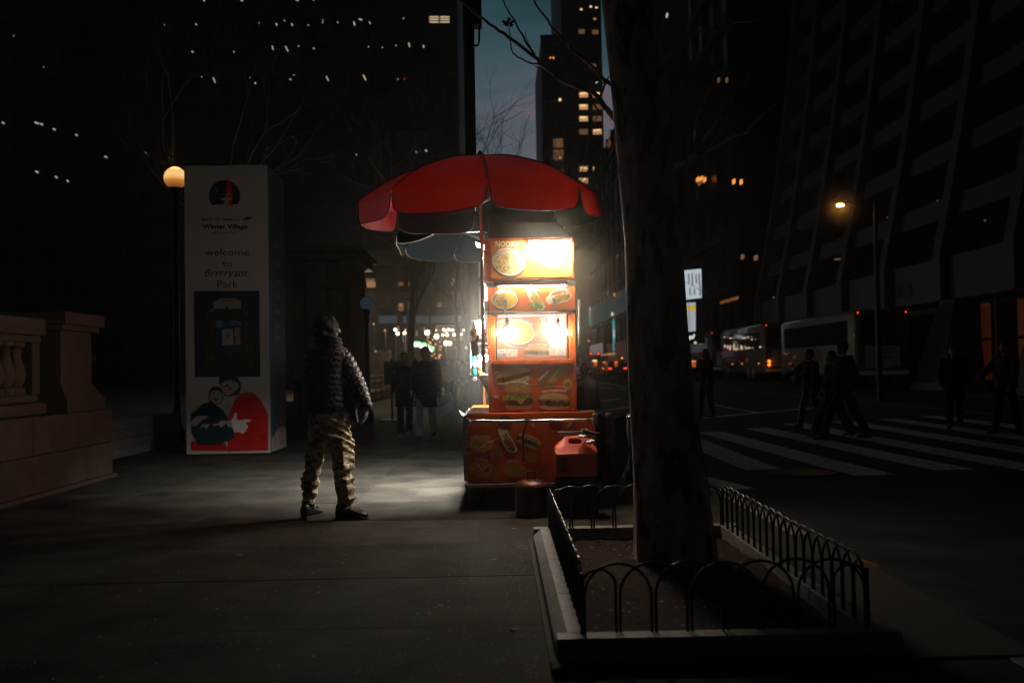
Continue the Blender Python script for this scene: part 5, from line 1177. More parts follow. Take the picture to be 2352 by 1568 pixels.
# black strap hanging from the clamp
pts = [P(1209, 972, YF-0.08), P(1206, 985, YF-0.06), P(1201, 1000, YF-0.05), P(1202, 1020, YF-0.045), P(1204, 1036, YF-0.045), P(1202, 1058, YF-0.045)]
s = MB(); rr = [0.006, 0.010, 0.008, 0.012, 0.010, 0.016]
s.tube(pts, rr, 8); s.build('black_strap', M_rubber, ct)
MB().tube([P(1199, 1043, YF-0.062), P(1207, 1042, YF-0.062), P(1207, 1047, YF-0.062), P(1200, 1048, YF-0.062)], 0.0022, 5).build('wire_clip', M_chrome, ct)
# slanting tape-wrapped stick
s = MB(); A, B = P(1078, 1042.5, YF-0.06), P(1192.5, 980, YF-0.06); pts = [A.lerp(B, k/10)+Vector((0, 0, 0.002*math.sin(k*2))) for k in range(11)]
s.tube(pts, [0.004, 0.005, 0.0045, 0.006, 0.0065, 0.0065, 0.003, 0.003, 0.005, 0.004, 0.0015], 6)
C_ = P(1119, 1018.5, YF-0.06)
for d in ((0.02, -.01, 0.03), (0.03, -.015, -0.012), (-0.02, -0.01, 0.012)): s.tube([C_, C_+Vector(d)], [0.004, 0.001], 4)
s.build('taped_stick', mat('stick_tape', (0.5, 0.33, 0.22), 0.5, col2=(0.25, 0.12, 0.08), vscale=30), ct)
# wheels and axle
for u in (1096, 1330):
    xw = P(u, 1130, 9.7).x
    w = thing('wheel', 'x', 'x') if False else None
    tyre = MB(); prof = [(0.20, -0.075), (0.262, -0.078), (0.285, -0.065), (0.29, 0), (0.285, 0.065), (0.262, 0.078), (0.20, 0.075)]
    rings = [[(xw+x, 9.72+r_*math.cos(2*math.pi*k/32), 0.29+r_*math.sin(2*math.pi*k/32)) for k in range(32)] for r_, x in prof]
    wo = tyre.loft(rings, True, True).build('wheel', M_rubber, ct, smooth=True, autos=40)
    MB().tube([(xw-0.08, 9.72, 0.29), (xw+0.08, 9.72, 0.29)], 0.15, 20).build('rim', M_steel, wo)
s = MB(); s.tube([(P(1096, 1130, 9.72).x, 9.72, 0.29), (P(1330, 1130, 9.72).x, 9.72, 0.29)], 0.025, 8)
for u in (1121, 1135, 1290): p = P(u, 1122, 9.72); s.box(p.x-0.02, p.x+0.03, 9.6, 9.8, 0.18, zb-0.03)
p = P(1128, 1129, 9.6); s.box(p.x-0.02, p.x+0.05, 9.5, 9.62, p.z-0.02, p.z+0.03); s.build('axle', M_dark, ct)

# ---- service side (left): shelf, bottles, side lamps
Ys = YF+0.30
sx0, sx1 = P(1079.5, 863, Ys).x, xL-0.002; zs_ = P(1098, 862, Ys).z
s = MB(); s.box(sx0, sx1, Ys-0.12, Ys+1.1, zs_-0.012, zs_+0.0); s.box(sx0, sx1, Ys-0.125, Ys-0.112, zs_-0.03, zs_+0.006); s.box(sx0-0.004, sx0+0.008, Ys-0.12, Ys+1.1, zs_-0.03, zs_+0.02)
s.prism([(sx0+0.10, Ys-0.10, zs_-0.032), (sx1, Ys-0.10, zs_-0.032), (sx1, Ys-0.10, zs_-0.20)], (0, 0.012, 0)); s.build('service_shelf', M_steel, ct, bevel=0.001)
def bottle(u, v0, v1, r_, liquid, cap, label_, lab, name='drink_bottle', Y=Ys, labc=None, cat='bottle'):
    c = P(u, v1, Y); h = (v1-v0)*Y/FPX; z0 = c.z
    m = mat('liquid_'+str(liquid), liquid, 0.08, var=0.05, spec=0.6, trans=0.5)
    o = MB().lathe([(r_*0.85, 0), (r_, 0.006), (r_*0.97, h*0.18), (r_*0.93, h*0.22), (r_, h*0.26), (r_, h*0.62), (r_*0.96, h*0.68), (r_*0.6, h*0.83), (r_*0.38, h*0.90), (r_*0.38, h*0.93)], (c.x, Y, z0), 18).build(name, m, None, smooth=True, autos=50)
    tag(o, label_, cat, group='drinks on the service shelf')
    MB().lathe([(r_*0.46, h*0.93), (r_*0.46, h), (r_*0.4, h)], (c.x, Y, z0), 14).build('cap', mat('cap_'+str(cap), cap, 0.4, var=0.05), o)
    if labc: MB().lathe([(r_*1.012, h*0.30), (r_*1.012, h*0.58)], (c.x, Y, z0), 18).build('wrapper', mat('wrap_'+str(labc), labc, 0.4, var=0.3, vscale=60), o, smooth=True)
    return o
bottle(1087.5, 810, 862, 0.034, (0.01, 0.42, 0.50), (0.7, 0.7, 0.7), 'turquoise sports drink bottle at the outer end of the shelf', 1, labc=(0.10, 0.35, 0.45))
bottle(1100, 814, 862, 0.028, (0.65, 0.16, 0.03), (0.7, 0.2, 0.05), 'orange drink bottle beside the turquoise one', 1, labc=(0.65, 0.35, 0.2))
bottle(1109, 818, 862, 0.026, (0.7, 0.45, 0.3), (0.7, 0.1, 0.05), 'pale peach drink bottle nearest the cart wall', 1, Y=Ys+0.12, labc=(0.6, 0.2, 0.1))
# upper rack
zu = P(1098, 788, Ys+0.25).z
s = MB(); s.box(P(1080, 790, Ys+.25).x, xL-0.002, Ys-0.05, Ys+1.0, zu-0.01, zu); s.tube([(P(1080, 790, Ys+.25).x+0.01, Ys-0.04, zu-0.005), (P(1080, 790, Ys+.25).x+0.01, Ys-0.04, zs_)], 0.004, 6); s.build('bottle_rack', M_steel, ct)
Ys2 = Ys+0.05
bottle(1088, 735, 788, 0.036, (0.55, 0.56, 0.58), (0.85, 0.85, 0.85), 'clear water bottle with green label on the upper rack', 1, name='water_bottle', Y=Ys2, labc=(0.16, 0.22, 0.10))
bottle(1101, 741, 788, 0.028, (0.6, 0.6, 0.6), (0.85, 0.85, 0.85), 'second water bottle, behind the one with green label', 1, name='water_bottle', Y=Ys2+0.2, labc=(0.5, 0.5, 0.5))
bottle(1111, 732, 788, 0.030, (0.62, 0.62, 0.62), (0.9, 0.9, 0.9), 'water bottle closest to the umbrella pole', 1, name='water_bottle', Y=Ys2+0.1, labc=(0.1, 0.1, 0.1))
cr_ = thing('card_reader', 'dark tilted card reader on a bracket at the cart corner', 'card reader', tuple(P(1092, 800, YF-0.02)))
s = MB(); cc = [P(1080.5, 785, YF-0.05), P(1096, 780, YF-0.05), P(1100, 815, YF-0.03), P(1085.5, 819, YF-0.03)]; s.prism(cc, (0, 0.03, 0)); s.build('screen_slab', mat('dark_plastic', (0.035, 0.026, 0.022), 0.45), cr_, bevel=0.004)
MB().tube([P(1094.5, 786, YF-0.07), P(1100, 768, YF-0.07)], 0.011, 8).build('handle', MATS['dark_plastic'], cr_)
MB().box(P(1097, 780, YF).x, xL-0.001, YF-0.03, YF+0.02, Z_(786), Z_(775)).build('bracket', mat('bracket_grey', (0.28, 0.26, 0.24), 0.4, 0.4), cr_, bevel=0.003)
pw = MB().box(P(1104, 790, YF).x, xL-0.001, YF-0.02, YF+0.03, Z_(800), Z_(788)); pw = pw.build('power_socket', MATS['dark_plastic'], ct, bevel=0.003)
MB().tube([P(1107, 797, YF-0.03), P(1111, 795, YF-0.04), P(1117, 797, YF-0.03), P(1125, 796, YF+0.03)], 0.003, 6).build('plug_cable', M_steel, pw)
MB().tube([P(1108, 800, YF-0.03), P(1106, 812, YF-0.03), P(1110, 826, YF-0.02), P(1112, 845, YF-0.02), P(1109, 862, YF-0.02), P(1103, 872, YF-0.02), P(1093, 875, YF-0.02), P(1088, 872, YF-0.02)], 0.0035, 6).build('loose_cable', M_dark, pw)
MB().tube([P(1108, 800, YF-0.02), P(1105, 806, YF-0.02), P(1114, 812, YF-0.02), P(1117, 806, YF-0.02)], 0.0035, 6).build('loose_cable', M_dark, pw)
c = P(1091, 870, YF+0.0); MB().ball(c, 0.022, 12, 8).build('shelf_lamp', mat('milky_lamp', (0.8, 0.8, 0.75), 0.3, emit=(1, 0.95, 0.85), estr=0.6), ct)
c = P(1113, 822, YF+0.25); MB().ball(c, 0.035, 12, 8).build('shelf_lamp', L_side, ct)

# side lamps: tube on corner, bulbs hanging at the side
s = MB(); a, b_ = P(1116, 652, YF+0.0), P(1116.5, 690, YF+0.0); s.tube([a, b_], 0.013, 10); s.build('side_tube', glow('side_tube', (1, 0.96, 0.9), 6, sample=True), ct)
MB().tube([P(1116.5, 691, YF), P(1117.5, 716, YF)], 0.011, 10).build('side_tube_holder', M_steel, ct)
for u in (1116,): MB().box(P(u-5, 646, YF).x, P(u+5, 646, YF).x, YF-0.03, YF+0.05, Z_(652, u), Z_(647, u)).build('tube_clip', M_steel, ct)
sb = thing('side_bulb_string', 'bare bulbs hanging beside the cart above the shelf', 'lamp', tuple(P(1100, 720, YF+0.5)))
for (u, v, Y, r_) in ((1099, 746, YF+0.45, 0.040), (1108, 771, YF+0.6, 0.032)):
    c = P(u, v, Y); MB().ball(c, r_, 16, 12).build('bulb', L_side, sb, smooth=True)
    MB().tube([c+Vector((0.01, 0, r_*0.9)), c+Vector((0.02, 0, r_+0.05))], [0.016, 0.02], 10).build('socket', M_black, sb)
    MB().tube([c+Vector((0.02, 0, r_+0.05)), c+Vector((0.03, 0.0, r_+0.12)), Vector((xL, Y, c.z+r_+0.13))], 0.003, 5).build('wire', M_black, sb)

# front pole-like steel tube at right
MB().tube([P(1330.5, 688, YF-0.0), P(1331, 793, YF-0.0)], 0.0155, 14).build('steel_tube', M_steel, ct, smooth=True)
s = MB(); s.box(xR, P(1331, 720, YF).x, YF+0.0, YF+0.03, Z_(722), Z_(714)); s.box(xR, P(1328, 760, YF).x-0.005, YF+0.02, YF+0.06, Z_(795), Z_(722)); s.build('tube_bracket', M_dark, ct)
# dark hood on top of the cart under the umbrella
s = MB(); s.loft([[(xL+0.01, yb0+0.12, ztop+0.002), (xR+0.02, yb0+0.12, ztop+0.002), (xR+0.02, yb0+1.7, ztop+0.002), (xL+0.01, yb0+1.7, ztop+0.002)], [(xL+0.02, yb0+0.4, ztop+0.22), (xR-0.12, yb0+0.4, ztop+0.20), (xR-0.12, yb0+1.5, ztop+0.2), (xL+0.02, yb0+1.5, ztop+0.22)]])
s.build('roof_cover', mat('tarp', (0.03, 0.018, 0.015), 0.6, bump=0.004, bscale=8), ct, bevel=0.02)

# ---- clamp-on twin bulbs in front of the case
def clip_lamp(u, v, bulbs, label):
    Yh = YF-0.04
    t = thing('clip_lamp', label, 'lamp', tuple(P(u, 716, Yh)), group='twin bulbs clipped in front of the case')
    s = MB(); k = P(u-5 if u < 1200 else u-6, 700, Yh)
    s.box(k.x-0.012, k.x+0.012, yb0-0.05, yb0-0.032, Z_(721), Z_(686)); s.box(k.x-0.016, k.x+0.016, yb0-0.055, yb0-0.02, Z_(690), Z_(685)); s.build('spring_clip', M_steel, t, bevel=0.002)
    MB().tube([P(u-3, 718, Yh), P(u-1, 724, Yh), P(u, 729, Yh)], 0.004, 6).build('cord', M_black, t)
    so = MB(); a, b_ = P(u, 728, Yh), P(u+0.5, 744, Yh)
    so.tube([a, a.lerp(b_, 0.2), a.lerp(b_, 0.25), a.lerp(b_, 0.6), b_], [0.006, 0.013, 0.016, 0.018, 0.013], 12); so = so.build('socket', mat('socket_grey', (0.10, 0.085, 0.075), 0.5), t, smooth=True)
    for (bu, bv, r_) in bulbs:
        c = P(bu, bv, Yh); d = (b_-c).normalized()
        MB().tube([b_, c+d*r_*0.9], [0.012, 0.016], 10).build('bulb_neck', mat('neck_grey', (0.6, 0.55, 0.5), 0.5), t)
        MB().ball(c, r_, 20, 14).build('bulb', L_bulb, t, smooth=True)
    return t
clip_lamp(1165, 735, ((1148, 763, 0.032), (1180.5, 764, 0.032)), 'left pair of glaring bulbs clipped before the glass case')
clip_lamp(1281, 733, ((1263, 758, 0.032), (1296, 763, 0.032)), 'right pair of glaring bulbs clipped before the glass case')
MB().tube([P(1124, 714, YF-0.03), P(1140, 717, YF-0.03), P(1160, 715, YF-0.03), P(1210, 718, YF-0.03), P(1255, 716, YF-0.03), P(1281, 716, YF-0.03)], 0.003, 6).build('lamp_cable', mat('grey_cable', (0.25, 0.23, 0.2), 0.5), ct)

# ================================================================ umbrellas
def fabric(name, c, rough=0.45, tr=0.35):
    m = mat(name, c, rough, var=0.12, vscale=2.5, bump=0.004, bscale=6, spec=0.4, coat=0.08); nt = m.node_tree; b = nt.nodes['Principled BSDF']; out = nt.nodes['Material Output']
    t = nt.nodes.new('ShaderNodeBsdfTranslucent'); t.inputs['Color'].default_value = (*[min(1, q*1.2) for q in c], 1)
    mx = nt.nodes.new('ShaderNodeMixShader'); mx.inputs[0].default_value = tr
    nt.links.new(b.outputs[0], mx.inputs[1]); nt.links.new(t.outputs[0], mx.inputs[2]); nt.links.new(mx.outputs[0], out.inputs['Surface']); return m
M_umb = fabric('umbrella_vinyl', (0.19, 0.0028, 0.001), 0.42, 0.20)
M_pip = mat('black_piping', (0.02, 0.014, 0.014), 0.6)
M_pipw = mat('white_piping', (0.75, 0.72, 0.66), 0.6)
M_blue = fabric('blue_lining', (0.006, 0.034, 0.055), 0.8, 0.05)
def umbrella(name, label, cx, cy_, zr, Rr, hgt, phi, val, mat_out, piping, pole=None, lining=None, tilt=(0, 0), flare=0.0, group=None, lin_k=None):
    t = thing(name, label, 'umbrella', (cx, cy_, 0), group=group)
    tx, ty = tilt
    def W(x, y, z): return Vector((cx+x, cy_+y, zr+z+tx*x+ty*y))
    NR = 9; NS = 8
    def prof(f): return Rr*f, hgt*(1-f**1.95)**0.92
    for k in range(8):
        a0, a1 = R(phi+45*k), R(phi+45*(k+1)); s = MB(); ln = MB()
        grid = []
        for i in range(NR+1):
            f = i/NR; r_, z = prof(f); row = []
            for j in range(NS+1):
                q = j/NS; p = Vector((r_*math.sin(a0), -r_*math.cos(a0), 0)).lerp(Vector((r_*math.sin(a1), -r_*math.cos(a1), 0)), q)
                sag = -0.022*math.sin(math.pi*q)*f
                wr = 0.0035*math.sin(23*q+9*f+k)*f+0.002*math.sin(41*f+13*q*(k+1))
                row.append(W(p.x, p.y, z+sag+wr))
            grid.append(row)
        # valance flap
        e0, e1 = grid[-1][0], grid[-1][-1]; nrm = Vector((math.sin((a0+a1)/2), -math.cos((a0+a1)/2), 0))
        vv = []
        for i in range(1, 6):
            g = i/5; row = []
            for j in range(NS+1):
                q = j/NS; ins = 0.035*g**1.2*(1-2*q)+(0.03*(max(0, g-0.75)/0.25)**2)*(1-2*q)*1.2
                qq = min(1, max(0, q+ins)); base = grid[-1][0].lerp(grid[-1][-1], qq) + Vector((0, 0, -0.010*math.sin(math.pi*qq)))
                cor = 0.02*(abs(2*q-1)**6)*g
                row.append(base+nrm*(flare*g+0.012*math.sin(q*7+k*2)*g)+Vector((0, 0, -val*g+cor)))
            vv.append(row)
        rows = grid+vv; vs_ = [p for r_ in rows for p in r_]; n = NS+1
        fs = [(i*n+j, i*n+j+1, (i+1)*n+j+1, (i+1)*n+j) for i in range(len(rows)-1) for j in range(NS)]
        s.add(vs_, fs); pn = s.build('canopy_panel', mat_out, t, smooth=True)
        hem = [vv[i][0] for i in range(5)]+vv[-1]+[vv[i][-1] for i in range(4, -1, -1)]
        MB().tube(hem, 0.0055, 5).build('hem_piping', piping, pn)
        MB().tube([r_[0]+Vector((0, 0, 0.003)) for r_ in grid], 0.005, 5).build('seam', M_pip, pn)
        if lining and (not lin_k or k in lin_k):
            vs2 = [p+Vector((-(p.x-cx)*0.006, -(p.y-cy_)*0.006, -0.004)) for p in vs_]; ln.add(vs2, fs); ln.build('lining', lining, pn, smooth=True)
        MB().tube([W(0, 0, hgt-0.06)]+[W(Rr*f*0.985*math.sin(a0), -Rr*f*0.985*math.cos(a0), prof(f)[1]-0.02) for f in (0.25, 0.5, 0.75, 0.98)], 0.006, 5).build('rib', M_steel, t)
        MB().tube([W(0, 0, -0.06), W(Rr*0.55*math.sin(a0), -Rr*0.55*math.cos(a0), prof(0.55)[1]-0.025)], 0.005, 5).build('stretcher', M_steel, t)
    MB().lathe([(0.03, -0.02), (0.03, 0.02), (0.012, 0.05), (0.001, 0.05)], tuple(W(0, 0, hgt)), 12).build('finial', M_pip, t)
    if pole:
        (x1, z1, z0, r_) = pole
        MB().tube([Vector((x1, cy_, z0)), W(0, 0, hgt-0.02)], r_, 14).build('pole', M_chrome, t, smooth=True)
    return t
Yu = YF-0.12
pt = P(1108, 480, Yu)
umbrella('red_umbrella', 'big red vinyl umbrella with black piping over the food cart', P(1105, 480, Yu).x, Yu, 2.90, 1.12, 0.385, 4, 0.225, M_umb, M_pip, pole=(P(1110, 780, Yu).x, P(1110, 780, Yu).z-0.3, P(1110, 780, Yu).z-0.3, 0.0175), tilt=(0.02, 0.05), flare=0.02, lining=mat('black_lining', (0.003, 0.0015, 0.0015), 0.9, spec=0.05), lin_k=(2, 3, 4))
umbrella('blue_lined_umbrella', 'second umbrella with blue lining and white piping behind the red one', -0.17, 11.35, 2.84, 1.0, 0.34, -24, 0.13, mat('black_vinyl', (0.008, 0.006, 0.006), 0.8, spec=0.1), M_pipw, lining=M_blue, pole=(-0.17, 0, 0.9, 0.017), tilt=(0.04, -0.06), flare=0.01)
# square led lamp under it
lp = thing('square_led_lamp', 'small square white lamp glowing under the blue lined umbrella', 'lamp', tuple(P(1103, 565, 10.4)))
cc = [P(1092, 556, 10.4), P(1112, 563, 10.4), P(1113.5, 573, 10.3), P(1096, 567, 10.3)]
MB().prism(cc, (0, 0.02, 0.0)).build('light_panel', glow('led_square', (0.85, 0.95, 1.0), 120, sample=True), lp)
MB().tube([P(1103, 560, 10.42), P(1118, 545, 10.5)], 0.008, 6).build('bracket', M_dark, lp)

ld = bpy.data.lights.new('square_led_light', 'AREA'); ld.energy = 300; ld.spread = R(104); ld.color = (1.0, 0.95, 0.84); ld.shape = 'RECTANGLE'; ld.size = 0.22; ld.size_y = 0.12
lo = bpy.data.objects.new('led_light', ld); COL.objects.link(lo); lo.location = P(1103, 566, 10.4)+Vector((0, 0.02, -0.07)); lo.rotation_euler = Vector((-0.20, 0.42, -1)).to_track_quat('-Z', 'Y').to_euler(); adopt(lo, lp)
# ================================================================ things round the cart
# rusty gas cylinder
Yg = 8.95; c = P(1222.5, 1195, Yg); gz = 0
gc = thing('gas_cylinder', 'squat rusty red gas cylinder with a collar on the pavement', 'gas cylinder', (c.x, Yg, 0))
M_rust = mat('rusty_red', (0.085, 0.020, 0.013), 0.4, 0.5, var=0.5, vscale=7, bump=0.003, bscale=26, col2=(0.045, 0.018, 0.012))
MB().lathe([(0.12, 0.0), (0.148, 0.008), (0.153, 0.03), (0.153, 0.24), (0.150, 0.258), (0.156, 0.262), (0.155, 0.268), (0.13, 0.297), (0.08, 0.318), (0.02, 0.325)], (c.x, Yg, 0), 36).build('tank', M_rust, gc, smooth=True, autos=50)
s = MB()
for k in range(14): a = k*math.pi*2/14; s.prism([(c.x+r_*math.cos(a)+0.003*math.sin(a)*q, Yg+r_*math.sin(a)-0.003*math.cos(a)*q, z) for r_, z, q in ((0.145, 0.280, 1), (0.09, 0.316, 1), (0.09, 0.311, -1), (0.147, 0.272, -1))], (0, 0, 0.004))
s.build('shoulder_ridges', M_rust, gc)
s = MB(); z0 = 0.315
for sx in (-1, 1): s.box(c.x+sx*0.032-0.006, c.x+sx*0.032+0.006, Yg-0.012, Yg+0.012, z0, z0+0.065)
s.box(c.x-0.038, c.x+0.038, Yg-0.016, Yg+0.016, z0+0.065, z0+0.08); s.build('handle', M_rust, gc, bevel=0.003)
MB().lathe([(0.022, 0), (0.022, 0.02), (0.012, 0.024)], (c.x+0.10, Yg-0.02, 0.295), 12).build('valve_cap', M_rust, gc)
# black crate
Yc2 = 8.92; a, b_ = P(1279, 1195, Yc2), P(1371, 1195, Yc2)
hh = 0.345
cr2 = thing('milk_crate', 'black plastic crate under the red fuel can', 'crate', ((a.x+b_.x)/2, Yc2, 0))
s = MB(); x0, x1 = a.x, b_.x; y0, y1 = Yc2-0.16, Yc2+0.17; th = 0.012
def latt(fn):
    for k in range(7): fn(k/6, 'v')
    for k in range(6): fn(k/5, 'h')
for (yy, sg) in ((y0, 1), (y1-th, 1)):
    for k in range(8): xx = x0+(x1-x0-0.014)*k/7; s.box(xx, xx+0.014, yy, yy+th, 0.004, hh-0.02)
    for z in (0.0, 0.07, 0.14, 0.21, 0.27): s.box(x0, x1, yy-0.001, yy+th+0.001, z, z+0.014)
    s.box(x0-0.006, x1+0.006, yy-0.006, yy+th+0.006, hh-0.04, hh-0.021)
for xx in (x0, x1-th):
    for k in range(8): yy = y0+(y1-y0-0.014)*k/7; s.box(xx-0.001, xx+th-0.001, yy, yy+0.014, 0.004, hh-0.02)
    for z in (0.0, 0.07, 0.14, 0.21, 0.27): s.box(xx, xx+th, y0+0.001, y1-0.001, z+0.001, z+0.013)
s.build('side_lattice', mat('crate_black', (0.010, 0.010, 0.011), 0.45), cr2)
MB().box(x0-0.004, x1+0.004, y0-0.004, y1+0.004, hh-0.022, hh-0.004).build('lid', MATS['crate_black'], cr2, bevel=0.003)
MB().box(x0+0.02, x1-0.02, y0+0.02, y1-0.02, 0.01, hh-0.06).build('dark_contents', M_rubber, cr2)
# red fuel can on top
M_can = mat('can_red', (0.60, 0.065, 0.03), 0.42, var=0.15, vscale=4, bump=0.0012, bscale=70, spec=0.5)
fc = thing('fuel_can', 'large red plastic fuel can with moulded handle on the crate', 'fuel can', ((x0+x1)/2, Yc2, hh))
def Cz(v): return P(1322, v, Yc2-0.13).z
Yk = Yc2-0.13
prof = [(1277, 1100), (1275, 1090), (1274.5, 1035), (1277, 1027), (1284, 1021), (1297, 1009), (1302, 1004.5), (1344, 1004), (1350, 1007), (1361, 1018), (1371, 1029), (1373.5, 1036), (1374, 1090), (1372, 1100)]
pz = [(P(u, v, Yk).x, max(hh-0.003, P(u, v, Yk).z)) for u, v in prof]
mx_ = sum(p[0] for p in pz)/len(pz); mz_ = (max(p[1] for p in pz)+min(p[1] for p in pz))/2
dep = 0.26; rings = []
for t_, k in ((0, 0.93), (0.012, 0.965), (0.035, 0.99), (0.065, 1), (0.20, 1), (0.235, 0.985), (0.252, 0.95), (0.26, 0.9)):
    vc = 1042 if t_ < 0.01 else 1039 if t_ < 0.02 else 1032 if t_ < 0.04 else 1022 if t_ < 0.08 else 1004 if t_ < 0.21 else 1010
    zc_ = P(1322, vc, Yk).z
    rings.append([(mx_+(x-mx_)*k, Yk+t_, min(mz_+(z-mz_)*k, zc_)) for x, z in pz])
rings = rings[:4]+[[(x, Yk+0.115, z) for x, y, z in rings[4]]]+rings[4:]
body = MB().loft(rings).build('can_body', M_can, fc, smooth=True)
# handle opening cut through the body
cutm = MB(); hp = [(1311, 1009.5), (1333, 1009.5), (1338, 1012), (1339.5, 1018), (1336, 1021.5), (1311, 1021.5), (1308, 1018), (1308.5, 1012)]
cutm.prism([P(u, v, Yk-0.05) for u, v in hp], (0, 0.5, 0)); cm = cutm.mesh('cut', M_can)
co = bpy.data.objects.new('cut', cm); COL.objects.link(co)
bmod = body.modifiers.new('hole', 'BOOLEAN'); bmod.operation = 'DIFFERENCE'; bmod.object = co; bmod.solver = 'EXACT'
dg = bpy.context.evaluated_depsgraph_get(); nm = bpy.data.meshes.new_from_object(body.evaluated_get(dg)); body.modifiers.clear(); body.data = nm; nm.name = 'can_body'; bpy.data.objects.remove(co)
nm.materials.clear(); nm.materials.append(M_can)
nm.polygons.foreach_set('use_smooth', [True]*len(nm.polygons)); e = body.modifiers.new('split', 'EDGE_SPLIT'); e.split_angle = R(35)
MB().box(P(1306, 1000, Yk).x, P(1342, 1000, Yk).x, Yk+0.13, Yk+0.14, P(1320, 1024, Yk).z, P(1320, 1010, Yk).z).build('handle_web', M_can, fc)
s = MB(); s.loft([[(P(u, v, Yk-0.0).x, Yk+dy, P(u, v, Yk).z) for u, v in ((1279, 1084), (1300, 1083), (1304, 1086), (1298, 1092), (1284, 1093))] for dy in (-0.012, 0.03)]); s.build('moulded_lip', M_can, fc, smooth=True, autos=40, bevel=0.003)
s = MB(); s.box(P(1280, 1060, Yk).x, P(1303, 1060, Yk).x, Yk-0.0065, Yk+0.02, P(1290, 1080, Yk).z, P(1290, 1046, Yk).z); s.build('shaded_recess_panel', mat('can_shadow_red', (0.20, 0.012, 0.01), 0.5), fc, bevel=0.004)  # raised panel; the shade of a recess is put into its darker red
s = MB(); a, b_ = P(1338, 990, Yk+0.08), P(1345, 990, Yk+0.08)
s.box(P(1335.5, 990, Yk+.08).x, P(1344, 990, Yk+.08).x, Yk+0.04, Yk+0.09, P(1340, 1002, Yk+.08).z, P(1340, 985, Yk+.08).z); s.build('green_spout_clip', mat('olive_plastic', (0.14, 0.18, 0.05), 0.4), fc, bevel=0.004)
MB().tube([P(1342, 988, Yk+.06), P(1352, 992, Yk+.05), P(1362, 995, Yk+.04), P(1372, 995.5, Yk+.04), P(1377, 995, Yk+0.04)], [0.022, 0.020, 0.014, 0.010, 0.011], 10).build('black_spout', M_rubber, fc, smooth=True)
tb_ = MB(); rng = random.Random(3)
def crumple(c, r_, n, m, name, par, flat=0.6, seed=1):
    rg = random.Random(seed); s = MB(); s.ball(c, r_, 12, 8); 
    s.v = [tuple(c[i]+(v[i]-c[i])*(rg.uniform(0.6, 1.25))*(flat if i == 2 else 1) for i in range(3)) for v in s.v]
    return s.build(name, m, par)
M_tis = mat('white_tissue', (0.62, 0.60, 0.60), 0.8, bump=0.003, bscale=60)
tg = crumple(P(1337, 1002, Yk+0.03), 0.045, 8, M_tis, 'crumpled_tissue', None, 0.35, 4); tag(tg, 'white crumpled tissue tucked under the green spout clip', 'tissue', group='tissues stuffed on the fuel can')
tg = crumple(P(1354, 1014, Yk+0.01), 0.048, 8, M_tis, 'crumpled_tissue', None, 0.55, 9); tag(tg, 'lower crumpled tissue hanging off the right shoulder of the fuel can', 'tissue', group='tissues stuffed on the fuel can')
# canister + bags on right ledge
Yv = YF+0.25; c = P(1352, 945, Yv); zl2 = zl+0.009
def rv(u0, u1): return (u1-u0)/2*Yv/FPX
cn = thing('grey_canister', 'dull grey canister with shoulders standing on the right ledge of the cart', 'canister', (P(1349, 940, Yv).x, Yv, zl2))
cx_ = P(1349, 900, Yv).x; hz_ = P(1349, 862, Yv).z-zl2
MB().lathe([(0.10, 0), (0.106, 0.01), (0.106, hz_*0.62), (0.098, hz_*0.78), (0.07, hz_*0.93), (0.04, hz_), (0.03, hz_+0.01)], (cx_, Yv, zl2), 28).build('tank', mat('grey_canister', (0.13, 0.115, 0.095), 0.55, 0.2, var=0.2, vscale=5), cn, smooth=True, autos=50)
MB().box(cx_-0.095, cx_-0.04, Yv-0.103, Yv-0.098, zl2+0.10, zl2+0.21).build('dark_sticker', M_dark, cn)
MB().tube([P(1330, 886, YF+0.1), P(1337, 874, YF+0.1), P(1342, 868, YF+0.1), P(1331, 867, YF+0.1)], 0.006, 6).build('wire_handle', M_chrome, cn)
kc = crumple(P(1349, 851, Yv), 0.078, 10, mat('brown_rag', (0.10, 0.065, 0.05), 0.9, bump=0.006, bscale=30), 'brown_rag', None, 0.95, 12); tag(kc, 'dark brown rag bundled on top of the grey canister', 'rag')
s = MB(); s.tube([P(1345+7*math.cos(a), 848+6*math.sin(a), Yv-0.09) for a in [i*0.5 for i in range(12)]], 0.006, 6); s.build('rag_loop', MATS['brown_rag'], kc)
pb = crumple(P(1329, 832, Yv), 0.045, 10, mat('clear_plastic', (0.75, 0.72, 0.72), 0.25, bump=0.004, bscale=30, alpha=0.55), 'plastic_bag', None, 1.1, 17); tag(pb, 'crumpled clear plastic bag beside the cart wall above the rag', 'bag')
s = MB(); rings = []
for v, u0, u1 in ((944, 1340, 1380), (915, 1340, 1378.5), (895, 1340, 1373), (880, 1343, 1366), (868, 1346, 1356), (862, 1347, 1350)):
    a, b_ = P(u0, v, Yv+0.16), P(u1, v, Yv+0.16); z = max(a.z, zl2); rings.append([(a.x, Yv+0.08, z), (b_.x-0.01, Yv+0.085, z), (b_.x, Yv+0.13, z), (b_.x-0.01, Yv+0.2, z), (a.x, Yv+0.2, z)])
o = s.loft(rings).build('paper_sack', mat('beige_sack', (0.30, 0.25, 0.19), 0.85, bump=0.004, bscale=14), None, smooth=True, bevel=0.006); tag(o, 'beige paper sack slumped behind the grey canister', 'sack')
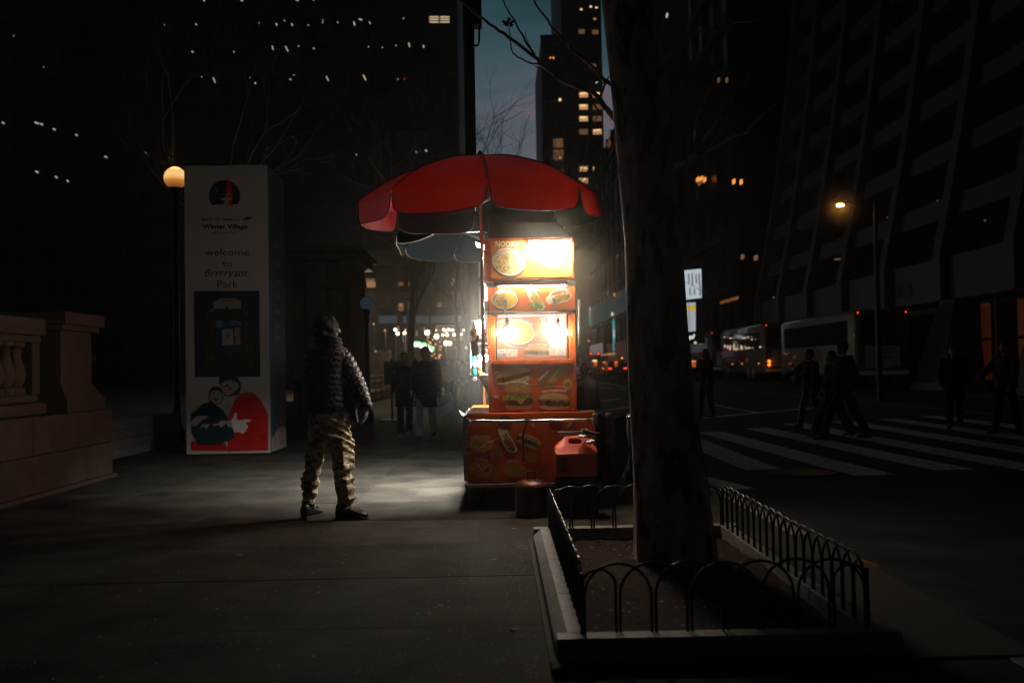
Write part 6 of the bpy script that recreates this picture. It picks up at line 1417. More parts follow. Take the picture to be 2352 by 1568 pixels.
# black rubbish bag hanging at the right
Yr = YF+0.1; rings = []
rg = random.Random(5)
for i, (v, u0, u1) in enumerate(((950, 1371, 1450), (962, 1371, 1448), (985, 1371, 1444), (1010, 1371, 1447), (1040, 1371, 1450), (1070, 1371, 1445), (1090, 1371, 1437), (1104, 1374, 1427), (1114, 1388, 1421), (1121, 1400, 1412))):
    a, b_ = P(u0, v, Yr), P(u1, v, Yr); cx_, hw = (a.x+b_.x)/2, (b_.x-a.x)/2; n = 26; ring = []
    for k in range(n):
        an = 2*math.pi*k/n; fold = 1+0.05*math.sin(9*an+i*0.4)+0.03*math.sin(15*an-i)+rg.uniform(-0.02, 0.02)
        ring.append((cx_+hw*math.cos(an)*fold, Yr+0.22+hw*1.1*math.sin(an)*fold, a.z+0.008*math.sin(5*an)))
    rings.append(ring)
rb = MB().loft(rings).build('rubbish_bag', mat('bin_bag', (0.008, 0.008, 0.009), 0.22, bump=0.010, bscale=11, spec=0.6), None, smooth=True); tag(rb, 'bulging black rubbish bag tied to the right side of the cart', 'rubbish bag')
crumple(P(1445, 957, Yr), 0.03, 8, mat('bag_knot', (0.2, 0.24, 0.26), 0.2, spec=0.8), 'tied_corner', rb, 1, 8)
# concrete utility post behind
a = P(1455, 1110, 11.6); s = MB(); up = thing('utility_cabinet', 'pale weathered utility box on a plinth between bag and trunk', 'utility box', (a.x, 11.6, 0))
xq0, xq1 = P(1444, 1000, 11.6).x, P(1475, 1000, 11.6).x
MB().box(xq0, xq1, 11.6, 12.0, 0.10, P(1450, 967, 11.6).z).build('box_body', mat('pale_paint', (0.22, 0.235, 0.22), 0.6, var=0.5, vscale=9, bump=0.002), up, bevel=0.01)
MB().box(xq0-0.06, xq1+0.06, 11.5, 12.1, 0, 0.10).build('plinth', M_granite, up, bevel=0.01)
MB().box(xq0+0.02, xq1-0.02, 11.585, 11.599, 0.2, 1.0).build('door', mat('pale_paint2', (0.16, 0.185, 0.18), 0.5, var=0.3), up, bevel=0.004)

# ================================================================ welcome pillar
Yw = 16.2
wp = thing('welcome_pillar', 'tall square white banner pillar with a map and a printed couple', 'sign', (P(535, 1036, Yw).x, Yw+0.6, 0))
wx0, wx1 = P(425.5, 700, Yw).x, P(618, 700, Yw).x; wz = P(520, 380, Yw).z
# slight outward taper at the base as in the photo grid
M_ban = mat('banner_white', (0.26, 0.24, 0.225), 0.7, var=0.10, vscale=1.2, bump=0.004, bscale=4)
MB().box(wx0, wx1, Yw+0.01, Yw+1.15, 0.03, wz-0.02).build('core', M_dark, wp)
fr_ = MB(); 
n = 12
rows = []
for i in range(n+1):
    row = []
    for j in range(7):
        x = wx0+(wx1-wx0)*j/6; z = 0.02+(wz-0.02)*i/n
        row.append((x, Yw+0.003*math.sin(i*1.3+j)-(0.0), z+(0.006*math.sin(j*1.9) if i == n else 0)))
    rows.append(row)
vs_ = [p for r_ in rows for p in r_]; fr_.add(vs_, [(i*7+j, i*7+j+1, (i+1)*7+j+1, (i+1)*7+j) for i in range(n) for j in range(6)]); bn = fr_.build('front_banner', M_ban, wp, smooth=True)
sdp = MB(); sdp.box(wx1+0.001, wx1+0.012, Yw, Yw+1.15, 0.03, wz-0.03, (0.03, 0.06, 0.12)); sb_ = sdp.build('side_banner', M_print, wp)
NV, RD, TL, MG = (0.010, 0.016, 0.030), (0.36, 0.010, 0.008), (0.006, 0.03, 0.038), (0.25, 0.23, 0.22)
def bprint(name, fn):
    ar = Art(Yw-0.006, q=lambda u, v, k: (lambda p: (p.x, Yw-0.008-0.0006*k, p.z))(P(u, v, Yw))); fn(ar); return ar.build(name, M_print, bn)
def logo(ar):
    ar.poly([(516+36*math.cos(a), 450+36*math.sin(a)) for a in [R(x) for x in range(145, 400, 8)]], NV, 2)
    ar.poly([(520, 478), (520, 428), (523, 416), (528, 412), (529, 418), (533, 425), (535, 480)], RD, 4); ar.line([(524, 416), (524, 402)], 1.0, RD, 4)
    ar.poly([(506, 455), (535, 455), (530, 461), (511, 461)], MG, 6); ar.poly([(517, 461), (524, 461), (527, 470), (535, 475), (540, 482), (492, 482), (505, 475), (514, 469)], MG, 6)
    for a in range(14): ar.ell(516+random.uniform(-28, 28), 450+random.uniform(-26, 8), 1.0, 1.0, MG, 0, 8, 8)
    ar.line([(520, 455), (516, 444), (511, 448)], 1.0, MG, 9); ar.line([(521, 455), (525, 444), (530, 449)], 1.0, MG, 9)
bprint('round_logo', logo)
bprint('lettering', lambda ar: ar.text('BANK OF AMERICA', 508, 504, 89, 6, (0.10, 0.03, 0.03), 3, bold=0.02))
bprint('flag_mark', lambda ar: [ar.poly([(556+k*4, 506-k*1.0), (566+k*4, 498), (570+k*4, 499), (560+k*4, 507-k*0.5)], RD if k % 2 else NV, 3) for k in range(4)])
bprint('lettering', lambda ar: ar.text('Winter Village', 517, 520, 104, 10.5, NV, 3, bold=0.03))
bprint('lettering', lambda ar: ar.text('at Bryant Park', 517.5, 534, 58, 7, (0.10, 0.09, 0.09), 3))
for tx, u, v, w, h, sh in (('welcome', 522, 579, 100, 15, 0), ('to', 522.5, 604, 22, 15, 0), ('Brrrryant', 520, 626, 100, 17, 0.25), ('Park', 523.5, 652, 48, 17, 0)):
    bprint('lettering', lambda ar: ar.text(tx, u, v, w, h, NV, 3, shear=sh, bold=0.0))
def mapp(ar):
    ar.poly([(446, 668), (596, 668), (598, 865), (448, 866)], (0.022, 0.024, 0.034), 2)
    ar.poly([(468, 705), (580, 703), (584, 850), (470, 853)], (0.030, 0.026, 0.014), 3)
    ar.poly([(491, 709), (491, 692), (502, 691), (502, 685), (543, 685), (543, 690), (554, 691), (554, 709)], (0.22, 0.18, 0.17), 4)
    for k in range(9): ar.line([(504+k*4.4, 688), (504+k*4.4, 692)], 1.4, (0.05, 0.03, 0.03), 6)
    ar.poly([(519, 703), (525, 703), (525, 709), (519, 709)], (0.03, 0.02, 0.02), 6)
    ar.poly([(495, 737), (552, 735), (553, 810), (497, 812)], (0.018, 0.04, 0.07), 5)
    ar.poly([(510, 756), (535, 755), (537, 792), (511, 793)], (0.24, 0.23, 0.22), 7); ar.ell(523, 772, 5, 5, (0.14, 0.12, 0.12), 0, 8)
    ar.poly([(539, 752), (551, 751), (553, 791), (540, 792), (541, 782), (544, 776), (539, 772)], (0.20, 0.19, 0.19), 7)
    for u, v, a, b_ in ((504, 744, 8, 8), (540, 740, 9, 6), (549, 742, 6, 5), (536, 745, 5, 4), (487, 713, 6, 3.5)): ar.ell(u, v, a, b_, (0.09, 0.14, 0.20), 0, 7, jag=0.15)
    ar.bits(525, 775, 58, 72, 130, 1.5, [(0.20, 0.035, 0.02), (0.10, 0.09, 0.03), (0.09, 0.08, 0.06), (0.05, 0.05, 0.03)], 0, 4, 0.8)
    for k in range(16): 
        u, v = random.choice((476, 486, 566, 576)), random.uniform(715, 840); ar.poly([(u-3, v-6), (u+3, v-6), (u+3, v+6), (u-3, v+6)], (0.07, 0.062, 0.035), 6)
    ar.text('THE', 578, 853, 22, 2.5, (0.12, 0.11, 0.08), 6) if False else None
bprint('park_map', mapp)
def zz(x, y): return (600/1.7415+x/2.1183/1.7415, 1120/1.7415+y/2.1183/1.7415)
def couple(ar):
    q = lambda pts: [zz(*p) for p in pts]
    ar.poly(q([(655, 1170), (680, 1100), (720, 1020), (760, 965), (820, 948), (870, 955), (915, 985), (955, 1050), (990, 1110), (1003, 1150), (1003, 1440), (655, 1448), (640, 1380), (560, 1395), (480, 1398), (420, 1390), (380, 1360), (350, 1360), (350, 1440), (660, 1445)]), RD, 3)
    ar.poly(q([(346, 1180), (352, 1120), (400, 1080), (450, 1045), (500, 1030), (540, 1050), (590, 1075), (620, 1100), (650, 1150), (680, 1190), (700, 1230), (720, 1340), (640, 1370), (560, 1392), (480, 1395), (400, 1370), (355, 1300), (350, 1240)]), TL, 5)
    for pts in ([(360, 1180), (400, 1150), (470, 1148), (500, 1162), (440, 1185), (400, 1230), (355, 1240), (350, 1200)], [(420, 1260), (440, 1225), (510, 1215), (480, 1265), (455, 1240)], [(530, 1215), (580, 1215), (600, 1190), (640, 1190), (690, 1185), (700, 1250), (660, 1240), (650, 1210), (605, 1250), (580, 1225), (545, 1240)], [(380, 1060), (450, 1040), (400, 1095), (350, 1130)]): ar.poly(q(pts), MG, 7)
    ar.poly(q([(585, 870), (590, 825), (640, 805), (700, 808), (745, 830), (770, 870), (772, 920), (750, 975), (700, 980), (640, 985), (610, 940), (600, 890)]), TL, 6)
    ar.poly(q([(605, 880), (640, 850), (700, 845), (745, 870), (755, 900), (725, 940), (690, 965), (650, 978), (620, 945), (608, 915)]), MG, 8)
    ar.poly(q([(640, 885), (665, 882), (672, 900), (650, 905)]), TL, 10); ar.poly(q([(660, 925), (690, 905), (700, 918), (670, 935)]), TL, 10); ar.poly(q([(615, 900), (640, 890), (635, 915)]), TL, 10); ar.poly(q([(690, 855), (720, 860), (710, 868)]), TL, 10)
    ar.poly(q([(495, 1000), (500, 940), (530, 905), (590, 902), (610, 930), (625, 985), (610, 1040), (560, 1055), (510, 1035)]), TL, 9)
    ar.poly(q([(503, 990), (520, 945), (560, 930), (600, 940), (618, 980), (605, 1035), (560, 1048), (515, 1020)]), MG, 11)
    ar.poly(q([(530, 1000), (560, 990), (590, 1005), (575, 1022), (545, 1018)]), (0.20, 0.07, 0.05), 13); ar.poly(q([(525, 960), (550, 950), (548, 968)]), TL, 13); ar.poly(q([(575, 958), (600, 960), (585, 972)]), TL, 13)
    ar.poly(q([(620, 1080), (660, 1010), (700, 1050), (680, 1120), (655, 1160)]), MG, 8)
    ar.poly(q([(690, 1190), (705, 1165), (715, 1130), (728, 1118), (740, 1130), (735, 1180), (760, 1188), (810, 1175), (855, 1180), (858, 1195), (810, 1210), (835, 1235), (828, 1255), (812, 1262), (818, 1280), (800, 1285), (795, 1298), (775, 1298), (760, 1285), (715, 1290), (700, 1240)]), (0.48, 0.46, 0.47), 14)
    for a in ((925, 1300, 990, 1340, 940, 1345), (820, 1320, 900, 1430, 850, 1380), (760, 1040, 720, 1110, 740, 1060)): ar.poly(q([(a[0], a[1]), (a[2], a[3]), (a[4], a[5])]), (0.20, 0.006, 0.006), 6)
bprint('couple_print', couple)
arS = Art(q=lambda y, z, k: (wx1+0.013+0.0006*k, y, z))
def sp_(pts, c, k): arS.k = k; arS.add([arS.q(y, z, k) for y, z in pts], [tuple(range(len(pts)))], c)
sp_([(Yw, 0.05), (Yw+0.12, 0.05), (Yw+0.12, wz-0.1), (Yw, wz-0.1)], (0.01, 0.16, 0.19), 1)
sp_([(Yw+0.3, 1.6), (Yw+0.42, 1.6), (Yw+0.42, 2.6), (Yw+0.3, 2.4)], (0.28, 0.05, 0.08), 1)
sp_([(Yw+0.25, 0.6), (Yw+1.1, 0.6), (Yw+1.1, 0.05), (Yw+0.25, 0.05)], (0.01, 0.10, 0.13), 1)
sp_([(Yw+0.02, 0.03), (Yw+1.1, 0.03), (Yw+1.1, 0.33), (Yw+0.9, 0.40), (Yw+0.5, 0.38), (Yw+0.2, 0.30), (Yw+0.02, 0.25)], (0.42, 0.40, 0.39), 2)
for y, z0, z1 in ((0.25, 0.1, 0.9), (0.45, 0.3, 1.5), (0.62, 0.1, 1.2), (0.78, 0.1, 1.6)): sp_([(Yw+y, z0), (Yw+y+0.05, z0), (Yw+y+0.03, z1)], RD, 3)
for k, z in enumerate((3.4, 3.1, 2.8, 2.55, 2.3, 2.05, 1.85)):
    sp_([(Yw+0.4, z), (Yw+0.75, z), (Yw+0.75, z+0.07), (Yw+0.4, z+0.07)], (0.20, 0.21, 0.26), 2)
arS.build('side_print', M_print, sb_)
for u in (434, 470, 500, 534, 566, 606): MB().ball(P(u, 384, Yw-0.01), 0.015, 8, 6).build('grommet', M_steel, bn)
# ================================================================ people
def remesh(mb, vox, smooth_it=4):
    me = mb.mesh('tmp', M_black); o = bpy.data.objects.new('tmp', me); COL.objects.link(o)
    r_ = o.modifiers.new('r', 'REMESH'); r_.mode = 'VOXEL'; r_.voxel_size = vox; r_.use_smooth_shade = True
    s_ = o.modifiers.new('s', 'SMOOTH'); s_.iterations = smooth_it; s_.factor = 0.5
    dg = bpy.context.evaluated_depsgraph_get(); nm = bpy.data.meshes.new_from_object(o.evaluated_get(dg))
    bpy.data.objects.remove(o); bpy.data.meshes.remove(me)
    v = np.empty(len(nm.vertices)*3, np.float32); nm.vertices.foreach_get('co', v)
    nn = np.empty(len(nm.vertices)*3, np.float32); nm.vertices.foreach_get('normal', nn)
    return nm, v.reshape(-1, 3).astype(float), nn.reshape(-1, 3).astype(float)
def finish(nm, v, name, m, parent=None, world=True):
    nm.vertices.foreach_set('co', v.astype(np.float32).ravel()); nm.materials.clear(); nm.materials.append(m)
    nm.polygons.foreach_set('use_smooth', [True]*len(nm.polygons)); nm.update(); nm.name = name
    o = bpy.data.objects.new(name, nm); COL.objects.link(o)
    if parent is not None: adopt(o, parent, world)
    return o
def cap(mb, a, b_, r0, r1, n=14):
    a, b_ = Vector(a), Vector(b_); d = (b_-a); L_ = d.length; d.normalize()
    pts = [a-d*r0*0.98, a-d*r0*0.7, a-d*r0*0.3, a]; rr = [r0*0.15, r0*0.70, r0*0.955, r0]
    for k in range(1, 4): pts.append(a+d*L_*k/4); rr.append(r0+(r1-r0)*k/4)
    pts += [b_, b_+d*r1*0.3, b_+d*r1*0.7, b_+d*r1*0.98]; rr += [r1, r1*0.955, r1*0.7, r1*0.15]
    return mb.tube(pts, rr, n)
def chain(mb, pts, rs, n=14):
    for i in range(len(pts)-1): cap(mb, pts[i], pts[i+1], rs[i], rs[i+1], n)
    return mb
def ell(mb, c, rx, ry, rz, n=20): return mb.ball(c, 1.0*rx, n, 12, sx=1, sy=ry/rx, sz=rz/rx)
def tor(mb, rings, n=24):
    return mb.loft([[(cx+rx*math.cos(2*math.pi*k/n)*math.cos(yw)-ry*math.sin(2*math.pi*k/n)*math.sin(yw), cy_+rx*math.cos(2*math.pi*k/n)*math.sin(yw)+ry*math.sin(2*math.pi*k/n)*math.cos(yw), z) for k in range(n)] for cx, cy_, z, rx, ry, yw in rings])
M_skin = mat('skin', (0.42, 0.24, 0.16), 0.55, var=0.1, vscale=8)
M_coat = mat('black_quilted', (0.020, 0.024, 0.030), 0.55, var=0.25, vscale=10, bump=0.003, bscale=26, spec=0.4)
M_hood = mat('grey_knit', (0.022, 0.027, 0.029), 0.95, spec=0.06, var=0.25, vscale=9, bump=0.003, bscale=70)
M_boot = mat('boot_leather', (0.018, 0.019, 0.021), 0.5, var=0.3, vscale=12, bump=0.0015, bscale=60)
def camo():
    m = bpy.data.materials.new('camouflage_cloth'); m.use_nodes = True; nt = m.node_tree; b = nt.nodes['Principled BSDF']; N = nt.nodes.new; L = nt.links.new
    tc = N('ShaderNodeTexCoord'); mp = N('ShaderNodeMapping'); mp.inputs['Scale'].default_value = (1, 1, 1.7); L(tc.outputs['Object'], mp.inputs[0])
    prev = None
    for i, (sc_, lo, c) in enumerate(((13, 0.51, (0.46, 0.35, 0.22)), (17, 0.56, (0.20, 0.17, 0.10)), (15, 0.59, (0.14, 0.095, 0.06)))):
        n = N('ShaderNodeTexNoise'); n.inputs['Scale'].default_value = sc_; n.inputs['Detail'].default_value = 2.5; n.inputs['Distortion'].default_value = 0.5
        o = N('ShaderNodeVectorMath'); o.operation = 'ADD'; o.inputs[1].default_value = (i*7.3, i*3.1, i*5.7); L(mp.outputs[0], o.inputs[0]); L(o.outputs[0], n.inputs['Vector'])
        st = N('ShaderNodeMapRange'); st.inputs['From Min'].default_value = lo; st.inputs['From Max'].default_value = lo+0.012; L(n.outputs['Fac'], st.inputs['Value'])
        mx = N('ShaderNodeMixRGB'); mx.inputs[2].default_value = (*c, 1); L(st.outputs[0], mx.inputs[0])
        if prev: L(prev, mx.inputs[1])
        else: mx.inputs[1].default_value = (0.72, 0.59, 0.41, 1)
        prev = mx.outputs[0]
    L(prev, b.inputs['Base Color']); b.inputs['Roughness'].default_value = 0.85
    n = N('ShaderNodeTexNoise'); n.inputs['Scale'].default_value = 55; n.inputs['Detail'].default_value = 3; L(tc.outputs['Object'], n.inputs['Vector'])
    bp = N('ShaderNodeBump'); bp.inputs['Distance'].default_value = 0.003; L(n.outputs['Fac'], bp.inputs['Height']); L(bp.outputs[0], b.inputs['Normal'])
    return m
M_camo = camo()
YM = 8.93; OM = G(758, 1190, 0.0); sM = YM/FPX
def m_(u, v, dy=0.0):
    p = P(u, v, YM+dy); return Vector((p.x, p.y, p.z))
# key joints (slightly perspective corrected by depth offsets)
hip_c = m_(757, 985); neck = m_(757, 795, 0.0)
Rs, Re, Rw = m_(789, 826, 0.02), m_(822, 893, 0.02), m_(840, 937, -0.02)
Ls, Le, Lw = m_(716, 830, 0.05), m_(716, 905, 0.22), m_(742, 940, 0.33)
Rh, Rk, Ra = m_(781, 992, 0.0), m_(786, 1082, 0.00), m_(797, 1158, 0.02)
Lh, Lk, La = m_(733, 992, 0.03), m_(718, 1083, 0.05), m_(708.5, 1158, 0.10)
head = m_(752, 760)
def floor_(v3): return Vector((v3.x, v3.y, 0))
# ---- body (skin), one continuous figure
s = MB()
ell(s, head, 0.068, 0.082, 0.10); cap(s, head+Vector((0.0, 0, -0.07)), neck+Vector((0, 0, 0.0)), 0.055, 0.06)
tor(s, [(neck.x, neck.y, neck.z+0.02, 0.06, 0.06, 0), (neck.x, neck.y, neck.z-0.05, 0.13, 0.08, 0), (neck.x-0.005, neck.y, neck.z-0.14, 0.18, 0.11, 0), (neck.x-0.01, neck.y, neck.z-0.35, 0.16, 0.11, 0), (hip_c.x, hip_c.y, hip_c.z+0.12, 0.15, 0.11, 0), (hip_c.x, hip_c.y, hip_c.z-0.02, 0.165, 0.12, 0), (hip_c.x, hip_c.y, hip_c.z-0.1, 0.12, 0.10, 0)])
chain(s, [Rs, Re, Rw], [0.052, 0.040, 0.028]); chain(s, [Ls, Le, Lw], [0.052, 0.040, 0.028])
chain(s, [Rh, Rk, Ra], [0.078, 0.052, 0.040]); chain(s, [Lh, Lk, La], [0.078, 0.052, 0.040])
face_dir = Vector((0.82, 0.57, 0)).normalized()
# face: brow, nose, lips, chin, ears
cap(s, head+face_dir*0.075+Vector((0, 0, 0.0)), head+face_dir*0.093+Vector((0, 0, -0.028)), 0.010, 0.014, 8)
cap(s, head+face_dir*0.07+Vector((0, 0, -0.075)), head+face_dir*0.075+Vector((0, 0, -0.085)), 0.03, 0.026, 8)
side = Vector((-face_dir.y, face_dir.x, 0))
for q in (-1, 1):
    ell(s, head+side*q*0.070+Vector((0, 0, -0.01)), 0.012, 0.02, 0.030, 8)
    cap(s, head+face_dir*0.082+side*q*0.012+Vector((0, 0, -0.058)), head+face_dir*0.080+side*q*0.020+Vector((0, 0, -0.058)), 0.008, 0.006, 8)
def hand(s, w, d, palm_n, curl=0.5, sgn=1):
    """w wrist, d direction to the fingers, palm_n towards palm side"""
    d = Vector(d).normalized(); n = Vector(palm_n).normalized(); x = d.cross(n).normalized()
    k = w+d*0.075
    for q, r_ in ((-1.2, 0.013), (-0.4, 0.015), (0.4, 0.015), (1.2, 0.013)): cap(s, w+d*0.01+x*q*0.014, k+x*q*0.019, 0.019, r_, 8)
    for i, (q, L_) in enumerate(((-1.45, 0.062), (-0.5, 0.076), (0.5, 0.080), (1.45, 0.070))):
        p0 = k+x*q*0.019; a1 = curl*(0.7+0.1*i); a2 = a1+curl*0.9; d1 = d*math.cos(a1)+n*math.sin(a1); d2 = d*math.cos(a2)+n*math.sin(a2)
        p1 = p0+d1*L_*0.55; p2 = p1+d2*L_*0.45; cap(s, p0, p1, 0.0098, 0.0088, 8); cap(s, p1, p2, 0.0088, 0.0072, 8)
    t0 = w+d*0.025+x*sgn*0.026; td = (d*0.75+x*sgn*0.45+n*0.5).normalized(); t1 = t0+td*0.038; t2 = t1+(d*0.85+n*0.5).normalized()*0.028
    cap(s, t0, t1, 0.014, 0.0105, 8); cap(s, t1, t2, 0.0105, 0.0085, 8)
hand(s, Rw, (-0.10, 0.12, -1), (-0.9, 0.45, 0), 0.38, 1)
hand(s, Lw, (0.9, 0.2, -0.4), (0, -0.3, -1), 0.5, 1)
for a_, dr, l in ((Ra, Vector((0.97, 0.2, 0)), 0.19), (La, Vector((0.45, 0.9, 0)), 0.19)):
    cap(s, Vector((a_.x, a_.y, 0.06)), Vector((a_.x, a_.y, 0.05))+dr.normalized()*l*0.7, 0.035, 0.03)
nm, v, n_ = remesh(s, 0.007, 3)
man = finish(nm, v, 'person', mat('gloved_skin', (0.10, 0.085, 0.075), 0.6, var=0.2))
tag(man, 'man in a black quilted jacket and camouflage trousers watching the food cart', 'person')
nm.materials.clear(); nm.materials.append(M_skin); nm.materials.append(MATS['gloved_skin'])
cz = np.empty(len(nm.polygons)*3, np.float32); nm.polygons.foreach_get('center', cz); cz = cz.reshape(-1, 3)
nm.polygons.foreach_set('material_index', (cz[:, 2] < 1.4).astype(np.int32))
# ---- trousers
s = MB()
tor(s, [(hip_c.x-0.004, hip_c.y, m_(0, 950).z+0.0, 0.175, 0.125, 0), (hip_c.x, hip_c.y, hip_c.z+0.06, 0.186, 0.135, 0), (hip_c.x, hip_c.y, hip_c.z-0.06, 0.19, 0.138, 0), (hip_c.x, hip_c.y, hip_c.z-0.11, 0.15, 0.11, 0)])
chain(s, [Rh, Rh.lerp(Rk, 0.5), Rk, Rk.lerp(Ra, 0.5), Ra+Vector((0, 0, -0.02))], [0.100, 0.092, 0.080, 0.076, 0.068])
chain(s, [Lh, Lh.lerp(Lk, 0.5), Lk, Lk.lerp(La, 0.5), La+Vector((0, 0, -0.015))], [0.098, 0.084, 0.070, 0.066, 0.058])
# cargo pockets
def pocket(a_, t0, t1, dx, w, d):
    p0, p1 = a_[0].lerp(a_[1], t0), a_[0].lerp(a_[1], t1); ax = (p1-p0).normalized(); o = Vector(dx); n2 = ax.cross(o).normalized()
    vs2 = [p0+o*(w)+n2*d, p0+o*w-n2*d, p1+o*w-n2*d, p1+o*w+n2*d]; vs2 = vs2+[q-o*0.05 for q in vs2]
    s.add(vs2, [(0, 1, 2, 3), (7, 6, 5, 4), (0, 4, 5, 1), (1, 5, 6, 2), (2, 6, 7, 3), (3, 7, 4, 0)])
pocket((Rh, Rk), 0.22, 0.36, (0.75, -0.65, 0), 0.116, 0.075); pocket((Rh, Rk), 0.36, 0.95, (0.75, -0.65, 0), 0.104, 0.068)
pocket((Rk, Ra), 0.20, 0.34, (0.75, -0.65, 0), 0.098, 0.052); pocket((Rk, Ra), 0.34, 0.82, (0.75, -0.65, 0), 0.088, 0.046)
pocket((Lh, Lk), 0.55, 0.66, (-0.9, -0.4, 0), 0.094, 0.055); pocket((Lk, La), 0.05, 0.5, (-0.9, -0.4, 0), 0.080, 0.048)
nm, v, n_ = remesh(s, 0.0085, 3)
# folds: drag lines and stacked creases at knee and ankle
zz_ = v[:, 2]; ang = np.arctan2(v[:, 1]-hip_c.y, v[:, 0]-np.where(v[:, 0] > hip_c.x, Rk.x, Lk.x))
rt = v[:, 0] > (hip_c.x+0.005); kz = np.where(rt, Rk.z, Lk.z)
am = 0.005*np.exp(-((zz_-0.20)/0.09)**2)+0.006*np.exp(-((zz_-kz+0.06)/0.08)**2)+0.004+0.007*np.exp(-((zz_-0.72)/0.07)**2)
d = am*np.sin(zz_*80+3.4*np.sin(ang*1.3+zz_*7+rt*2.0)+2.3*ang)+0.004*np.sin(zz_*37+ang*3)
v = v+n_*d[:, None]
finish(nm, v, 'trousers', M_camo, man)
# ---- jacket
s = MB()
zt_, zb_ = m_(760, 797).z, m_(760, 960).z
cxj = m_(752, 880).x
JR = [(m_(759, 795).x, YM, zt_+0.015, 0.085, 0.085, 0.0), (m_(757, 800).x, YM+0.01, zt_-0.02, 0.125, 0.105, 0.0), (m_(752, 815).x, YM+0.01, m_(0, 815).z, 0.182, 0.128, 0.05), (m_(749, 840).x, YM+0.01, m_(0, 838).z, 0.205, 0.140, 0.05),
      (m_(747, 880).x, YM, m_(0, 880).z, 0.200, 0.145, 0.05), (m_(748, 920).x, YM, m_(0, 920).z, 0.200, 0.150, 0.05), (m_(751, 950).x, YM, m_(0, 950).z, 0.208, 0.155, 0.05), (m_(752, 959).x, YM, m_(0, 959).z, 0.195, 0.145, 0.05)]
tor(s, JR, 30)
chain(s, [Rs+Vector((-0.02, 0, 0.02)), Rs.lerp(Re, 0.5), Re, Re.lerp(Rw, 0.55), Rw+Vector((0.004, 0, 0.03))], [0.098, 0.094, 0.086, 0.076, 0.056])
chain(s, [Ls+Vector((0.02, 0, 0.02)), Ls.lerp(Le, 0.5), Le, Lw], [0.095, 0.092, 0.084, 0.058])
# open front flap hanging forward on the right side
fl = [(795, 850), (797, 880), (801, 905), (812, 925), (819, 945), (822.5, 972), (800, 962), (780, 956), (779, 900), (781, 860)]
s.prism([m_(u, v, -0.02) for u, v in fl], (0, 0.07, 0))
nm, v, n_ = remesh(s, 0.0078, 3)
def seg_t(v, a, b_):
    a, b_ = np.array(a), np.array(b_); d = b_-a; L2 = d@d; t = np.clip(((v-a)@d)/L2, 0, 1); dist = np.linalg.norm(v-(a+t[:, None]*d), axis=1); return t*math.sqrt(L2), dist
t1, d1 = seg_t(v, Rs, Re); t2, d2 = seg_t(v, Re, Rw); L1 = (Re-Rs).length
tl, dl = seg_t(v, Ls, Le)
arm = (np.minimum(d1, d2) < 0.112) & (v[:, 0] > m_(783, 0).x+0.0*v[:, 2]) & ~((v[:, 2] < m_(0, 850).z) & (v[:, 0] < m_(790, 0).x+(m_(0, 850).z-v[:, 2])*0.25))
ta = np.where(d1 < d2, t1, L1+t2)
flap = (~arm) & (v[:, 0] > m_(781, 0).x) & (v[:, 2] < m_(0, 865).z)
w1 = np.sin(v[:, 0]*31+v[:, 2]*17)*0.35+np.sin(v[:, 0]*73+v[:, 1]*41)*0.25
qt = np.abs(np.sin(math.pi*(v[:, 2]+0.012*w1)/0.052))**0.45
qa = np.abs(np.sin(math.pi*(ta+0.006*w1)/0.050))**0.45
qf = np.minimum(np.abs(np.sin(math.pi*(v[:, 0]+0.006*w1+v[:, 2]*0.10)/0.042))**0.5, np.abs(np.sin(math.pi*(v[:, 2]+0.012*w1)/0.085))**0.6+0.25)
q = np.where(arm, qa, np.where(flap, qf, qt))
lump = 0.0028*np.sin(v[:, 0]*95+v[:, 2]*160)*np.sin(v[:, 1]*80+v[:, 2]*45)+0.0022*np.sin(v[:, 0]*150+1.3)*np.sin(v[:, 2]*61)
amp = np.where(arm | flap, 0.016, 0.010); v = v+n_*((q-0.75)*amp+lump*0.8)[:, None]
finish(nm, v, 'jacket', M_coat, man)
# ---- hood beanie, scarf, glasses, cuffs
s = MB(); hc = m_(749.5, 752.5)
s2 = MB()
ell(s, hc+Vector((0, 0, 0.012)), 0.106, 0.120, 0.104, 24); ell(s, hc+Vector((-0.036, -0.035, -0.035)), 0.086, 0.095, 0.072, 20); ell(s, hc+Vector((-0.012, -0.05, 0.035)), 0.080, 0.08, 0.072, 16); ell(s, m_(737, 769), 0.060, 0.07, 0.04, 16)
tor(s, [(hc.x+0.0, hc.y, hc.z-0.12, 0.085, 0.085, 0), (hc.x, hc.y, hc.z, 0.10, 0.105, 0)], 20)
nm, v, n_ = remesh(s, 0.007, 3)
dd = v-np.array(hc); front = dd@np.array(face_dir)
v = v+n_*(0.005*np.sin(dd[:, 2]*58+dd[:, 0]*75+2.2*np.sin(dd[:, 1]*24))+0.0045*np.abs(np.sin(dd[:, 0]*40-dd[:, 2]*26+1.0)))[:, None]
cutm_ = (front > 0.102) & (dd[:, 2] < 0.0) & (dd[:, 2] > -0.12)
v[cutm_] -= np.array(face_dir)*((front[cutm_]-0.102)[:, None]*1.15)
finish(nm, v, 'knitted_hood', M_hood, man)
s = MB(); c0 = m_(755, 781)
for k, (du, z, rx) in enumerate(((1, 0.030, 0.098), (0, 0.012, 0.106), (0.5, -0.006, 0.110), (-0.5, -0.024, 0.112), (0.5, -0.040, 0.108))):
    s.tube([(c0.x+du*sM+rx*math.cos(a), c0.y+0.094*math.sin(a), c0.z+z-0.02*math.cos(a)) for a in [i*math.pi/14 for i in range(29)]], 0.0125, 8)
s.build('scarf', M_hood, man, smooth=True)
MB().tube([m_(797, 800, -0.02), m_(801, 806, -0.02), m_(799, 812, -0.03)], 0.008, 6).build('collar_toggle', M_black, man)
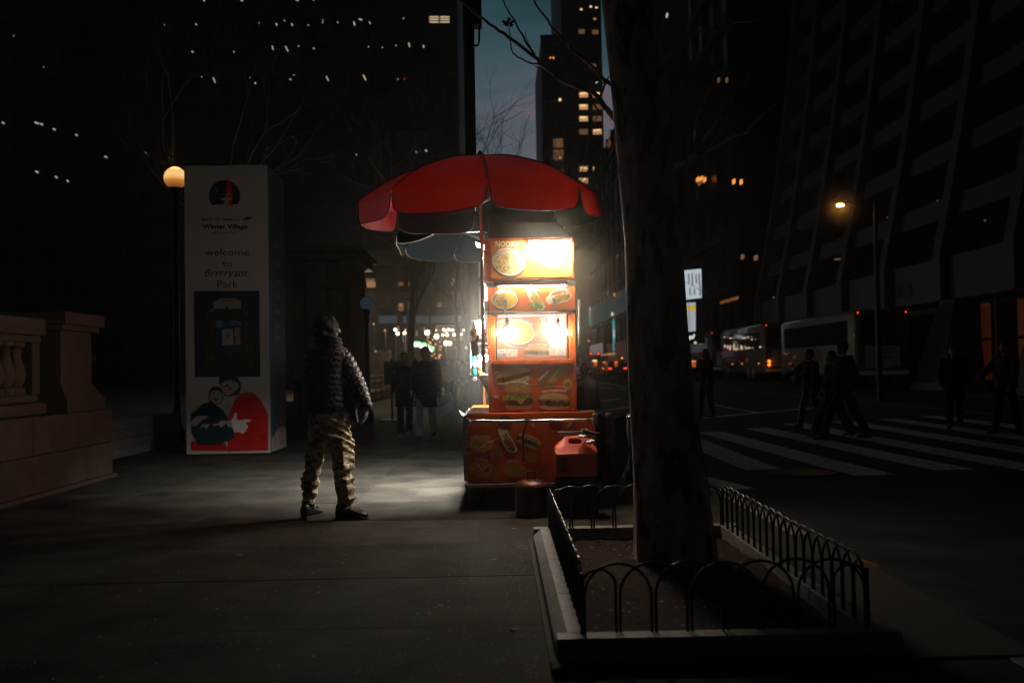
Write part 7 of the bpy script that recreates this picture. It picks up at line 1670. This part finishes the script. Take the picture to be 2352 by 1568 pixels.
gl = m_(779, 759, 0.03); s = MB()
for q in (0.0, 0.05):
    s.tube([gl+Vector((0.004, -0.035+q*1.1, 0))+Vector((0.0, 0.018*math.cos(a), 0.014*math.sin(a))) for a in [i*0.6 for i in range(12)]], 0.0022, 5)
s.tube([gl+Vector((0.004, -0.05, 0.008)), gl+Vector((-0.045, -0.085, 0.008))], 0.0025, 5)
s.build('spectacles', mat('spectacle_frame', (0.7, 0.68, 0.62), 0.3, 0.2), man)
MB().tube([Rw+Vector((-0.001, 0, 0.032)), Rw+Vector((0.001, 0, 0.008))], [0.044, 0.040], 14).build('cuff', M_black, man)
# ---- boots
def boot(a_, dr, l, name='boot'):
    dr = Vector(dr).normalized(); sd = Vector((-dr.y, dr.x, 0)); h = Vector((a_.x, a_.y, 0))-dr*0.07
    def sec(t, w, z0, z1):
        c = h+dr*t; return [c+sd*(w*math.cos(a))+Vector((0, 0, z0+(z1-z0)*(0.5+0.5*math.sin(a)))) for a in [2*math.pi*i/16 for i in range(16)]]
    up = MB().loft([sec(-0.018, 0.020, 0.03, 0.10), sec(-0.008, 0.036, 0.022, 0.135), sec(0.02, 0.043, 0.02, 0.15), sec(0.10, 0.044, 0.02, 0.14), sec(0.135, 0.046, 0.02, 0.105), sec(0.18, 0.051, 0.02, 0.088), sec(0.225, 0.050, 0.02, 0.074), sec(0.258, 0.040, 0.022, 0.062), sec(0.272, 0.022, 0.028, 0.050)])
    o = up.build(name, M_boot, man, smooth=True)
    so = MB(); out = [(-0.022, 0.022), (-0.014, 0.040), (0.05, 0.046), (0.12, 0.044), (0.19, 0.056), (0.24, 0.052), (0.272, 0.030), (0.280, 0.012)]
    pts = [h+dr*t+sd*w for t, w in out]+[h+dr*t-sd*w for t, w in out[::-1]]
    so.prism([p+Vector((0, 0, 0.001)) for p in pts], (0, 0, 0.026)); so.build('sole', M_rubber, o, bevel=0.004)
    la = MB()
    for k in range(5): c = h+dr*(0.125+0.022*k)+Vector((0, 0, 0.128-0.012*k)); la.tube([c+sd*0.028, c+Vector((0, 0, 0.006)), c-sd*0.028], 0.0035, 5)
    la.build('laces', mat('laces', (0.06, 0.06, 0.06), 0.8), o)
    MB().tube([Vector((a_.x, a_.y, 0.11)), Vector((a_.x, a_.y, 0.16))], [0.050, 0.055], 14).build('boot_collar', M_boot, o)
boot(Vector((P(797, 1160, YM).x-0.015, YM-0.0, 0)), (0.98, -0.08, 0), 0.28)
boot(Vector((La.x, La.y-0.02, 0)), (0.35, 0.94, 0), 0.28)

# ---------------------------------------------------------------- passers-by
def cloth(c, r_=0.8): return mat('cloth_%d_%d_%d' % tuple(int(x*1000) for x in c), c, r_, spec=0.15, var=0.25, vscale=8, bump=0.003, bscale=24)
def passer(label, x, y, z, h, rz, coat, legs, shoes=(0.02, 0.02, 0.02), stride=0.25, coat_len=0.45, hair=(0.02, 0.014, 0.01), long_hair=False, hat=None, arms=(0.0, 0.0), scarf=None, bulk=1.0, skin=(0.35, 0.2, 0.14), legw=1.0, phone=False, group=None, lean=0.0):
    """built facing -Y in local space, then turned"""
    k = h/1.75; t_ = None
    s = MB(); V_ = lambda a, b_, c: Vector((a*k, b_*k, c*k))
    hd = V_(0, -0.02-lean*0.3, 1.63); nk = V_(0, -lean*0.25, 1.48); sh = [V_(-0.17*bulk, -lean*0.2, 1.42), V_(0.17*bulk, -lean*0.2, 1.42)]
    el, wr = [], []
    for i, q in enumerate((-1, 1)):
        a = arms[i]; el.append(sh[i]+V_(q*0.05, -0.27*math.sin(a), -0.27*math.cos(a))); b_ = a+(1.2 if phone and i == 0 else 0.35)
        wr.append(el[i]+V_(0 if not (phone and i == 0) else 0.08, -0.25*math.sin(b_), -0.25*math.cos(b_)))
    hp = [V_(-0.09, 0, 0.90), V_(0.09, 0, 0.90)]; kn, an = [], []
    for i, q in enumerate((-1, 1)):
        st = stride*(1 if i == 0 else -1); kn.append(V_(q*0.095, -st*0.55-0.03*abs(stride)*4, 0.49)); an.append(V_(q*0.095, -st, 0.09 if st >= 0 else 0.12))
    ell(s, hd, 0.078*k, 0.095*k, 0.115*k, 14); cap(s, hd-V_(0, 0, 0.06), nk, 0.05*k, 0.055*k, 10)
    tor(s, [(0, nk.y, nk.z, 0.06*k, 0.06*k, 0), (0, nk.y, 1.40*k, 0.17*k, 0.10*k, 0), (0, nk.y*0.6, 1.15*k, 0.14*k, 0.10*k, 0), (0, 0, 0.95*k, 0.15*k, 0.11*k, 0), (0, 0, 0.86*k, 0.12*k, 0.10*k, 0)], 16)
    for i in (0, 1):
        chain(s, [sh[i], el[i], wr[i]], [0.045*k, 0.038*k, 0.028*k], 10); chain(s, [hp[i], kn[i], an[i]], [0.075*k, 0.052*k, 0.04*k], 10)
        dd_ = (wr[i]-el[i]).normalized()
        cap(s, wr[i], wr[i]+dd_*0.07*k, 0.028*k, 0.030*k, 8)
        for q in range(4): cap(s, wr[i]+dd_*0.08*k+V_(0.0, (q-1.5)*0.017, 0), wr[i]+dd_*(0.145+0.012*(q % 3))*k+V_(0.01*(q-1), (q-1.5)*0.019, 0), 0.010*k, 0.009*k, 6)
        cap(s, wr[i]+dd_*0.03*k+V_(0, -0.025, 0), wr[i]+dd_*0.085*k+V_(0, -0.05, 0), 0.011*k, 0.009*k, 6)
        cap(s, an[i], an[i]+V_(0, -0.14, -0.04), 0.035*k, 0.028*k, 8)
    ell(s, hd+V_(0, -0.093, -0.015), 0.012*k, 0.016*k, 0.022*k, 8); ell(s, hd+V_(0, -0.078, -0.075), 0.03*k, 0.03*k, 0.03*k, 8)
    for q in (-1, 1): ell(s, hd+V_(q*0.08, 0.0, -0.01), 0.012*k, 0.02*k, 0.03*k, 8)
    nm, v, n_ = remesh(s, 0.014, 2); body = finish(nm, v, 'person', cloth(skin, 0.6))
    tag(body, label, 'person', group)
    s = MB(); bt = 1.43-coat_len*1.0
    zc_ = max(0.35, 0.95-max(0, coat_len-0.45))
    tor(s, [(0, nk.y, nk.z-0.0*k, 0.075*k, 0.08*k, 0), (0, nk.y, 1.44*k, 0.14*k*bulk, 0.11*k*bulk, 0), (0, nk.y*0.9, 1.37*k, 0.19*k*bulk, 0.13*k*bulk, 0), (0, nk.y*0.5, 1.15*k, 0.175*k*bulk, 0.14*k*bulk, 0), (0, 0, 0.95*k, 0.185*k*bulk, 0.15*k*bulk, 0), (0, 0, zc_*k-0.02, 0.20*k*bulk, 0.17*k*bulk, 0)], 20)
    for i in (0, 1): chain(s, [sh[i], el[i], wr[i]+(el[i]-wr[i])*0.1], [0.075*k*bulk, 0.064*k*bulk, 0.048*k*bulk], 10)
    nm, v, n_ = remesh(s, 0.014, 2); v = v+n_*(0.006*np.sin(v[:, 2]*70+4*np.sin(v[:, 0]*9+v[:, 1]*7)))[:, None]; finish(nm, v, 'coat', cloth(coat), body)
    s = MB()
    for i in (0, 1): chain(s, [hp[i], kn[i], an[i]], [0.098*k*legw**0.3, 0.075*k*legw, 0.068*k*legw**1.4], 12)
    nm, v, n_ = remesh(s, 0.014, 2); v = v+n_*(0.005*np.sin(v[:, 2]*48+3*v[:, 0]*20))[:, None]; finish(nm, v, 'trousers', cloth(legs), body)
    s = MB()
    if hat: ell(s, hd+V_(0, 0.01, 0.045), 0.092*k, 0.108*k, 0.095*k, 14); nmn = 'hat'; hcx = hat
    else:
        ell(s, hd+V_(0, 0.022, 0.028), 0.090*k, 0.098*k, 0.108*k, 14); nmn = 'hair'; hcx = hair
        if long_hair:
            for q in (-1, 0, 1): cap(s, hd+V_(q*0.06, 0.055, 0.0), hd+V_(q*0.085, 0.05, -0.24), 0.05*k, 0.035*k, 10)
    nm, v, n_ = remesh(s, 0.012, 2); finish(nm, v, nmn, cloth(hcx, 0.7), body)
    for i in (0, 1):
        s = MB(); a_ = an[i]; zz0 = a_.z-0.085*k
        s.loft([[(a_.x+w*math.cos(2*math.pi*j/12)*k, a_.y+yy*k, zz0+(hh_*(0.5+0.5*math.sin(2*math.pi*j/12)))*k) for j in range(12)] for yy, w, hh_ in ((0.065, 0.02, 0.06), (0.05, 0.038, 0.09), (-0.02, 0.045, 0.10), (-0.10, 0.05, 0.07), (-0.17, 0.045, 0.05), (-0.20, 0.02, 0.03))])
        s.build('shoe', cloth(shoes, 0.5), body, smooth=True)
    if scarf:
        s = MB()
        for q in range(3): s.tube([(0.085*k*math.cos(a), nk.y+0.085*k*math.sin(a), nk.z+(0.05-0.025*q)*k) for a in [i_*0.5 for i_ in range(14)]], 0.022*k, 8)
        s.tube([V_(0.04, -0.12, 1.46), V_(0.05, -0.17, 1.25), V_(0.05, -0.16, 0.95), V_(0.055, -0.16, 0.78)], 0.035*k, 8); s.build('scarf', cloth(scarf), body, smooth=True)
    if phone:
        MB().box(wr[0].x-0.03, wr[0].x+0.05, wr[0].y-0.06, wr[0].y-0.045, wr[0].z+0.02, wr[0].z+0.10).build('phone', mat('phone_lit', (0.1, 0.1, 0.1), 0.3, emit=(0.8, 0.95, 1), estr=0.25, sample=False), body)
    body.location = (x, y, z); body.rotation_euler = (0, 0, rz)
    return body, wr
def gp(u, v, Y): return P(u, v, Y).x
w1_, _ = passer('woman in a long dark coat and black trousers walking beside a man', gp(929, 900, 19.8), 19.8, 0, 1.66, R(8), (0.012, 0.012, 0.014), (0.014, 0.014, 0.016), (0.30, 0.32, 0.33), 0.14, 0.75, long_hair=False, arms=(0.1, -0.1), scarf=None, bulk=1.02, group='people walking on the sidewalk')
w2_, wr2 = passer('man with a dark overcoat and pale jeans carrying a large shopping bag', gp(978, 900, 19.3), 19.3, 0, 1.76, R(-6), (0.016, 0.016, 0.018), (0.30, 0.31, 0.33), (0.03, 0.03, 0.03), 0.26, 0.78, arms=(0.15, -0.25), bulk=1.12, group='people walking on the sidewalk')
c = P(1023, 931, 19.1); bg = thing('shopping_bag', 'tilted white shopping bag with dark striped lettering in a hand', 'bag', tuple(c))
cc = [P(1002, 916, 19.1), P(1033, 900, 19.1), P(1043, 942, 19.1), P(1013, 958, 19.1)]
MB().prism([cc[0], cc[3], cc[2], cc[1]], (0.02, 0.12, 0)).build('bag_body', mat('bag_paper', (0.72, 0.78, 0.84), 0.6, var=0.1), bg, bevel=0.006)
ar = Art(19.09)
for k in range(9):
    u, v = 1005+k*3.3, 915-k*1.75; ar.poly([(u, v), (u+1.5, v-0.8), (u+5.0, v+21), (u+3.5, v+21.8)], (0.02, 0.02, 0.022), 2)
ar.build('striped_lettering', M_print, bg)
MB().tube([P(1008, 913, 19.12), P(1010, 900, 19.15), P(1020, 899, 19.15), P(1026, 904, 19.12)], 0.006, 5).build('bag_handle', M_black, bg)
for (u, Y, h, rz, co, lg, lab, kw) in (
    (1031, 36, 1.70, R(10), (0.22, 0.18, 0.15), (0.03, 0.03, 0.04), 'person in a beige jacket behind the couple with the bag', dict(stride=0.15, bulk=1.1)),
    (1054, 38, 1.72, R(-20), (0.03, 0.04, 0.05), (0.04, 0.045, 0.06), 'person in dark blue just right of the beige jacket', dict(stride=0.2)),
    (1077, 33, 1.75, R(170), (0.02, 0.022, 0.025), (0.02, 0.022, 0.03), 'person in black walking away nearest the cart shelf', dict(stride=0.22, bulk=1.1)),
    (1096, 30, 1.7, R(190), (0.025, 0.028, 0.03), (0.02, 0.025, 0.03), 'dim person in the steam directly left of the cart', dict(stride=0.2, coat_len=0.7)),
    (1042, 41, 1.66, R(15), (0.26, 0.24, 0.22), (0.05, 0.05, 0.07), 'shorter person in a pale grey coat between the beige and dark blue walkers', dict(stride=0.12, coat_len=0.6)),
    (1064, 44, 1.74, R(185), (0.10, 0.06, 0.05), (0.02, 0.02, 0.02), 'person in a brown coat walking away behind the dark blue walker', dict(stride=0.2)),
    (1088, 40, 1.70, R(5), (0.02, 0.02, 0.02), (0.06, 0.08, 0.11), 'person in blue jeans coming toward us just left of the cart', dict(stride=0.18)),
    (952, 34, 1.72, R(178), (0.05, 0.05, 0.06), (0.03, 0.03, 0.03), 'person half hidden between the dark coated woman and the man with the bag', dict(stride=0.2)),
    (1006, 46, 1.7, R(0), (0.02, 0.02, 0.03), (0.02, 0.02, 0.03), 'small distant person between the couple and the beige jacket', dict(stride=0.1))):
    passer(lab, gp(u, 880, Y), Y, 0, h, rz, co, lg, group='people walking on the sidewalk', **kw)
# crossing the avenue on the right
def rz_(Y): return road_z(Y)+0.006
passer('woman with long dark hair holding a phone beside the tree trunk', gp(1622, 900, 25.5), 25.5, rz_(25.5), 1.78, R(-60), (0.010, 0.010, 0.012), (0.010, 0.010, 0.012), stride=0.12, coat_len=0.6, long_hair=True, arms=(0.5, 0.1), phone=True, group='people crossing the avenue')
passer('man in a black puffer jacket striding over the crosswalk', gp(1940, 900, 18.3), 18.3, rz_(18.3), 1.80, R(-88), (0.006, 0.006, 0.007), (0.010, 0.014, 0.020), stride=0.36, coat_len=0.5, hat=(0.01, 0.01, 0.012), arms=(0.3, -0.3), bulk=1.35, group='people crossing the avenue')
passer('woman with a pale hanging scarf and wide blue jeans on the crosswalk', gp(1912, 900, 18.9), 18.9, rz_(18.9), 1.64, R(-85), (0.05, 0.055, 0.06), (0.035, 0.075, 0.11), (0.25, 0.28, 0.3), stride=0.34, coat_len=0.5, scarf=(0.16, 0.17, 0.18), arms=(0.1, -0.2), legw=1.35, group='people crossing the avenue')
passer('person in a rust brown puffer coat behind the crossing couple', gp(1862, 900, 21.5), 21.5, rz_(21.5), 1.70, R(-80), (0.07, 0.026, 0.016), (0.02, 0.02, 0.02), stride=0.22, coat_len=0.6, arms=(0.9, 0.0), bulk=1.25, group='people crossing the avenue')
passer('woman in a long black coat standing alone on the far crosswalk', gp(2192, 900, 20.5), 20.5, rz_(20.5), 1.72, R(-30), (0.008, 0.008, 0.009), (0.015, 0.012, 0.012), stride=0.06, coat_len=0.75, long_hair=True, bulk=1.1, group='people crossing the avenue')
passer('person in a grey blue jacket at the right edge of the picture', gp(2312, 900, 19.0), 19.0, rz_(19.0), 1.76, R(-70), (0.035, 0.042, 0.055), (0.010, 0.010, 0.012), stride=0.2, coat_len=0.5, arms=(0.7, 0.2), bulk=1.2, group='people crossing the avenue')

# ================================================================ air
s = MB(); s.box(-130, 130, -12, 262, -2.5, 100)
hz_o = s.build('haze', M_black); hz_o.data.materials.clear()
hm = bpy.data.materials.new('haze_air'); hm.use_nodes = True; hm.node_tree.nodes.clear()
o_ = hm.node_tree.nodes.new('ShaderNodeOutputMaterial'); vp = hm.node_tree.nodes.new('ShaderNodeVolumePrincipled')
vp.inputs['Color'].default_value = (0.92, 0.92, 0.92, 1); vp.inputs['Density'].default_value = HAZE; vp.inputs['Anisotropy'].default_value = 0.80  # thin volume added so that lamps get a glowing halo
hm.node_tree.links.new(vp.outputs[0], o_.inputs['Volume']); hz_o.data.materials.append(hm); hz_o['kind'] = 'stuff'; hz_o['label'] = 'thin haze volume added over the whole street for lamp halos'; hz_o['category'] = 'haze'
hm.cycles.homogeneous_volume = True

# thin cooking steam drifting beside the cart
st_ = MB().ball((-0.12, 12.2, 1.5), 1.0, 24, 16, sx=0.80, sy=2.0, sz=1.3).build('steam', M_black); st_.data.materials.clear()
sm_ = bpy.data.materials.new('steam_air'); sm_.use_nodes = True; nt = sm_.node_tree; nt.nodes.clear(); N = nt.nodes.new; L = nt.links.new
o_ = N('ShaderNodeOutputMaterial'); vp = N('ShaderNodeVolumePrincipled'); tc = N('ShaderNodeTexCoord'); g0 = N('ShaderNodeMapping'); g0.inputs['Location'].default_value = (-1, -1, -1); g0.inputs['Scale'].default_value = (2, 2, 2)
L(tc.outputs['Generated'], g0.inputs[0]); ln = N('ShaderNodeVectorMath'); ln.operation = 'LENGTH'; L(g0.outputs[0], ln.inputs[0])
mr = N('ShaderNodeMapRange'); mr.interpolation_type = 'SMOOTHERSTEP'; mr.inputs['From Min'].default_value = 1.0; mr.inputs['From Max'].default_value = 0.15; mr.inputs['To Max'].default_value = STEAM; L(ln.outputs['Value'], mr.inputs['Value'])
ns = N('ShaderNodeTexNoise'); ns.inputs['Scale'].default_value = 1.3; ns.inputs['Detail'].default_value = 2; L(tc.outputs['Object'], ns.inputs['Vector'])
m2 = N('ShaderNodeMath'); m2.operation = 'MULTIPLY'; L(mr.outputs[0], m2.inputs[0]); L(ns.outputs['Fac'], m2.inputs[1])
L(m2.outputs[0], vp.inputs['Density']); vp.inputs['Color'].default_value = (0.95, 0.95, 0.93, 1); vp.inputs['Anisotropy'].default_value = 0.3
L(vp.outputs[0], o_.inputs['Volume']); st_.data.materials.append(sm_); st_['kind'] = 'stuff'; st_['label'] = 'pale cooking steam drifting beside the cart shelf'; st_['category'] = 'steam'
fs_ = MB().ball((P(1222, 700, 9.1).x, 9.12, 1.95), 1.0, 24, 16, sx=1.25, sy=0.55, sz=1.35).build('steam', M_black); fs_.data.materials.clear(); m4 = sm_.copy(); m4.name = 'bulb_bloom_air'  # volume added round the front bulbs in place of camera bloom
for nn_ in m4.node_tree.nodes:
    if nn_.type == 'MAP_RANGE': nn_.inputs['To Max'].default_value = 0.27; nn_.inputs['From Min'].default_value = 1.0; nn_.inputs['From Max'].default_value = 0.2
    if nn_.type == 'PRINCIPLED_VOLUME': nn_.inputs['Color'].default_value = (1.0, 0.90, 0.76, 1)
fs_.data.materials.append(m4); fs_['kind'] = 'stuff'; fs_['label'] = 'warm volume added for bloom round the bulbs on the cart front'; fs_['category'] = 'steam'
fm = MB().ball(LAMP_AT, 1.0, 20, 14).build('lamp_mist', M_black); fm.data.materials.clear(); m3 = sm_.copy(); m3.name = 'lamp_halo_air'  # small volume added to give the street lamp its halo
for nn_ in m3.node_tree.nodes:
    if nn_.type == 'MAP_RANGE': nn_.inputs['To Max'].default_value = 0.22; nn_.inputs['From Min'].default_value = 1.0; nn_.inputs['From Max'].default_value = 0.0
    if nn_.type == 'TEX_NOISE': nn_.inputs['Scale'].default_value = 0.2
fm.data.materials.append(m3); fm['kind'] = 'stuff'; fm['label'] = 'orange lit volume added around the sodium street lamp for its halo'; fm['category'] = 'halo'
cy.volume_step_rate = 1.0; cy.volume_max_steps = 64
